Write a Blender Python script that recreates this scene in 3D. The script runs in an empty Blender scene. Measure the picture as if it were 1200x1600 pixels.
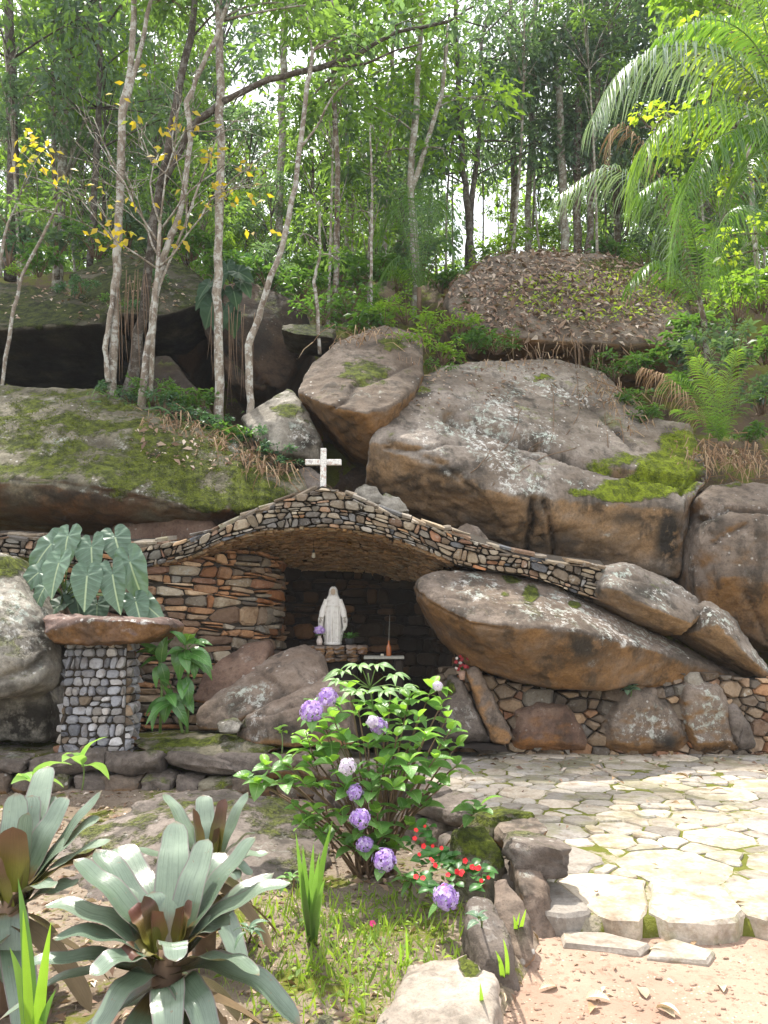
import bpy, bmesh, math, random
import numpy as np
from mathutils import Vector, Matrix, noise, geometry

scene = bpy.context.scene
C = scene.collection
R = math.radians

# ------------------------------------------------------------------ camera, sky, sun, exposure
FOC, CXP, CYP, HORIZON = 1232.0, 600.0, 800.0, 960.0      # pixels of a 1200x1600 picture
CAM_H = 1.6
TILT = math.atan((HORIZON - CYP) / FOC)
cam_data = bpy.data.cameras.new('camera')
cam = bpy.data.objects.new('camera', cam_data)
C.objects.link(cam)
cam.location = (0, 0, CAM_H)
cam.rotation_euler = (math.pi / 2 + TILT, 0, 0)
cam_data.sensor_fit = 'VERTICAL'
cam_data.sensor_height = 36.0
cam_data.lens = 36.0 * FOC / 1600.0
cam_data.clip_start = 0.05
cam_data.clip_end = 500
scene.camera = cam

SUN_DIR = Vector((-0.22, 0.36, 0.90)).normalized()         # from the place towards the sun
sun_el = math.asin(SUN_DIR.z)
sun_az = math.atan2(SUN_DIR.x, SUN_DIR.y)
world = bpy.data.worlds.new('World')
scene.world = world
world.use_nodes = True
wnt = world.node_tree
bg = wnt.nodes['Background']
sky = wnt.nodes.new('ShaderNodeTexSky')
sky.sky_type = 'NISHITA'
sky.sun_disc = False
sky.sun_elevation = sun_el
sky.sun_rotation = sun_az
sky.air_density = 1.0
sky.dust_density = 4.0
sky.ozone_density = 1.0
# thin bright cloud over the blue
tc = wnt.nodes.new('ShaderNodeTexCoord')
cn = wnt.nodes.new('ShaderNodeTexNoise'); cn.inputs['Scale'].default_value = 2.6; cn.inputs['Detail'].default_value = 5
wnt.links.new(tc.outputs['Generated'], cn.inputs['Vector'])
cr = wnt.nodes.new('ShaderNodeMapRange'); cr.inputs['From Min'].default_value = 0.3; cr.inputs['From Max'].default_value = 0.6
cr.inputs['To Min'].default_value = 0.35; cr.inputs['To Max'].default_value = 0.95
wnt.links.new(cn.outputs['Fac'], cr.inputs['Value'])
cm_ = wnt.nodes.new('ShaderNodeMix'); cm_.data_type = 'RGBA'
wnt.links.new(cr.outputs[0], cm_.inputs[0]); wnt.links.new(sky.outputs[0], cm_.inputs[6]); cm_.inputs[7].default_value = (6.6, 6.7, 6.9, 1)
wnt.links.new(cm_.outputs[2], bg.inputs[0])
bg.inputs[1].default_value = 0.15

sun_data = bpy.data.lights.new('sun', 'SUN')
sun_data.energy = 3.6
sun_data.angle = R(2.0)
sun_data.color = (1.0, 0.95, 0.86)
sun = bpy.data.objects.new('sun', sun_data)
C.objects.link(sun)
sun.rotation_euler = SUN_DIR.to_track_quat('Z', 'Y').to_euler()
sun.location = (0, 0, 30)

scene.view_settings.view_transform = 'Standard'
scene.view_settings.look = 'None'
scene.view_settings.exposure = 1.25
scene.view_settings.gamma = 1
scene.view_settings.use_curve_mapping = False
scene.render.engine = 'CYCLES'
scene.cycles.max_bounces = 7
scene.cycles.diffuse_bounces = 4
scene.cycles.glossy_bounces = 2
scene.cycles.transmission_bounces = 4
scene.cycles.transparent_max_bounces = 4
scene.cycles.use_denoising = True

# ------------------------------------------------------------------ where a pixel lies at a given distance
CT, ST = math.cos(TILT), math.sin(TILT)

def P(px, py, Y):
    dx, dy = (px - CXP) / FOC, (CYP - py) / FOC
    s = Y / (CT - ST * dy)
    return Vector((dx * s, Y, CAM_H + s * (ST + CT * dy)))

def PZ(px, py, z):
    dx, dy = (px - CXP) / FOC, (CYP - py) / FOC
    s = (z - CAM_H) / (ST + CT * dy)
    return Vector((dx * s, s * (CT - ST * dy), z))

def proj(V):
    x, y, z = V[:, 0], V[:, 1], V[:, 2] - CAM_H
    fwd = y * CT + z * ST
    up = -y * ST + z * CT
    fwd = np.maximum(fwd, 1e-3)
    return CXP + FOC * x / fwd, CYP - FOC * up / fwd

def PX(n, Y):
    return n * Y / FOC          # metres that n pixels span at distance Y

# ------------------------------------------------------------------ objects
def tag(o, label, cat, group=None):
    o['label'] = label
    o['category'] = cat
    if group:
        o['group'] = group
    return o

def thing(name, label, cat, loc=(0, 0, 0), group=None):
    o = bpy.data.objects.new(name, None)
    o.empty_display_size = 0.1
    C.objects.link(o)
    o.location = loc
    o['kind'] = 'thing'
    return tag(o, label, cat, group)

def link(name, me, mat=None, parent=None, M=None, loc=None):
    """one mesh object; M / loc are in world space, also under a parent that is only moved"""
    o = bpy.data.objects.new(name, me)
    C.objects.link(o)
    if mat is not None and len(me.materials) == 0:
        me.materials.append(mat)
    if M is None:
        M = Matrix.Translation(loc) if loc is not None else Matrix.Identity(4)
    if parent is not None:
        o.parent = parent
        base = parent
        off = Vector((0, 0, 0))
        while base is not None:
            off += base.location
            base = base.parent
        M = Matrix.Translation(-off) @ M
    o.matrix_local = M
    return o

def mesh_np(name, V, F, attrs=None, smooth=True):
    """V (n,3), F (m,k) with k equal for all faces, or a list of lists"""
    me = bpy.data.meshes.new(name)
    V = np.asarray(V, dtype=np.float32)
    if isinstance(F, np.ndarray):
        m, k = F.shape
        me.vertices.add(len(V)); me.vertices.foreach_set('co', V.ravel())
        me.loops.add(m * k); me.loops.foreach_set('vertex_index', F.astype(np.int32).ravel())
        me.polygons.add(m)
        me.polygons.foreach_set('loop_start', np.arange(0, m * k, k, dtype=np.int32))
        me.update(calc_edges=True)
    else:
        me.from_pydata([tuple(v) for v in V], [], [list(f) for f in F])
        me.update()
    if attrs:
        for k_, a in attrs.items():
            at = me.attributes.new(k_, 'FLOAT', 'POINT')
            at.data.foreach_set('value', np.asarray(a, dtype=np.float32))
    if smooth:
        me.polygons.foreach_set('use_smooth', np.ones(len(me.polygons), dtype=bool))
    return me

def recenter(me, c):
    V = np.empty(len(me.vertices) * 3, dtype=np.float32)
    me.vertices.foreach_get('co', V)
    V = V.reshape(-1, 3) - np.array(c, dtype=np.float32)
    me.vertices.foreach_set('co', V.ravel())
    me.update()
    return me

def frame(base, d, up=(0, 0, 1)):
    """matrix whose Y axis runs along d and whose Z axis leans to up"""
    y = Vector(d).normalized()
    u = Vector(up)
    x = y.cross(u)
    if x.length < 1e-4:
        x = y.cross(Vector((0.3, 1, 0.2)))
    x.normalize()
    z = x.cross(y)
    M = Matrix((x, y, z)).transposed().to_4x4()
    M.translation = Vector(base)
    return M

# ------------------------------------------------------------------ node helpers
class NT:
    def __init__(self, name):
        self.mat = bpy.data.materials.new(name)
        self.mat.use_nodes = True
        self.nt = self.mat.node_tree
        self.nt.nodes.clear()
        self.out = self.nt.nodes.new('ShaderNodeOutputMaterial')
    def node(self, t, **kw):
        n = self.nt.nodes.new(t)
        for k, v in kw.items():
            setattr(n, k, v)
        return n
    def set(self, sock, v):
        if isinstance(v, bpy.types.NodeSocket):
            self.nt.links.new(v, sock)
        elif v is not None:
            if sock.type == 'RGBA' and not hasattr(v, '__len__'):
                v = (v, v, v, 1)
            if sock.type == 'RGBA' and len(v) == 3:
                v = (*v, 1)
            sock.default_value = v
    def pos(self):
        return self.node('ShaderNodeNewGeometry').outputs['Position']
    def normal(self):
        return self.node('ShaderNodeNewGeometry').outputs['Normal']
    def objc(self):
        return self.node('ShaderNodeTexCoord').outputs['Object']
    def rand(self):
        return self.node('ShaderNodeObjectInfo').outputs['Random']
    def attr(self, name):
        return self.node('ShaderNodeAttribute', attribute_name=name).outputs['Fac']
    def xyz(self, v):
        n = self.node('ShaderNodeSeparateXYZ'); self.set(n.inputs[0], v)
        return n.outputs
    def scale(self, v, s):
        n = self.node('ShaderNodeVectorMath', operation='MULTIPLY')
        self.set(n.inputs[0], v); n.inputs[1].default_value = s if hasattr(s, '__len__') else (s, s, s)
        return n.outputs[0]
    def addv(self, a, b):
        n = self.node('ShaderNodeVectorMath', operation='ADD')
        self.set(n.inputs[0], a); self.set(n.inputs[1], b)
        return n.outputs[0]
    def noise(self, vec, scale, detail=4, rough=0.6, dist=0.0):
        n = self.node('ShaderNodeTexNoise')
        self.set(n.inputs['Vector'], vec)
        n.inputs['Scale'].default_value = scale
        n.inputs['Detail'].default_value = detail
        n.inputs['Roughness'].default_value = rough
        n.inputs['Distortion'].default_value = dist
        return n.outputs['Fac']
    def node_vec(self, vec, scale):
        n = self.node('ShaderNodeTexNoise')
        self.set(n.inputs['Vector'], vec); n.inputs['Scale'].default_value = scale; n.inputs['Detail'].default_value = 4
        return n.outputs['Color']
    def voro(self, vec, scale, feature='F1', out='Distance', rnd=1.0):
        n = self.node('ShaderNodeTexVoronoi', feature=feature)
        self.set(n.inputs['Vector'], vec)
        n.inputs['Scale'].default_value = scale
        n.inputs['Randomness'].default_value = rnd
        return n.outputs[out]
    def math(self, op, a, b=None, c=None):
        n = self.node('ShaderNodeMath', operation=op)
        self.set(n.inputs[0], a)
        if b is not None: self.set(n.inputs[1], b)
        if c is not None: self.set(n.inputs[2], c)
        return n.outputs[0]
    def step(self, v, a, b):
        n = self.node('ShaderNodeMapRange', interpolation_type='SMOOTHSTEP')
        self.set(n.inputs['Value'], v)
        n.inputs['From Min'].default_value = a
        n.inputs['From Max'].default_value = b
        return n.outputs[0]
    def ramp(self, fac, stops, interp='LINEAR'):
        n = self.node('ShaderNodeValToRGB')
        cr = n.color_ramp
        cr.interpolation = interp
        while len(cr.elements) < len(stops):
            cr.elements.new(0.5)
        for e, (p, c) in zip(cr.elements, stops):
            e.position = p
            e.color = (*c, 1) if len(c) == 3 else c
        self.set(n.inputs[0], fac)
        return n.outputs[0]
    def mix(self, fac, a, b, blend='MIX'):
        n = self.node('ShaderNodeMix', data_type='RGBA', blend_type=blend)
        self.set(n.inputs[0], fac); self.set(n.inputs[6], a); self.set(n.inputs[7], b)
        return n.outputs[2]
    def bump(self, h, strength=0.5, dist=0.02, normal=None):
        n = self.node('ShaderNodeBump')
        n.inputs['Strength'].default_value = strength
        n.inputs['Distance'].default_value = dist
        self.set(n.inputs['Height'], h)
        if normal is not None: self.set(n.inputs['Normal'], normal)
        return n.outputs[0]
    def principled(self, color, rough=0.8, normal=None, spec=0.3, **kw):
        n = self.node('ShaderNodeBsdfPrincipled')
        self.set(n.inputs['Base Color'], color)
        self.set(n.inputs['Roughness'], rough)
        self.set(n.inputs['Specular IOR Level'], spec)
        if normal is not None: self.set(n.inputs['Normal'], normal)
        for k, v in kw.items():
            self.set(n.inputs[k], v)
        return n.outputs[0]
    def done(self, sh):
        self.nt.links.new(sh, self.out.inputs[0])
        return self.mat

# ------------------------------------------------------------------ materials
def rock_mat(name, c1, c2, under=None, stain=0.6, lichen=0.5, moss=0.5, moss_col=((0.04, 0.05, 0.008), (0.13, 0.155, 0.018)), moss_lo=0.35, bump=1.0, gscale=1.0, dark=(0.035, 0.03, 0.024)):
    m = NT(name)
    p = m.pos()
    nz = m.xyz(m.normal())[2]
    big = m.noise(p, 1.1 * gscale, 5, 0.62, 0.3)
    med = m.noise(p, 5 * gscale, 5, 0.65)
    fine = m.noise(p, 34, 8, 0.8)
    col = m.mix(m.step(big, 0.36, 0.62), c1, c2)
    col = m.mix(m.math('MULTIPLY', m.step(med, 0.56, 0.70), 0.55), col, tuple(x * 0.5 for x in c1))
    mott = m.noise(p, 2.6 * gscale, 6, 0.75, 0.5)
    col = m.mix(m.math('MULTIPLY', m.step(mott, 0.5, 0.64), 0.5), col, tuple(x * 0.42 for x in c2))
    wp = m.addv(p, m.scale(m.node_vec(p, 1.7), (0.5, 0.5, 0.5)))
    crk = m.math('MULTIPLY', m.step(m.voro(wp, 1.15 * gscale, feature='DISTANCE_TO_EDGE'), 0.02, 0.004), m.step(m.noise(p, 0.9, 3), 0.60, 0.68))
    col = m.mix(m.math('MULTIPLY', crk, 0.45), col, (0.03, 0.025, 0.02))
    pit = m.noise(p, 17, 8, 0.82)
    col = m.mix(m.math('MULTIPLY', m.step(pit, 0.54, 0.62), 0.7), col, tuple(x * 0.4 for x in c1))
    # bedding streaks
    st = m.noise(m.scale(p, (0.7, 0.7, 5.0)), 1.6, 4, 0.6, 0.4)
    col = m.mix(m.math('MULTIPLY', m.step(st, 0.5, 0.72), 0.45), col, tuple(x * 0.62 for x in c1))
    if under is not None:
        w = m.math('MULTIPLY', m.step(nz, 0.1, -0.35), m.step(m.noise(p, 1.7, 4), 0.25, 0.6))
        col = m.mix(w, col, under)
    # dark weather stains running down
    sv = m.noise(m.scale(p, (2.2, 2.2, 0.5)), 1.3, 5, 0.65, 0.2)
    w = m.math('MULTIPLY', m.math('MULTIPLY', m.step(sv, 0.48, 0.62), m.step(med, 0.34, 0.58)), stain)
    w = m.math('MAXIMUM', w, m.math('MULTIPLY', m.attr('stain'), m.step(med, 0.3, 0.55)))
    col = m.mix(w, col, dark)
    col = m.mix(m.math('MULTIPLY', m.attr('crack'), 0.85), col, (0.025, 0.02, 0.016))
    # lichen: pale crusts in drifts
    lm = m.step(m.math('ADD', m.noise(p, 1.9, 6, 0.7, 0.3), m.math('MULTIPLY', m.attr('lichen'), 0.2)), 0.55, 0.72)
    ls = m.step(m.noise(p, 13, 6, 0.78, 0.3), 0.50, 0.58)
    up = m.step(nz, -0.35, 0.1)
    w = m.math('MULTIPLY', m.math('MULTIPLY', m.math('MULTIPLY', lm, ls), up), lichen)
    col = m.mix(w, col, m.mix(m.step(m.noise(p, 2.5), 0.4, 0.6), (0.56, 0.54, 0.50), (0.42, 0.46, 0.40)))
    sp = m.step(m.voro(p, 11, out='Distance'), 0.2, 0.12)
    w = m.math('MULTIPLY', m.math('MULTIPLY', sp, m.step(m.noise(p, 2.3, 3), 0.5, 0.62)), lichen)
    col = m.mix(m.math('MULTIPLY', w, up), col, (0.52, 0.5, 0.46))
    # moss on upward faces and where it was set
    mn = m.noise(p, 2.2, 6, 0.7, 0.2)
    mu = m.math('MULTIPLY', m.step(nz, moss_lo, moss_lo + 0.35), m.step(mn, 0.62 - 0.22 * moss, 0.72 - 0.2 * moss))
    mu = m.math('MULTIPLY', mu, min(1.0, moss * 1.4))
    mb = m.step(m.math('ADD', m.attr('moss'), m.math('MULTIPLY', m.math('SUBTRACT', mn, 0.5), 1.6)), 0.42, 0.62)
    mw = m.math('MAXIMUM', mu, mb)
    mcol = m.mix(m.step(m.noise(p, 9, 4, 0.7), 0.35, 0.65), moss_col[0], moss_col[1])
    mw = m.math('MULTIPLY', mw, m.step(fine, 0.28, 0.46))
    col = m.mix(mw, col, mcol)
    col = m.mix(0.65, col, m.mix(1.0, col, m.ramp(fine, [(0.3, (0.3, 0.3, 0.3)), (0.7, (1.6, 1.6, 1.6))]), 'MULTIPLY'))
    h = m.math('ADD', m.math('MULTIPLY', med, 0.7), m.math('ADD', m.math('MULTIPLY', fine, 0.4), m.math('SUBTRACT', m.math('MULTIPLY', pit, -0.45), m.math('MULTIPLY', crk, 0.25))))
    h = m.math('SUBTRACT', h, m.attr('crack'))
    h = m.math('ADD', h, m.math('MULTIPLY', mott, 0.5))
    h = m.math('ADD', h, m.math('MULTIPLY', mw, m.math('ADD', m.noise(p, 60, 3), 0.4)))
    b = m.bump(h, bump, 0.035)
    return m.done(m.principled(col, 0.88, b, 0.22))

def stone_mat(name, stops, lichen=0.25, bump=0.6, wet=0.0, flagmoss=0.0):
    """masonry: every stone takes its own colour from the object's random number"""
    m = NT(name)
    p = m.pos()
    r = m.rand()
    col = m.ramp(r, stops, 'CONSTANT')
    off = m.addv(p, m.scale(r, (7.0, 3.0, 5.0)))
    med = m.noise(off, 7, 5, 0.65, 0.3)
    fine = m.noise(off, 45, 4, 0.7)
    r2 = m.math('FRACT', m.math('MULTIPLY', r, 37.3))
    col = m.mix(1.0, col, m.ramp(r2, [(0, (0.62, 0.62, 0.64)), (0.5, (1, 1, 1)), (1, (1.4, 1.32, 1.2))]), 'MULTIPLY')
    col = m.mix(m.step(med, 0.45, 0.75), col, m.mix(1.0, col, (0.55, 0.47, 0.40), 'MULTIPLY'))
    w = m.math('MULTIPLY', m.step(m.noise(p, 14, 5, 0.75), 0.56, 0.66), lichen)
    col = m.mix(w, col, (0.45, 0.44, 0.40))
    col = m.mix(0.5, col, m.mix(1.0, col, m.ramp(fine, [(0.25, (0.45, 0.45, 0.45)), (0.75, (1.4, 1.4, 1.4))]), 'MULTIPLY'))
    if flagmoss:
        w = m.math('MULTIPLY', m.step(m.math('ADD', m.noise(p, 1.5, 5, 0.7), m.math('MULTIPLY', m.noise(p, 26, 3), 0.25)), 0.60, 0.74), flagmoss)
        col = m.mix(w, col, m.mix(m.noise(p, 12, 3), (0.11, 0.11, 0.03), (0.22, 0.205, 0.08)))
        col = m.mix(m.math('MULTIPLY', m.step(m.noise(p, 3.1, 5, 0.7), 0.5, 0.7), 0.55), col, (0.15, 0.12, 0.09))
    h = m.math('ADD', m.math('MULTIPLY', med, 0.7), m.math('MULTIPLY', fine, 0.3))
    return m.done(m.principled(col, 0.85 - wet * 0.3, m.bump(h, bump, 0.02), 0.3))

def soil_mat(name, c1, c2, c3, moss=0.0, grit=0.5):
    m = NT(name)
    p = m.pos()
    a = m.noise(p, 1.4, 5, 0.6, 0.2)
    b = m.noise(p, 22, 5, 0.72)
    col = m.mix(m.step(a, 0.35, 0.65), c1, c2)
    col = m.mix(m.math('MULTIPLY', m.step(b, 0.52, 0.66), 0.7), col, c3)
    peb = m.voro(p, 46)
    col = m.mix(m.math('MULTIPLY', m.step(peb, 0.28, 0.15), m.step(m.noise(p, 6), 0.5, 0.6)), col, tuple(min(1, x * 1.5) for x in c2))
    if moss:
        w = m.step(m.math('ADD', m.noise(p, 1.9, 5, 0.7), m.math('MULTIPLY', m.noise(p, 30, 3), 0.25)), 0.72 - moss * 0.25, 0.82 - moss * 0.25)
        col = m.mix(w, col, m.mix(m.noise(p, 12, 3), (0.07, 0.085, 0.012), (0.17, 0.17, 0.035)))
    h = m.math('ADD', m.math('MULTIPLY', b, 0.6), m.math('MULTIPLY', m.noise(p, 70, 3), 0.5))
    return m.done(m.principled(col, 0.95, m.bump(h, grit, 0.03), 0.12))

def leaf_mat(name, stops, trans=(0.20, 0.32, 0.04), tw=0.35, rough=0.42, spec=0.45):
    """small leaves: 'tint' runs over the colours from leaf to leaf"""
    m = NT(name)
    t = m.attr('tint')
    col = m.ramp(t, stops)
    p = m.principled(col, rough, None, spec)
    tr = m.node('ShaderNodeBsdfTranslucent')
    m.set(tr.inputs[0], m.mix(0.6, m.mix(1.0, col, (2.2, 2.4, 1.2), 'MULTIPLY'), trans))
    mx = m.node('ShaderNodeMixShader')
    mx.inputs[0].default_value = tw
    m.nt.links.new(p, mx.inputs[1]); m.nt.links.new(tr.outputs[0], mx.inputs[2])
    return m.done(mx.outputs[0])

def blade_mat(name, base, tip, rib=None, trans=(0.2, 0.3, 0.05), tw=0.2, rough=0.4, spec=0.5, veins=0.0, streak=0.0, heart=None, edge=None, tipc=None, under=None):
    """broad leaves: 'along' 0..1 from stalk to tip, 'across' -1..1 over the midrib"""
    m = NT(name)
    al, ac = m.attr('along'), m.attr('across')
    aa = m.math('ABSOLUTE', ac)
    r = m.rand()
    col = m.mix(m.step(al, 0.0, 0.9), base, tip)
    col = m.mix(1.0, col, m.ramp(r, [(0, (0.72, 0.76, 0.7)), (1, (1.25, 1.2, 1.15))]), 'MULTIPLY')
    n = m.noise(m.pos(), 14, 4, 0.6)
    col = m.mix(0.5, col, m.mix(1.0, col, m.ramp(n, [(0.3, (0.7, 0.72, 0.7)), (0.7, (1.25, 1.25, 1.2))]), 'MULTIPLY'))
    if heart is not None:                                  # another colour near the base of the leaf
        hw = m.math('MULTIPLY', m.step(m.math('ADD', al, m.math('MULTIPLY', m.math('SUBTRACT', n, 0.5), 0.25)), heart[1], heart[1] * 0.45), 0.95)
        col = m.mix(hw, col, heart[0])
    h = n
    if streak:
        cm = m.node('ShaderNodeCombineXYZ')
        m.set(cm.inputs[0], m.math('MULTIPLY', ac, 6.0)); m.set(cm.inputs[1], m.math('MULTIPLY', al, 1.2)); m.set(cm.inputs[2], m.math('MULTIPLY', r, 20.0))
        s = m.noise(cm.outputs[0], 2.2, 4, 0.7)
        col = m.mix(m.math('MULTIPLY', m.step(s, 0.45, 0.75), streak), col, m.mix(1.0, col, (0.5, 0.52, 0.5), 'MULTIPLY'))
        h = m.math('ADD', h, s)
    if veins:
        w = m.math('SINE', m.math('MULTIPLY', m.math('SUBTRACT', al, m.math('MULTIPLY', aa, 0.16)), 62.0))
        col = m.mix(m.math('MULTIPLY', m.step(w, 0.8, 1.0), veins), col, tuple(min(1, x * 1.9) for x in base))
        h = m.math('ADD', h, m.math('MULTIPLY', w, 0.35))
    if tipc is not None:
        col = m.mix(m.math('MULTIPLY', m.step(m.math('ADD', al, m.math('MULTIPLY', n, 0.12)), 1.0, 1.06), 0.8), col, tipc)
        col = m.mix(m.math('MULTIPLY', m.step(m.noise(m.pos(), 55, 3, 0.7), 0.66, 0.72), 0.6), col, tipc)
    if under is not None:
        bf = m.node('ShaderNodeNewGeometry').outputs['Backfacing']
        col = m.mix(m.math('MULTIPLY', bf, 0.8), col, under)
    if edge is not None:
        col = m.mix(m.step(aa, 0.86, 1.0), col, edge)
    if rib is not None:
        col = m.mix(m.step(aa, 0.075, 0.03), col, rib)
    p = m.principled(col, rough, m.bump(h, 0.25, 0.01), spec)
    tr = m.node('ShaderNodeBsdfTranslucent')
    m.set(tr.inputs[0], m.mix(0.5, m.mix(1.0, col, (1.6, 1.8, 1.0), 'MULTIPLY'), trans))
    mx = m.node('ShaderNodeMixShader')
    mx.inputs[0].default_value = tw
    m.nt.links.new(p, mx.inputs[1]); m.nt.links.new(tr.outputs[0], mx.inputs[2])
    return m.done(mx.outputs[0])

def bark_mat(name, c1, c2, lichen=0.4):
    m = NT(name)
    p = m.pos()
    a = m.noise(m.scale(p, (1, 1, 0.45)), 7, 5, 0.7, 0.4)
    b = m.noise(m.scale(p, (1, 1, 0.35)), 40, 4, 0.7)
    col = m.mix(m.step(a, 0.38, 0.62), c1, c2)
    w = m.math('MULTIPLY', m.step(m.noise(p, 9, 5, 0.75), 0.48, 0.58), lichen)
    col = m.mix(w, col, (0.50, 0.50, 0.46))
    col = m.mix(m.math('MULTIPLY', m.step(b, 0.55, 0.7), 0.6), col, tuple(x * 0.35 for x in c1))
    return m.done(m.principled(col, 0.9, m.bump(b, 0.5, 0.02), 0.2))

def plain_mat(name, c, rough=0.6, nscale=18, var=0.25, spec=0.3, bump=0.15, **kw):
    m = NT(name)
    n = m.noise(m.objc(), nscale, 4, 0.65)
    col = m.mix(1.0, c, m.ramp(n, [(0.3, (1 - var,) * 3), (0.7, (1 + var,) * 3)]), 'MULTIPLY')
    return m.done(m.principled(col, rough, m.bump(n, bump, 0.01), spec, **kw))

M = {}
MOSS_BRIGHT = ((0.09, 0.115, 0.01), (0.24, 0.30, 0.02))
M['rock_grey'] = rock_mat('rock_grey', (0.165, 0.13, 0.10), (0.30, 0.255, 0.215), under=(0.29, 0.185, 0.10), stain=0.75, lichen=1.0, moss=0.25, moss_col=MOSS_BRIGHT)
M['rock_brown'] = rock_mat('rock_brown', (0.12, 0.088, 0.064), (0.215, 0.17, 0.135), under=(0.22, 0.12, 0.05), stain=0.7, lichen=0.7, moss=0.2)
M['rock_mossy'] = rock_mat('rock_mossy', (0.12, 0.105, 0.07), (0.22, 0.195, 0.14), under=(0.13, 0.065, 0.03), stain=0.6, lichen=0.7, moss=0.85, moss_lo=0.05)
M['rock_cave_shade'] = rock_mat('rock_cave_shade', (0.03, 0.022, 0.016), (0.085, 0.055, 0.036), under=(0.06, 0.034, 0.02), stain=0.8, lichen=0.15, moss=0.5, moss_lo=0.3)  # shade under the overhang is put into these near-black colours
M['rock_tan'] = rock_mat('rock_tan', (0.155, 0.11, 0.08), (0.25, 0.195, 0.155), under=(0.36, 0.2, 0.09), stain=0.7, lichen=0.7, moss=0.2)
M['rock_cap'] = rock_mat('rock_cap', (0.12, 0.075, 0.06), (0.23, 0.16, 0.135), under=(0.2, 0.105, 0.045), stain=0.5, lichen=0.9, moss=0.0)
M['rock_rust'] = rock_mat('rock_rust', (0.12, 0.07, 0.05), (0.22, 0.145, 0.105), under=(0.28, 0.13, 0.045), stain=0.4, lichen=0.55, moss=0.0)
M['rock_pale'] = rock_mat('rock_pale', (0.20, 0.175, 0.14), (0.35, 0.32, 0.27), stain=0.7, lichen=0.8, moss=0.5)
M['rock_slab'] = rock_mat('rock_slab', (0.07, 0.062, 0.04), (0.12, 0.105, 0.07), under=(0.022, 0.017, 0.013), stain=0.7, lichen=0.3, moss=1.0, moss_lo=0.0, moss_col=((0.015, 0.02, 0.006), (0.065, 0.08, 0.014)))  # dark under tone: shade beneath the slab put into the colour
M['rock_sunlit'] = rock_mat('rock_sunlit', (0.30, 0.25, 0.20), (0.46, 0.40, 0.34), stain=0.4, lichen=0.5, moss=0.2)  # lighter copy of rock_pale, sunlight put into its colours
M['rock_ground'] = rock_mat('rock_ground', (0.13, 0.105, 0.09), (0.21, 0.175, 0.15), stain=0.7, lichen=0.4, moss=0.6)
M['rock_dark'] = rock_mat('rock_dark', (0.10, 0.08, 0.065), (0.20, 0.165, 0.14), stain=0.5, lichen=0.35, moss=0.4)
M['st_roof'] = stone_mat('stone_roof', [(0, (0.23, 0.18, 0.13)), (0.2, (0.16, 0.14, 0.12)), (0.36, (0.29, 0.235, 0.17)), (0.52, (0.19, 0.145, 0.10)), (0.66, (0.25, 0.22, 0.175)), (0.82, (0.27, 0.175, 0.115)), (0.95, (0.17, 0.165, 0.16))], 0.5)
M['st_slate'] = stone_mat('stone_slate', [(0, (0.15, 0.155, 0.165)), (0.4, (0.22, 0.20, 0.17)), (0.7, (0.11, 0.115, 0.125)), (0.88, (0.26, 0.24, 0.215))], 0.3)
M['st_rust'] = stone_mat('stone_rust', [(0, (0.36, 0.20, 0.105)), (0.3, (0.42, 0.28, 0.17)), (0.55, (0.30, 0.14, 0.065)), (0.75, (0.22, 0.14, 0.09)), (0.9, (0.46, 0.34, 0.23))], 0.12)
M['st_brown'] = stone_mat('stone_brown', [(0, (0.20, 0.15, 0.105)), (0.3, (0.13, 0.105, 0.08)), (0.6, (0.29, 0.21, 0.14)), (0.85, (0.22, 0.12, 0.075))], 0.2)
M['st_tan'] = stone_mat('stone_tan', [(0, (0.30, 0.25, 0.185)), (0.3, (0.24, 0.195, 0.14)), (0.6, (0.34, 0.29, 0.22)), (0.85, (0.25, 0.23, 0.19))], 0.5)
M['st_inner_shade'] = stone_mat('stone_inner_shade', [(0, (0.04, 0.028, 0.018)), (0.4, (0.06, 0.036, 0.02)), (0.7, (0.03, 0.022, 0.016)), (0.92, (0.13, 0.07, 0.035))], 0.02)  # shade of the deep niche is put into the stone colours
M['st_grey'] = stone_mat('stone_grey', [(0, (0.33, 0.33, 0.35)), (0.3, (0.44, 0.44, 0.46)), (0.6, (0.26, 0.265, 0.285)), (0.85, (0.37, 0.34, 0.31))], 0.5)
M['st_flag'] = stone_mat('stone_flag', [(0, (0.38, 0.34, 0.285)), (0.35, (0.45, 0.41, 0.355)), (0.7, (0.32, 0.285, 0.235)), (0.9, (0.43, 0.375, 0.31))], 0.35, 0.7, flagmoss=0.5)
M['mortar'] = plain_mat('mortar', (0.05, 0.04, 0.03), 0.95, 30)
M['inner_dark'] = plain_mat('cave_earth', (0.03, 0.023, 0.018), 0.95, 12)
M['soil'] = soil_mat('soil_red', (0.29, 0.195, 0.145), (0.37, 0.265, 0.20), (0.21, 0.135, 0.095))
M['bed'] = soil_mat('soil_bed', (0.17, 0.13, 0.095), (0.27, 0.215, 0.165), (0.10, 0.075, 0.05), moss=0.3, grit=0.8)
M['grout'] = soil_mat('terrace_joint', (0.27, 0.235, 0.17), (0.36, 0.315, 0.24), (0.20, 0.17, 0.12), moss=0.7, grit=0.6)
M['hill'] = soil_mat('forest_floor', (0.075, 0.055, 0.035), (0.12, 0.085, 0.055), (0.17, 0.12, 0.08), moss=0.5, grit=1.0)
# ------------------------------------------------------------------ ground
def sstep(a, b, x):
    t = np.clip((x - a) / (b - a), 0, 1)
    return t * t * (3 - 2 * t)

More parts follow.
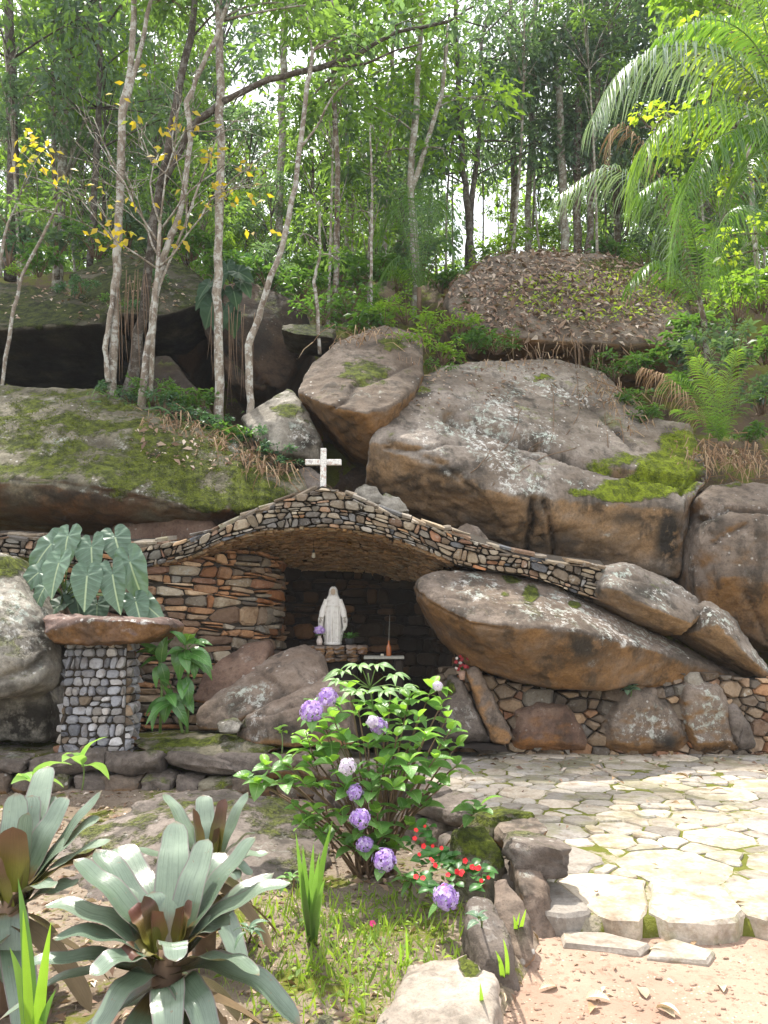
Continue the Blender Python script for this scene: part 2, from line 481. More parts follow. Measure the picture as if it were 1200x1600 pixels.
def hill_z(X, Y):
    z = 4.15 * sstep(10.75, 11.5, Y) + 0.25 * sstep(11.5, 14.2, Y) + 3.4 * sstep(15.3, 16.8, Y) + 3.1 * sstep(16.2, 21.0, Y)
    right = sstep(0.5, 2.0, X)
    zr = 4.5 * sstep(10.9, 12.6, Y) + 0.2 * sstep(12.6, 14.0, Y) + 3.7 * sstep(14.3, 16.5, Y) + 2.5 * sstep(16, 21, Y)
    z = z * (1 - right) + zr * right
    z = z - 0.25 * np.maximum(Y - 23, 0)
    z = np.maximum(z, -0.06)
    return z

def grid_mesh(name, xs, ys, zf, amp=0.0, freq=1.0, keep=None):
    X, Y = np.meshgrid(xs, ys)
    Z = zf(X, Y)
    if amp:
        Nz = np.array([noise.fractal(Vector((x * freq, y * freq, 3.3)), 1.0, 2.0, 4) for x, y in zip(X.ravel(), Y.ravel())]).reshape(X.shape)
        Z = Z + amp * Nz
    V = np.stack([X, Y, Z], -1).reshape(-1, 3)
    ny, nx = X.shape
    i = np.arange(ny * nx).reshape(ny, nx)
    F = np.stack([i[:-1, :-1], i[:-1, 1:], i[1:, 1:], i[1:, :-1]], -1).reshape(-1, 4)
    if keep is not None:
        c = V[F].mean(1)
        F = F[keep(c[:, 0], c[:, 1])]
    return mesh_np(name, V, F)

def struct(name, me, mat):
    o = link(name, me, mat)
    o['kind'] = 'structure'
    return o

xs = np.concatenate([np.linspace(-80, -12, 12), np.arange(-11.5, 12, 0.22), np.linspace(12.5, 80, 12)])
ys = np.concatenate([np.linspace(-40, 8, 12), np.arange(8.4, 26, 0.22), np.linspace(27, 120, 20)])
hill_me = grid_mesh('hillside', xs, ys, lambda X, Y: np.maximum(hill_z(X, Y), -0.06 - 0 * X), 0.16, 0.9)
V = np.empty(len(hill_me.vertices) * 3, dtype=np.float32); hill_me.vertices.foreach_get('co', V); V = V.reshape(-1, 3)
V[V[:, 1] < 10.6, 2] = -0.12
hill_me.vertices.foreach_set('co', V.ravel()); hill_me.update()
hill = struct('hillside', hill_me, M['hill'])

def hz(x, y):
    return float(hill_z(np.array([[x]]), np.array([[y]]))[0, 0])

# the line along which the low wall holds the terrace above the garden bed
WALL = [(0.77, 4.02), (0.87, 4.35), (0.82, 4.95), (0.42, 5.65), (0.0, 6.35), (-0.55, 7.05), (-1.2, 7.33), (-2.4, 7.45), (-3.6, 7.35), (-6.0, 7.3)]

def wall_y(x):
    pts = sorted(WALL[2:])
    return np.interp(x, [a for a, b in pts], [b for a, b in pts])

path_me = grid_mesh('dirt_path', np.arange(0.2, 6.01, 0.045), np.arange(0.4, 5.0, 0.045), lambda X, Y: 0.0 * X + 0.004, 0.018, 2.3)
struct('dirt_path', path_me, M['soil'])
bed_me = grid_mesh('garden_bed', np.arange(-7, 1.1, 0.05), np.arange(0.8, 8.0, 0.05),
                   lambda X, Y: 0.05 - 0.16 * sstep(0.0, 0.16, X - np.interp(Y, [0.8, 2.7, 3.0, 3.4, 4.0, 4.4, 5], [0.05, 0.12, 0.34, 0.44, 0.66, 0.8, 0.8])), 0.03, 1.6)
struct('garden_bed', bed_me, M['bed'])

# terrace ground, right (paved) and left (raised)
tz = lambda X, Y: np.where((Y < 4.19) & (X > 0.5), -0.06, 0.082) + 0.0 * X
terr_me = grid_mesh('paved_terrace', np.arange(-1.0, 8, 0.06), np.concatenate([[4.17], np.arange(4.2, 10.4, 0.06)]), tz, 0.012, 1.7,
                    keep=lambda x, y: (y > wall_y(np.minimum(x, 0.8)) - 0.08) | (x > 0.86))
terrace = struct('paved_terrace', terr_me, M['grout'])
lt_me = grid_mesh('upper_terrace', np.arange(-7.5, -0.25, 0.06), np.arange(7.2, 10.9, 0.06), lambda X, Y: 0.30 - 0.25 * sstep(-0.5, -0.28, X), 0.03, 1.4,
                  keep=lambda x, y: y > wall_y(x) + 0.02)
struct('upper_terrace', lt_me, M['grout'])

# ------------------------------------------------------------------ boulders
def hull_bm(bm, pts):
    vs = [bm.verts.new(p) for p in pts]
    r = bmesh.ops.convex_hull(bm, input=vs)
    junk = list({g for g in r['geom_interior'] + r['geom_unused'] if isinstance(g, bmesh.types.BMVert)})
    if junk:
        bmesh.ops.delete(bm, geom=junk, context='VERTS')

def vert_np(me):
    V = np.empty(len(me.vertices) * 3, dtype=np.float32)
    me.vertices.foreach_get('co', V)
    return V.reshape(-1, 3).astype(np.float64)

def normal_np(me):
    V = np.empty(len(me.vertices) * 3, dtype=np.float32)
    me.vertex_normals.foreach_get('vector', V)
    return V.reshape(-1, 3).astype(np.float64)

def remeshed(bm, voxel, name):
    me = bpy.data.meshes.new('tmp')
    bm.to_mesh(me); bm.free()
    o = bpy.data.objects.new('tmp', me)
    C.objects.link(o)
    md = o.modifiers.new('r', 'REMESH'); md.mode = 'VOXEL'; md.voxel_size = voxel; md.adaptivity = 0
    dg = bpy.context.evaluated_depsgraph_get()
    out = bpy.data.meshes.new_from_object(o.evaluated_get(dg))
    out.name = name
    bpy.data.objects.remove(o); bpy.data.meshes.remove(me)
    return out

def laplace(me, n, k=0.6):
    V = vert_np(me)
    E = np.empty(len(me.edges) * 2, dtype=np.int32); me.edges.foreach_get('vertices', E); E = E.reshape(-1, 2)
    deg = np.bincount(E.ravel(), minlength=len(V)).astype(float)[:, None]
    deg[deg == 0] = 1
    for _ in range(n):
        A = np.zeros_like(V)
        for c in range(3):
            A[:, c] = np.bincount(E[:, 0], V[E[:, 1], c], len(V)) + np.bincount(E[:, 1], V[E[:, 0], c], len(V))
        V += k * (A / deg - V)
    me.vertices.foreach_set('co', V.astype(np.float32).ravel())
    me.update()
    return V

def seg_dist(px, py, line):
    d = np.full(len(px), 1e9)
    for (x0, y0), (x1, y1) in zip(line[:-1], line[1:]):
        vx, vy = x1 - x0, y1 - y0
        t = np.clip(((px - x0) * vx + (py - y0) * vy) / (vx * vx + vy * vy + 1e-9), 0, 1)
        d = np.minimum(d, np.hypot(px - x0 - t * vx, py - y0 - t * vy))
    return d

EYE = np.array([0, 0, CAM_H])
SURF = {}

def rock(name, label, hulls, mat, voxel=0.05, smooth=4, amp=0.05, freq=1.1, strata=0.02, seed=0, cracks=(), moss=(), lichen=(), stain=(), back=1.5, cat='boulder', parent=None, group=None, fine=0.012):
    """a boulder: the union of hulls of surveyed points, each also carried back into the ground behind it"""
    bm = bmesh.new()
    for h in hulls:
        pts = [P(*q) if not isinstance(q, Vector) else q for q in h]
        if back:
            top = max(p.z for p in pts)
            pts = pts + [p + Vector((0, back, -0.06 * back)) for p in pts]
        hull_bm(bm, pts)
    me = remeshed(bm, voxel, name)
    V = laplace(me, smooth)
    N = normal_np(me)
    off = Vector((seed * 3.7, seed * 1.3, seed * 2.1))
    d = np.zeros(len(V))
    rx = Matrix.Rotation(0.35 + seed * 0.2, 3, 'Y') @ Matrix.Rotation(-0.5, 3, 'X')
    for i, v in enumerate(V):
        v = Vector(v)
        a = noise.fractal(v * freq + off, 1.0, 2.0, 4)
        q = rx @ v
        s = noise.noise(Vector((q.x * 0.8, q.y * 0.8, q.z * 5.0)) + off)
        f = noise.fractal(v * 7 + off, 0.9, 2.1, 3)
        w_ = Vector((noise.noise(v * 1.3 + off), noise.noise(v * 1.3 + off + Vector((9, 0, 0))), noise.noise(v * 1.3 - off))) * 0.35
        c_ = noise.voronoi((v + w_) * (freq * 1.5) + off)[0]
        facet = min(c_[1] - c_[0], 0.35) - 0.2
        d[i] = amp * 0.55 * a + amp * 0.5 * facet + strata * 0.35 * (abs(s) * 2 - 0.6) + fine * 1.4 * (f + 0.6 * noise.noise(v * 20))
    px, py = proj(V)
    facing = ((EYE - V) * N).sum(1) > 0
    ck = np.zeros(len(V))
    for line, w, dep in cracks:
        wob = np.array([noise.noise(Vector((x * 0.03, y * 0.03, seed))) for x, y in zip(px, py)]) * 5
        dist = seg_dist(px + wob, py + wob, line)
        d -= np.where(facing, dep * np.clip(1 - dist / w, 0, 1) ** 0.7, 0)
        ck = np.maximum(ck, np.where(facing, np.clip(1.15 - dist / (w * 0.7), 0, 1) * min(1, dep * 9), 0))
    V = V + N * d[:, None]
    attrs = {'crack': ck} if len(cracks) else {}
    for key, blobs in (('moss', moss), ('lichen', lichen), ('stain', stain)):
        a = np.zeros(len(V))
        for (bx, by, rx_, ry_, s) in blobs:
            a = np.maximum(a, s * np.clip(1.25 - np.hypot((px - bx) / rx_, (py - by) / ry_), 0, 1))
        attrs[key] = np.where(facing, a, 0)
    me.vertices.foreach_set('co', V.astype(np.float32).ravel())
    for k_, a in attrs.items():
        at = me.attributes.new(k_, 'FLOAT', 'POINT'); at.data.foreach_set('value', a.astype(np.float32))
    me.materials.clear()
    me.polygons.foreach_set('use_smooth', np.ones(len(me.polygons), dtype=bool))
    c = V.mean(0); c[2] = V[:, 2].min()
    recenter(me, c)
    o = link(name, me, mat, parent, loc=Vector(c))
    if label:
        tag(o, label, cat, group)
    return o

main_b = rock('boulder', 'huge pale grey boulder with bright green moss, above the stone arch at right', [
    [(576, 690, 9.95), (632, 684, 9.8), (692, 710, 9.65), (752, 765, 9.55), (785, 772, 9.55), (860, 780, 9.65), (960, 790, 9.75), (1062, 795, 9.85),
     (604, 632, 10.4), (640, 596, 11.2), (690, 572, 12.0), (760, 563, 12.5), (870, 562, 12.8), (940, 578, 12.8), (1000, 632, 12.0), (1050, 690, 11.1), (1092, 742, 10.4),
     (568, 748, 10.3), (636, 796, 10.45), (760, 838, 10.3), (830, 868, 10.2), (960, 893, 10.25), (1062, 905, 10.2),
     (600, 645, 10.5), (800, 660, 11.05), (930, 690, 10.95)],
    [(1000, 700, 10.7), (1095, 700, 10.9), (1110, 748, 10.3), (1075, 790, 10.1), (980, 760, 10.3), (1010, 650, 11.4), (1080, 660, 11.4)],
], M['rock_grey'], 0.04, 2, 0.055, 1.2, 0.04, 1,
    cracks=[([(700, 650), (712, 655), (770, 672), (842, 695)], 12, 0.24), ([(842, 695), (905, 720), (960, 735), (1060, 752)], 10, 0.2), ([(600, 700), (650, 705), (700, 690)], 4, 0.05), ([(880, 600), (930, 640), (990, 700)], 5, 0.06), ([(832, 780), (830, 820), (822, 868)], 7, 0.10), ([(848, 782), (860, 830), (866, 880)], 6, 0.08),
            ([(600, 690), (690, 725), (760, 785), (785, 830)], 4, 0.03), ([(1065, 770), (1085, 745), (1112, 745)], 6, 0.12), ([(690, 650), (745, 630), (800, 625), (860, 640)], 5, 0.04), ([(700, 690), (790, 705), (850, 720)], 4, 0.03)],
    moss=[(1040, 740, 72, 40, 1.2), (990, 765, 80, 24, 1.1), (1060, 695, 44, 32, 1.1), (900, 768, 50, 14, 0.6), (960, 720, 60, 22, 0.65), (830, 590, 60, 14, 0.5), (660, 610, 30, 16, 0.5)],
    lichen=[(770, 680, 110, 70, 1.0), (830, 750, 60, 25, 0.9), (900, 760, 40, 18, 0.9), (840, 610, 90, 40, 0.6)],
    stain=[(1045, 840, 26, 70, 1.3), (830, 815, 10, 70, 1.0), (700, 735, 50, 12, 1.0), (1000, 808, 80, 14, 0.8), (690, 760, 60, 20, .7), (900, 850, 120, 26, .6), (760, 810, 40, 20, .6), (900, 640, 70, 25, .5)], back=1.6)

rock('boulder', 'wedge of brown boulder split off left of the huge pale boulder, dry grass on top', [
    [(464, 612, 10.5), (508, 632, 9.95), (565, 645, 9.75), (612, 636, 10.0), (530, 528, 11.8), (600, 508, 12.4), (662, 524, 12.4), (662, 585, 11.1), (484, 570, 11.2),
     (602, 722, 10.45), (545, 708, 10.8), (630, 625, 10.1), (655, 600, 10.8), (500, 660, 10.9)]],
    M['rock_brown'], 0.04, 2, 0.05, 1.3, 0.03, 2, cracks=[([(520, 640), (560, 600), (640, 570)], 5, 0.05)], moss=[(570, 580, 70, 40, 0.6), (610, 540, 40, 16, 0.7)], back=1.4)

rock('boulder', 'rounded dark brown boulder at the right edge, behind a black gap beside the huge boulder', [
    [(1090, 838, 9.75), (1112, 812, 9.6), (1150, 806, 9.5), (1200, 815, 9.45), (1500, 830, 9.5), (1074, 890, 10.0), (1090, 960, 9.9), (1190, 1010, 9.8), (1500, 1030, 9.8), (1100, 790, 10.0), (1500, 780, 10.2), (1130, 900, 9.45), (1240, 920, 9.35)],
    [(1092, 776, 9.9), (1112, 755, 10.2), (1150, 752, 10.4), (1220, 775, 10.3), (1500, 770, 10.3), (1500, 815, 9.7), (1160, 795, 9.7), (1100, 800, 9.9)]],
    M['rock_brown'], 0.04, 2, 0.05, 1.3, 0.03, 3, cracks=[([(1092, 815), (1140, 793), (1210, 800)], 6, 0.09), ([(1165, 925), (1185, 970), (1200, 1005)], 4, 0.05), ([(1110, 850), (1150, 828), (1170, 822)], 4, 0.05)],
    stain=[(1110, 815, 30, 25, 1.0)], moss=[(1140, 757, 40, 8, 0.6)], back=1.6)

dome = rock('boulder', 'topmost dome boulder covered in brown dead leaves below the forest', [
    [(694, 468, 14.1), (714, 432, 14.4), (762, 400, 15.3), (845, 389, 16.3), (935, 394, 16.8), (1030, 425, 16.4), (1085, 480, 15.4),
     (705, 492, 13.6), (750, 520, 13.2), (830, 532, 12.95), (950, 538, 12.95), (1070, 540, 13.3), (900, 465, 14.4), (1000, 470, 14.5), (800, 460, 14.4),
     (740, 535, 14.0), (830, 560, 13.9), (960, 570, 13.9), (1060, 570, 14)]],
    M['rock_brown'], 0.07, 4, 0.08, 0.8, 0.03, 4, moss=[(960, 415, 90, 18, 0.7), (720, 470, 30, 25, 0.5)], back=2.2)

mossy_b = rock('boulder', 'broad moss covered boulder at left below the slender trees', [
    [(-330, 605, 11.2), (60, 604, 11.3), (150, 607, 11.2), (260, 647, 10.75), (380, 690, 10.3), (470, 735, 10.15),
     (-330, 735, 9.2), (0, 742, 9.15), (70, 750, 9.1), (190, 766, 9.12), (260, 786, 9.2), (330, 798, 9.3), (400, 795, 9.5), (482, 765, 9.9),
     (80, 668, 9.95), (230, 700, 9.85), (360, 740, 9.75),
     (-330, 790, 9.4), (0, 795, 9.35), (100, 800, 9.4), (190, 797, 9.4), (280, 817, 9.6), (330, 828, 9.8), (440, 795, 10.1), (0, 815, 10.0), (200, 828, 10.1)]],
    M['rock_mossy'], 0.045, 3, 0.08, 1.1, 0.04, 5, cracks=[([(0, 745), (70, 752), (190, 772), (260, 790)], 6, 0.03), ([(150, 690), (200, 705), (270, 720)], 14, 0.06)],
    moss=[(90, 660, 110, 50, 0.62), (260, 735, 120, 60, 0.85), (400, 775, 80, 40, 1.0), (330, 780, 60, 30, 0.9)], lichen=[(60, 700, 140, 40, 0.8), (160, 775, 150, 20, 1.0), (190, 640, 60, 20, 0.6)],
    stain=[(100, 775, 180, 22, 0.9)], back=1.3)

rock('boulder', 'low orange brown rock in the shade under the mossy boulder', [
    [(180, 800, 9.8), (260, 800, 9.6), (330, 812, 9.6), (345, 832, 9.5), (300, 845, 9.5), (190, 850, 9.6), (170, 835, 9.8)]], M['rock_rust'], 0.04, 3, 0.04, 1.5, 0.02, 6, back=0.8)

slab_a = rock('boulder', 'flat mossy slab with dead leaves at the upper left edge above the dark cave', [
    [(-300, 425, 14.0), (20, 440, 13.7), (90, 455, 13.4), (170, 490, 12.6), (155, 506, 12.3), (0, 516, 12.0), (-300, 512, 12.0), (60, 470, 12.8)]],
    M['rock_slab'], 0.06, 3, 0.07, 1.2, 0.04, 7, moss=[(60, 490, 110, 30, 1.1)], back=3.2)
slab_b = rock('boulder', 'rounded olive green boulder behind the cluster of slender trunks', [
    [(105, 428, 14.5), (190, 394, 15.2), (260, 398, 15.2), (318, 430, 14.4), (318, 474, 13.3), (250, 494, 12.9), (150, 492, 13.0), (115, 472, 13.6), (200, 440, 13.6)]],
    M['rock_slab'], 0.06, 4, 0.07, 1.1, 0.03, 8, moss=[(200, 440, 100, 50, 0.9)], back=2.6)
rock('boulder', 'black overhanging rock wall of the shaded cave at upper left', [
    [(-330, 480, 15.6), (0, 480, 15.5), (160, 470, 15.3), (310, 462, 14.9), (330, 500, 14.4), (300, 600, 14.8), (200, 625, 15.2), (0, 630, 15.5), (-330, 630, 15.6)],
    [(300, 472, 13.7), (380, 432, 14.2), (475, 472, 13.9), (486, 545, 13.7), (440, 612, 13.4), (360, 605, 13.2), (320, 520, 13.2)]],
    M['rock_cave_shade'], 0.07, 3, 0.10, 1.1, 0.04, 9, cracks=[([(330, 510), (370, 560), (430, 620)], 8, 0.2), ([(250, 545), (300, 600), (320, 640)], 7, 0.2)], back=1.6)
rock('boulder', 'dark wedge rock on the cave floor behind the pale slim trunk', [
    [(225, 560, 12.7), (262, 552, 12.6), (310, 610, 12.1), (330, 650, 11.9), (240, 650, 12.0), (215, 620, 12.2)]], M['rock_cave_shade'], 0.05, 3, 0.05, 1.2, 0.03, 10, back=1.0)
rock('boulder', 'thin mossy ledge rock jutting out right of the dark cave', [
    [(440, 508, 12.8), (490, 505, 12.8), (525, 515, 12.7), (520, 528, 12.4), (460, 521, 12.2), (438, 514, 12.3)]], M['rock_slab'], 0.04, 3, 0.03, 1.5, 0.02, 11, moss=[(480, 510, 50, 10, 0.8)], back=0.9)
rock('boulder', 'angular grey green rock behind the white cross, left of the big split boulders', [
    [(376, 652, 10.6), (452, 605, 10.9), (470, 622, 10.7), (502, 688, 10.3), (496, 722, 10.3), (430, 706, 10.1), (395, 680, 10.2), (440, 650, 10.3)]],
    M['rock_pale'], 0.04, 3, 0.04, 1.3, 0.03, 12, moss=[(440, 640, 40, 30, 0.6)], stain=[(480, 690, 30, 25, 1.0)], lichen=[(470, 690, 30, 30, 1)], back=0.9)
rock('boulder', 'dark small rock in the gap just left of the white cross', [
    [(455, 735, 10.2), (480, 728, 10.2), (505, 745, 10.1), (500, 772, 10.0), (450, 775, 10.0)]], M['rock_dark'], 0.03, 3, 0.03, 1.6, 0.02, 13, back=0.6)
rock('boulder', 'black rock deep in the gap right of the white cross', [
    [(480, 705, 11.6), (560, 690, 11.6), (600, 740, 11.3), (600, 790, 11.2), (480, 790, 11.2)]], M['rock_cave_shade'], 0.05, 3, 0.05, 1.2, 0.02, 14, back=0.8)

rock('boulder', 'long wedge boulder with orange underside and lichen, pointing left under the arch end', [
    [(650, 903, 8.55), (690, 890, 8.75), (760, 893, 8.95), (860, 908, 9.1), (930, 945, 9.2), (1000, 985, 9.25), (1100, 1032, 9.35), (1168, 1060, 9.4),
     (655, 926, 8.4), (700, 958, 8.15), (735, 970, 8.0), (790, 978, 7.95), (900, 985, 8.0), (1000, 1008, 8.4),
     (668, 952, 8.75), (700, 1002, 8.8), (735, 1040, 8.8), (800, 1062, 8.6), (870, 1078, 8.45), (925, 1080, 8.4), (1010, 1058, 8.65), (1100, 1050, 9.0)]],
    M['rock_brown'], 0.035, 3, 0.035, 1.2, 0.025, 15, cracks=[([(652, 925), (690, 955), (735, 975), (800, 985)], 3, 0.03), ([(655, 918), (690, 932), (740, 940)], 3, 0.02)],
    moss=[(800, 905, 25, 12, 0.85), (830, 925, 18, 22, 0.9), (900, 943, 14, 8, 0.9), (790, 925, 14, 10, 0.6)], lichen=[(740, 915, 60, 30, 1.0), (860, 950, 120, 40, 1.1), (980, 1000, 120, 40, 0.9)], stain=[(910, 1010, 60, 40, 0.95), (830, 965, 50, 16, 0.6), (1060, 1030, 60, 20, 0.7)], back=0.9)
rock('boulder', 'grey boulder with pale lichen crest resting on the wedge boulder, end of the arch wall', [
    [(942, 886, 9.0), (975, 878, 9.15), (1040, 900, 9.25), (1095, 935, 9.25), (938, 915, 8.75), (965, 920, 8.6), (1020, 950, 8.55), (1080, 975, 8.65), (938, 938, 8.85), (1000, 970, 8.85), (1072, 992, 8.85), (1100, 955, 8.95)]],
    M['rock_grey'], 0.03, 3, 0.03, 1.4, 0.02, 16, cracks=[([(955, 895), (1000, 905), (1060, 925), (1095, 945)], 4, 0.03)], lichen=[(960, 900, 40, 25, 1), (1050, 920, 60, 25, 1)], stain=[(1010, 925, 60, 20, 0.9)], back=0.7)
rock('boulder', 'narrow grey boulder sloping down at the right end beside the black gap', [
    [(1106, 937, 9.1), (1140, 958, 9.1), (1200, 1040, 9.2), (1208, 1055, 9.1), (1100, 948, 8.85), (1122, 975, 8.65), (1180, 1035, 8.75), (1080, 990, 8.95), (1150, 1032, 8.95), (1196, 1062, 9.05)]],
    M['rock_grey'], 0.03, 3, 0.03, 1.4, 0.02, 17, lichen=[(1130, 970, 40, 40, 1), (1180, 1030, 30, 30, 1)], back=0.7)

rock('boulder', 'large reddish grey boulder with white specks in front of the statue', [
    [(470, 1006, 8.7), (500, 1022, 8.55), (512, 1062, 8.35), (425, 1024, 8.65), (368, 1068, 8.35), (306, 1106, 8.1), (306, 1138, 8.0), (345, 1142, 7.95), (420, 1105, 7.95), (490, 1080, 8.05), (460, 1045, 8.15)]],
    M['rock_tan'], 0.03, 3, 0.03, 1.4, 0.02, 18, lichen=[(390, 1085, 50, 25, 1.1)], stain=[(380, 1105, 60, 20, 0.9), (450, 1090, 30, 14, 0.8)], cracks=[([(395, 1045), (430, 1065), (445, 1085)], 4, 0.03)], back=0.6)
rock('boulder', 'lower tan boulder with a lit upper edge, left of the hydrangea blooms', [
    [(366, 1152, 7.8), (382, 1120, 7.75), (450, 1086, 7.95), (512, 1056, 8.1), (550, 1078, 8.05), (552, 1165, 7.75), (470, 1168, 7.6), (400, 1164, 7.65), (440, 1110, 7.65), (540, 1095, 7.75)]],
    M['rock_tan'], 0.03, 3, 0.03, 1.4, 0.02, 19, stain=[(440, 1140, 60, 24, 1.0), (500, 1130, 40, 30, 0.6)], moss=[(380, 1130, 14, 25, 0.6)], cracks=[([(400, 1120), (450, 1105), (500, 1090)], 4, 0.03)], back=0.5)
rock('boulder', 'orange brown boulder against the grotto wall behind the glossy green plant', [
    [(416, 1000, 8.9), (380, 1008, 8.85), (318, 1050, 8.6), (300, 1096, 8.5), (335, 1105, 8.35), (412, 1045, 8.5), (418, 1020, 8.7)]],
    M['rock_rust'], 0.03, 3, 0.03, 1.4, 0.02, 20, back=0.6)
rock('boulder', 'fist sized grey stone between the tan boulders and the glossy plant', [
    [(336, 1130, 7.7), (360, 1124, 7.7), (378, 1132, 7.65), (370, 1146, 7.6), (340, 1147, 7.6)]], M['rock_pale'], 0.02, 3, 0.01, 2, 0.01, 21, back=0.2, cat='stone')
rock('boulder', 'pale lichen boulder cut off by the left edge, beside the stone pillar', [
    [(-240, 862, 7.9), (0, 862, 7.95), (28, 900, 7.8), (48, 950, 7.6), (76, 1008, 7.5), (78, 1045, 7.4), (52, 1075, 7.25), (0, 1092, 7.1), (-240, 1085, 7.0), (15, 965, 7.35), (-60, 955, 7.2), (-40, 1000, 7.05), (35, 1030, 7.2)],
    [(-240, 1060, 7.8), (50, 1060, 7.8), (74, 1100, 7.9), (74, 1160, 7.9), (-240, 1165, 7.8)]],
    M['rock_pale'], 0.035, 3, 0.06, 1.6, 0.02, 22, cracks=[([(0, 1060), (40, 1050), (70, 1030)], 10, 0.06)], lichen=[(20, 960, 70, 60, 1)], stain=[(40, 1130, 70, 50, 1.3), (62, 1000, 25, 60, 1.0), (10, 1075, 50, 14, .8)], moss=[(10, 885, 50, 25, 0.8), (40, 990, 25, 30, .6)], back=0.7)
rock('boulder', 'flat mossy rock on the left terrace in front of the boulders', [
    [(200, 1160, 7.75), (300, 1145, 8.0), (380, 1150, 7.8), (440, 1172, 7.55), (360, 1188, 7.4), (230, 1180, 7.45)]], M['rock_mossy'], 0.03, 3, 0.02, 1.5, 0.01, 23, moss=[(300, 1160, 90, 14, 0.8)], back=0.3)

# rocks along the garden bed
rock('boulder', 'flat bare rock outcrop in the bed behind the middle bromeliad', [
    [Vector(v) for v in ((-2.3, 5.4, 0.05), (-1.7, 6.5, 0.24), (-0.7, 6.3, 0.22), (-0.3, 5.3, 0.10), (-0.45, 4.5, 0.04), (-1.6, 4.5, 0.04), (-1.1, 5.4, 0.25), (-1.5, 4.8, -0.3), (-0.6, 5.2, -0.3), (-1.7, 5.6, -0.2))]],
    M['rock_ground'], 0.035, 3, 0.09, 1.9, 0.03, 24, moss=[(420, 1240, 60, 20, 0.7), (200, 1260, 40, 20, 0.6), (300, 1290, 40, 14, .6)], stain=[(350, 1250, 80, 25, .8)], back=0)
rock('boulder', 'big sunlit pale rock at the bottom, edging the garden bed, yellow moss on it', [
    [Vector(v) for v in ((0.10, 3.40, 0.19), (0.34, 3.45, 0.22), (0.43, 3.2, 0.25), (0.38, 2.85, 0.22), (0.08, 2.70, 0.2), (-0.03, 3.0, 0.17), (0.45, 3.2, -0.1), (0.40, 2.72, -0.1), (0.06, 2.6, -0.1), (0.06, 3.45, -0.1))]],
    M['rock_sunlit'], 0.02, 3, 0.02, 2.0, 0.012, 25, moss=[(735, 1500, 24, 40, 0.9)], back=0)
rock('boulder', 'tall grey rock leaning at the bed edge above the big sunlit pale rock', [
    [Vector(v) for v in ((0.40, 4.02, 0.25), (0.50, 4.06, 0.26), (0.57, 3.85, 0.19), (0.55, 3.62, 0.14), (0.43, 3.58, 0.16), (0.38, 3.8, 0.24), (0.62, 3.95, -0.1), (0.60, 3.6, -0.1), (0.40, 3.52, -0.1), (0.36, 4.0, -0.1))]],
    M['rock_dark'], 0.02, 3, 0.02, 2.0, 0.015, 26, lichen=[(745, 1400, 30, 40, 1)], back=0)
rock('boulder', 'oval grey cobble leaning beside the tall rock at the bed edge', [
    [Vector(v) for v in ((0.54, 4.15, 0.30), (0.62, 4.15, 0.30), (0.70, 3.95, 0.16), (0.68, 3.8, 0.05), (0.58, 3.85, 0.08), (0.52, 4.0, 0.2), (0.7, 4.05, -0.05), (0.56, 4.1, 0.0), (0.62, 3.8, -0.02))]],
    M['rock_tan'], 0.018, 3, 0.01, 2.0, 0.005, 27, back=0)
rock('boulder', 'upright brown slab at the corner where the bed meets the flagstones', [
    [Vector(v) for v in ((0.68, 4.5, 0.33), (0.80, 4.7, 0.34), (0.86, 4.5, 0.30), (0.84, 4.25, 0.18), (0.70, 4.2, 0.2), (0.86, 4.15, -0.05), (0.70, 4.1, -0.05), (0.68, 4.6, -0.05), (0.9, 4.6, -0.05))]],
    M['rock_tan'], 0.02, 3, 0.02, 2.0, 0.015, 28, stain=[(820, 1400, 30, 40, 1)], lichen=[(820, 1330, 25, 40, 0.8)], back=0)
rock('boulder', 'mossy dark rock behind the red flowers in the bed corner', [
    [Vector(v) for v in ((0.38, 4.75, 0.36), (0.58, 4.85, 0.38), (0.66, 4.6, 0.3), (0.52, 4.45, 0.2), (0.38, 4.55, 0.2), (0.66, 4.5, -0.05), (0.38, 4.45, -0.05), (0.36, 4.9, -0.05), (0.66, 4.9, -0.05))]],
    M['rock_mossy'], 0.02, 3, 0.02, 2.0, 0.012, 29, moss=[(745, 1320, 35, 30, 0.8)], back=0)
for k, (cx, cy, r, lab) in enumerate([(-0.20, 2.86, 0.075, 'small pointed grey stone at the bottom edge, left in the row of edging stones'), (-0.09, 2.76, 0.06, 'smallest grey edging stone at the bottom edge between two bigger ones'),
                                      (0.0, 2.72, 0.10, 'square grey edging stone touching the big sunlit rock at the bottom')]):
    rock('boulder', lab, [[Vector((cx + r * math.cos(a) * s, cy + 0.8 * r * math.sin(a) * s, z)) for z, s in ((-0.1, 1.1), (0.14 + 0.03 * k, 1.0), (0.25 + 0.02 * k, 0.5)) for a in np.linspace(0.3 * k, 2 * math.pi + 0.3 * k, 6)[:-1]]],
         M['rock_pale'], 0.012, 3, 0.008, 3, 0.008, 30 + k, back=0, cat='stone')
rock('boulder', 'small brown stone in the litter under the lowest lilac bloom', [
    [Vector(v) for v in ((0.27, 3.55, 0.15), (0.36, 3.6, 0.15), (0.42, 3.45, 0.1), (0.3, 3.4, 0.08), (0.26, 3.4, -0.02), (0.42, 3.4, -0.02), (0.4, 3.62, -0.02), (0.25, 3.62, -0.02))]], M['rock_tan'], 0.014, 3, 0.01, 3, 0.006, 35, back=0, cat='stone')
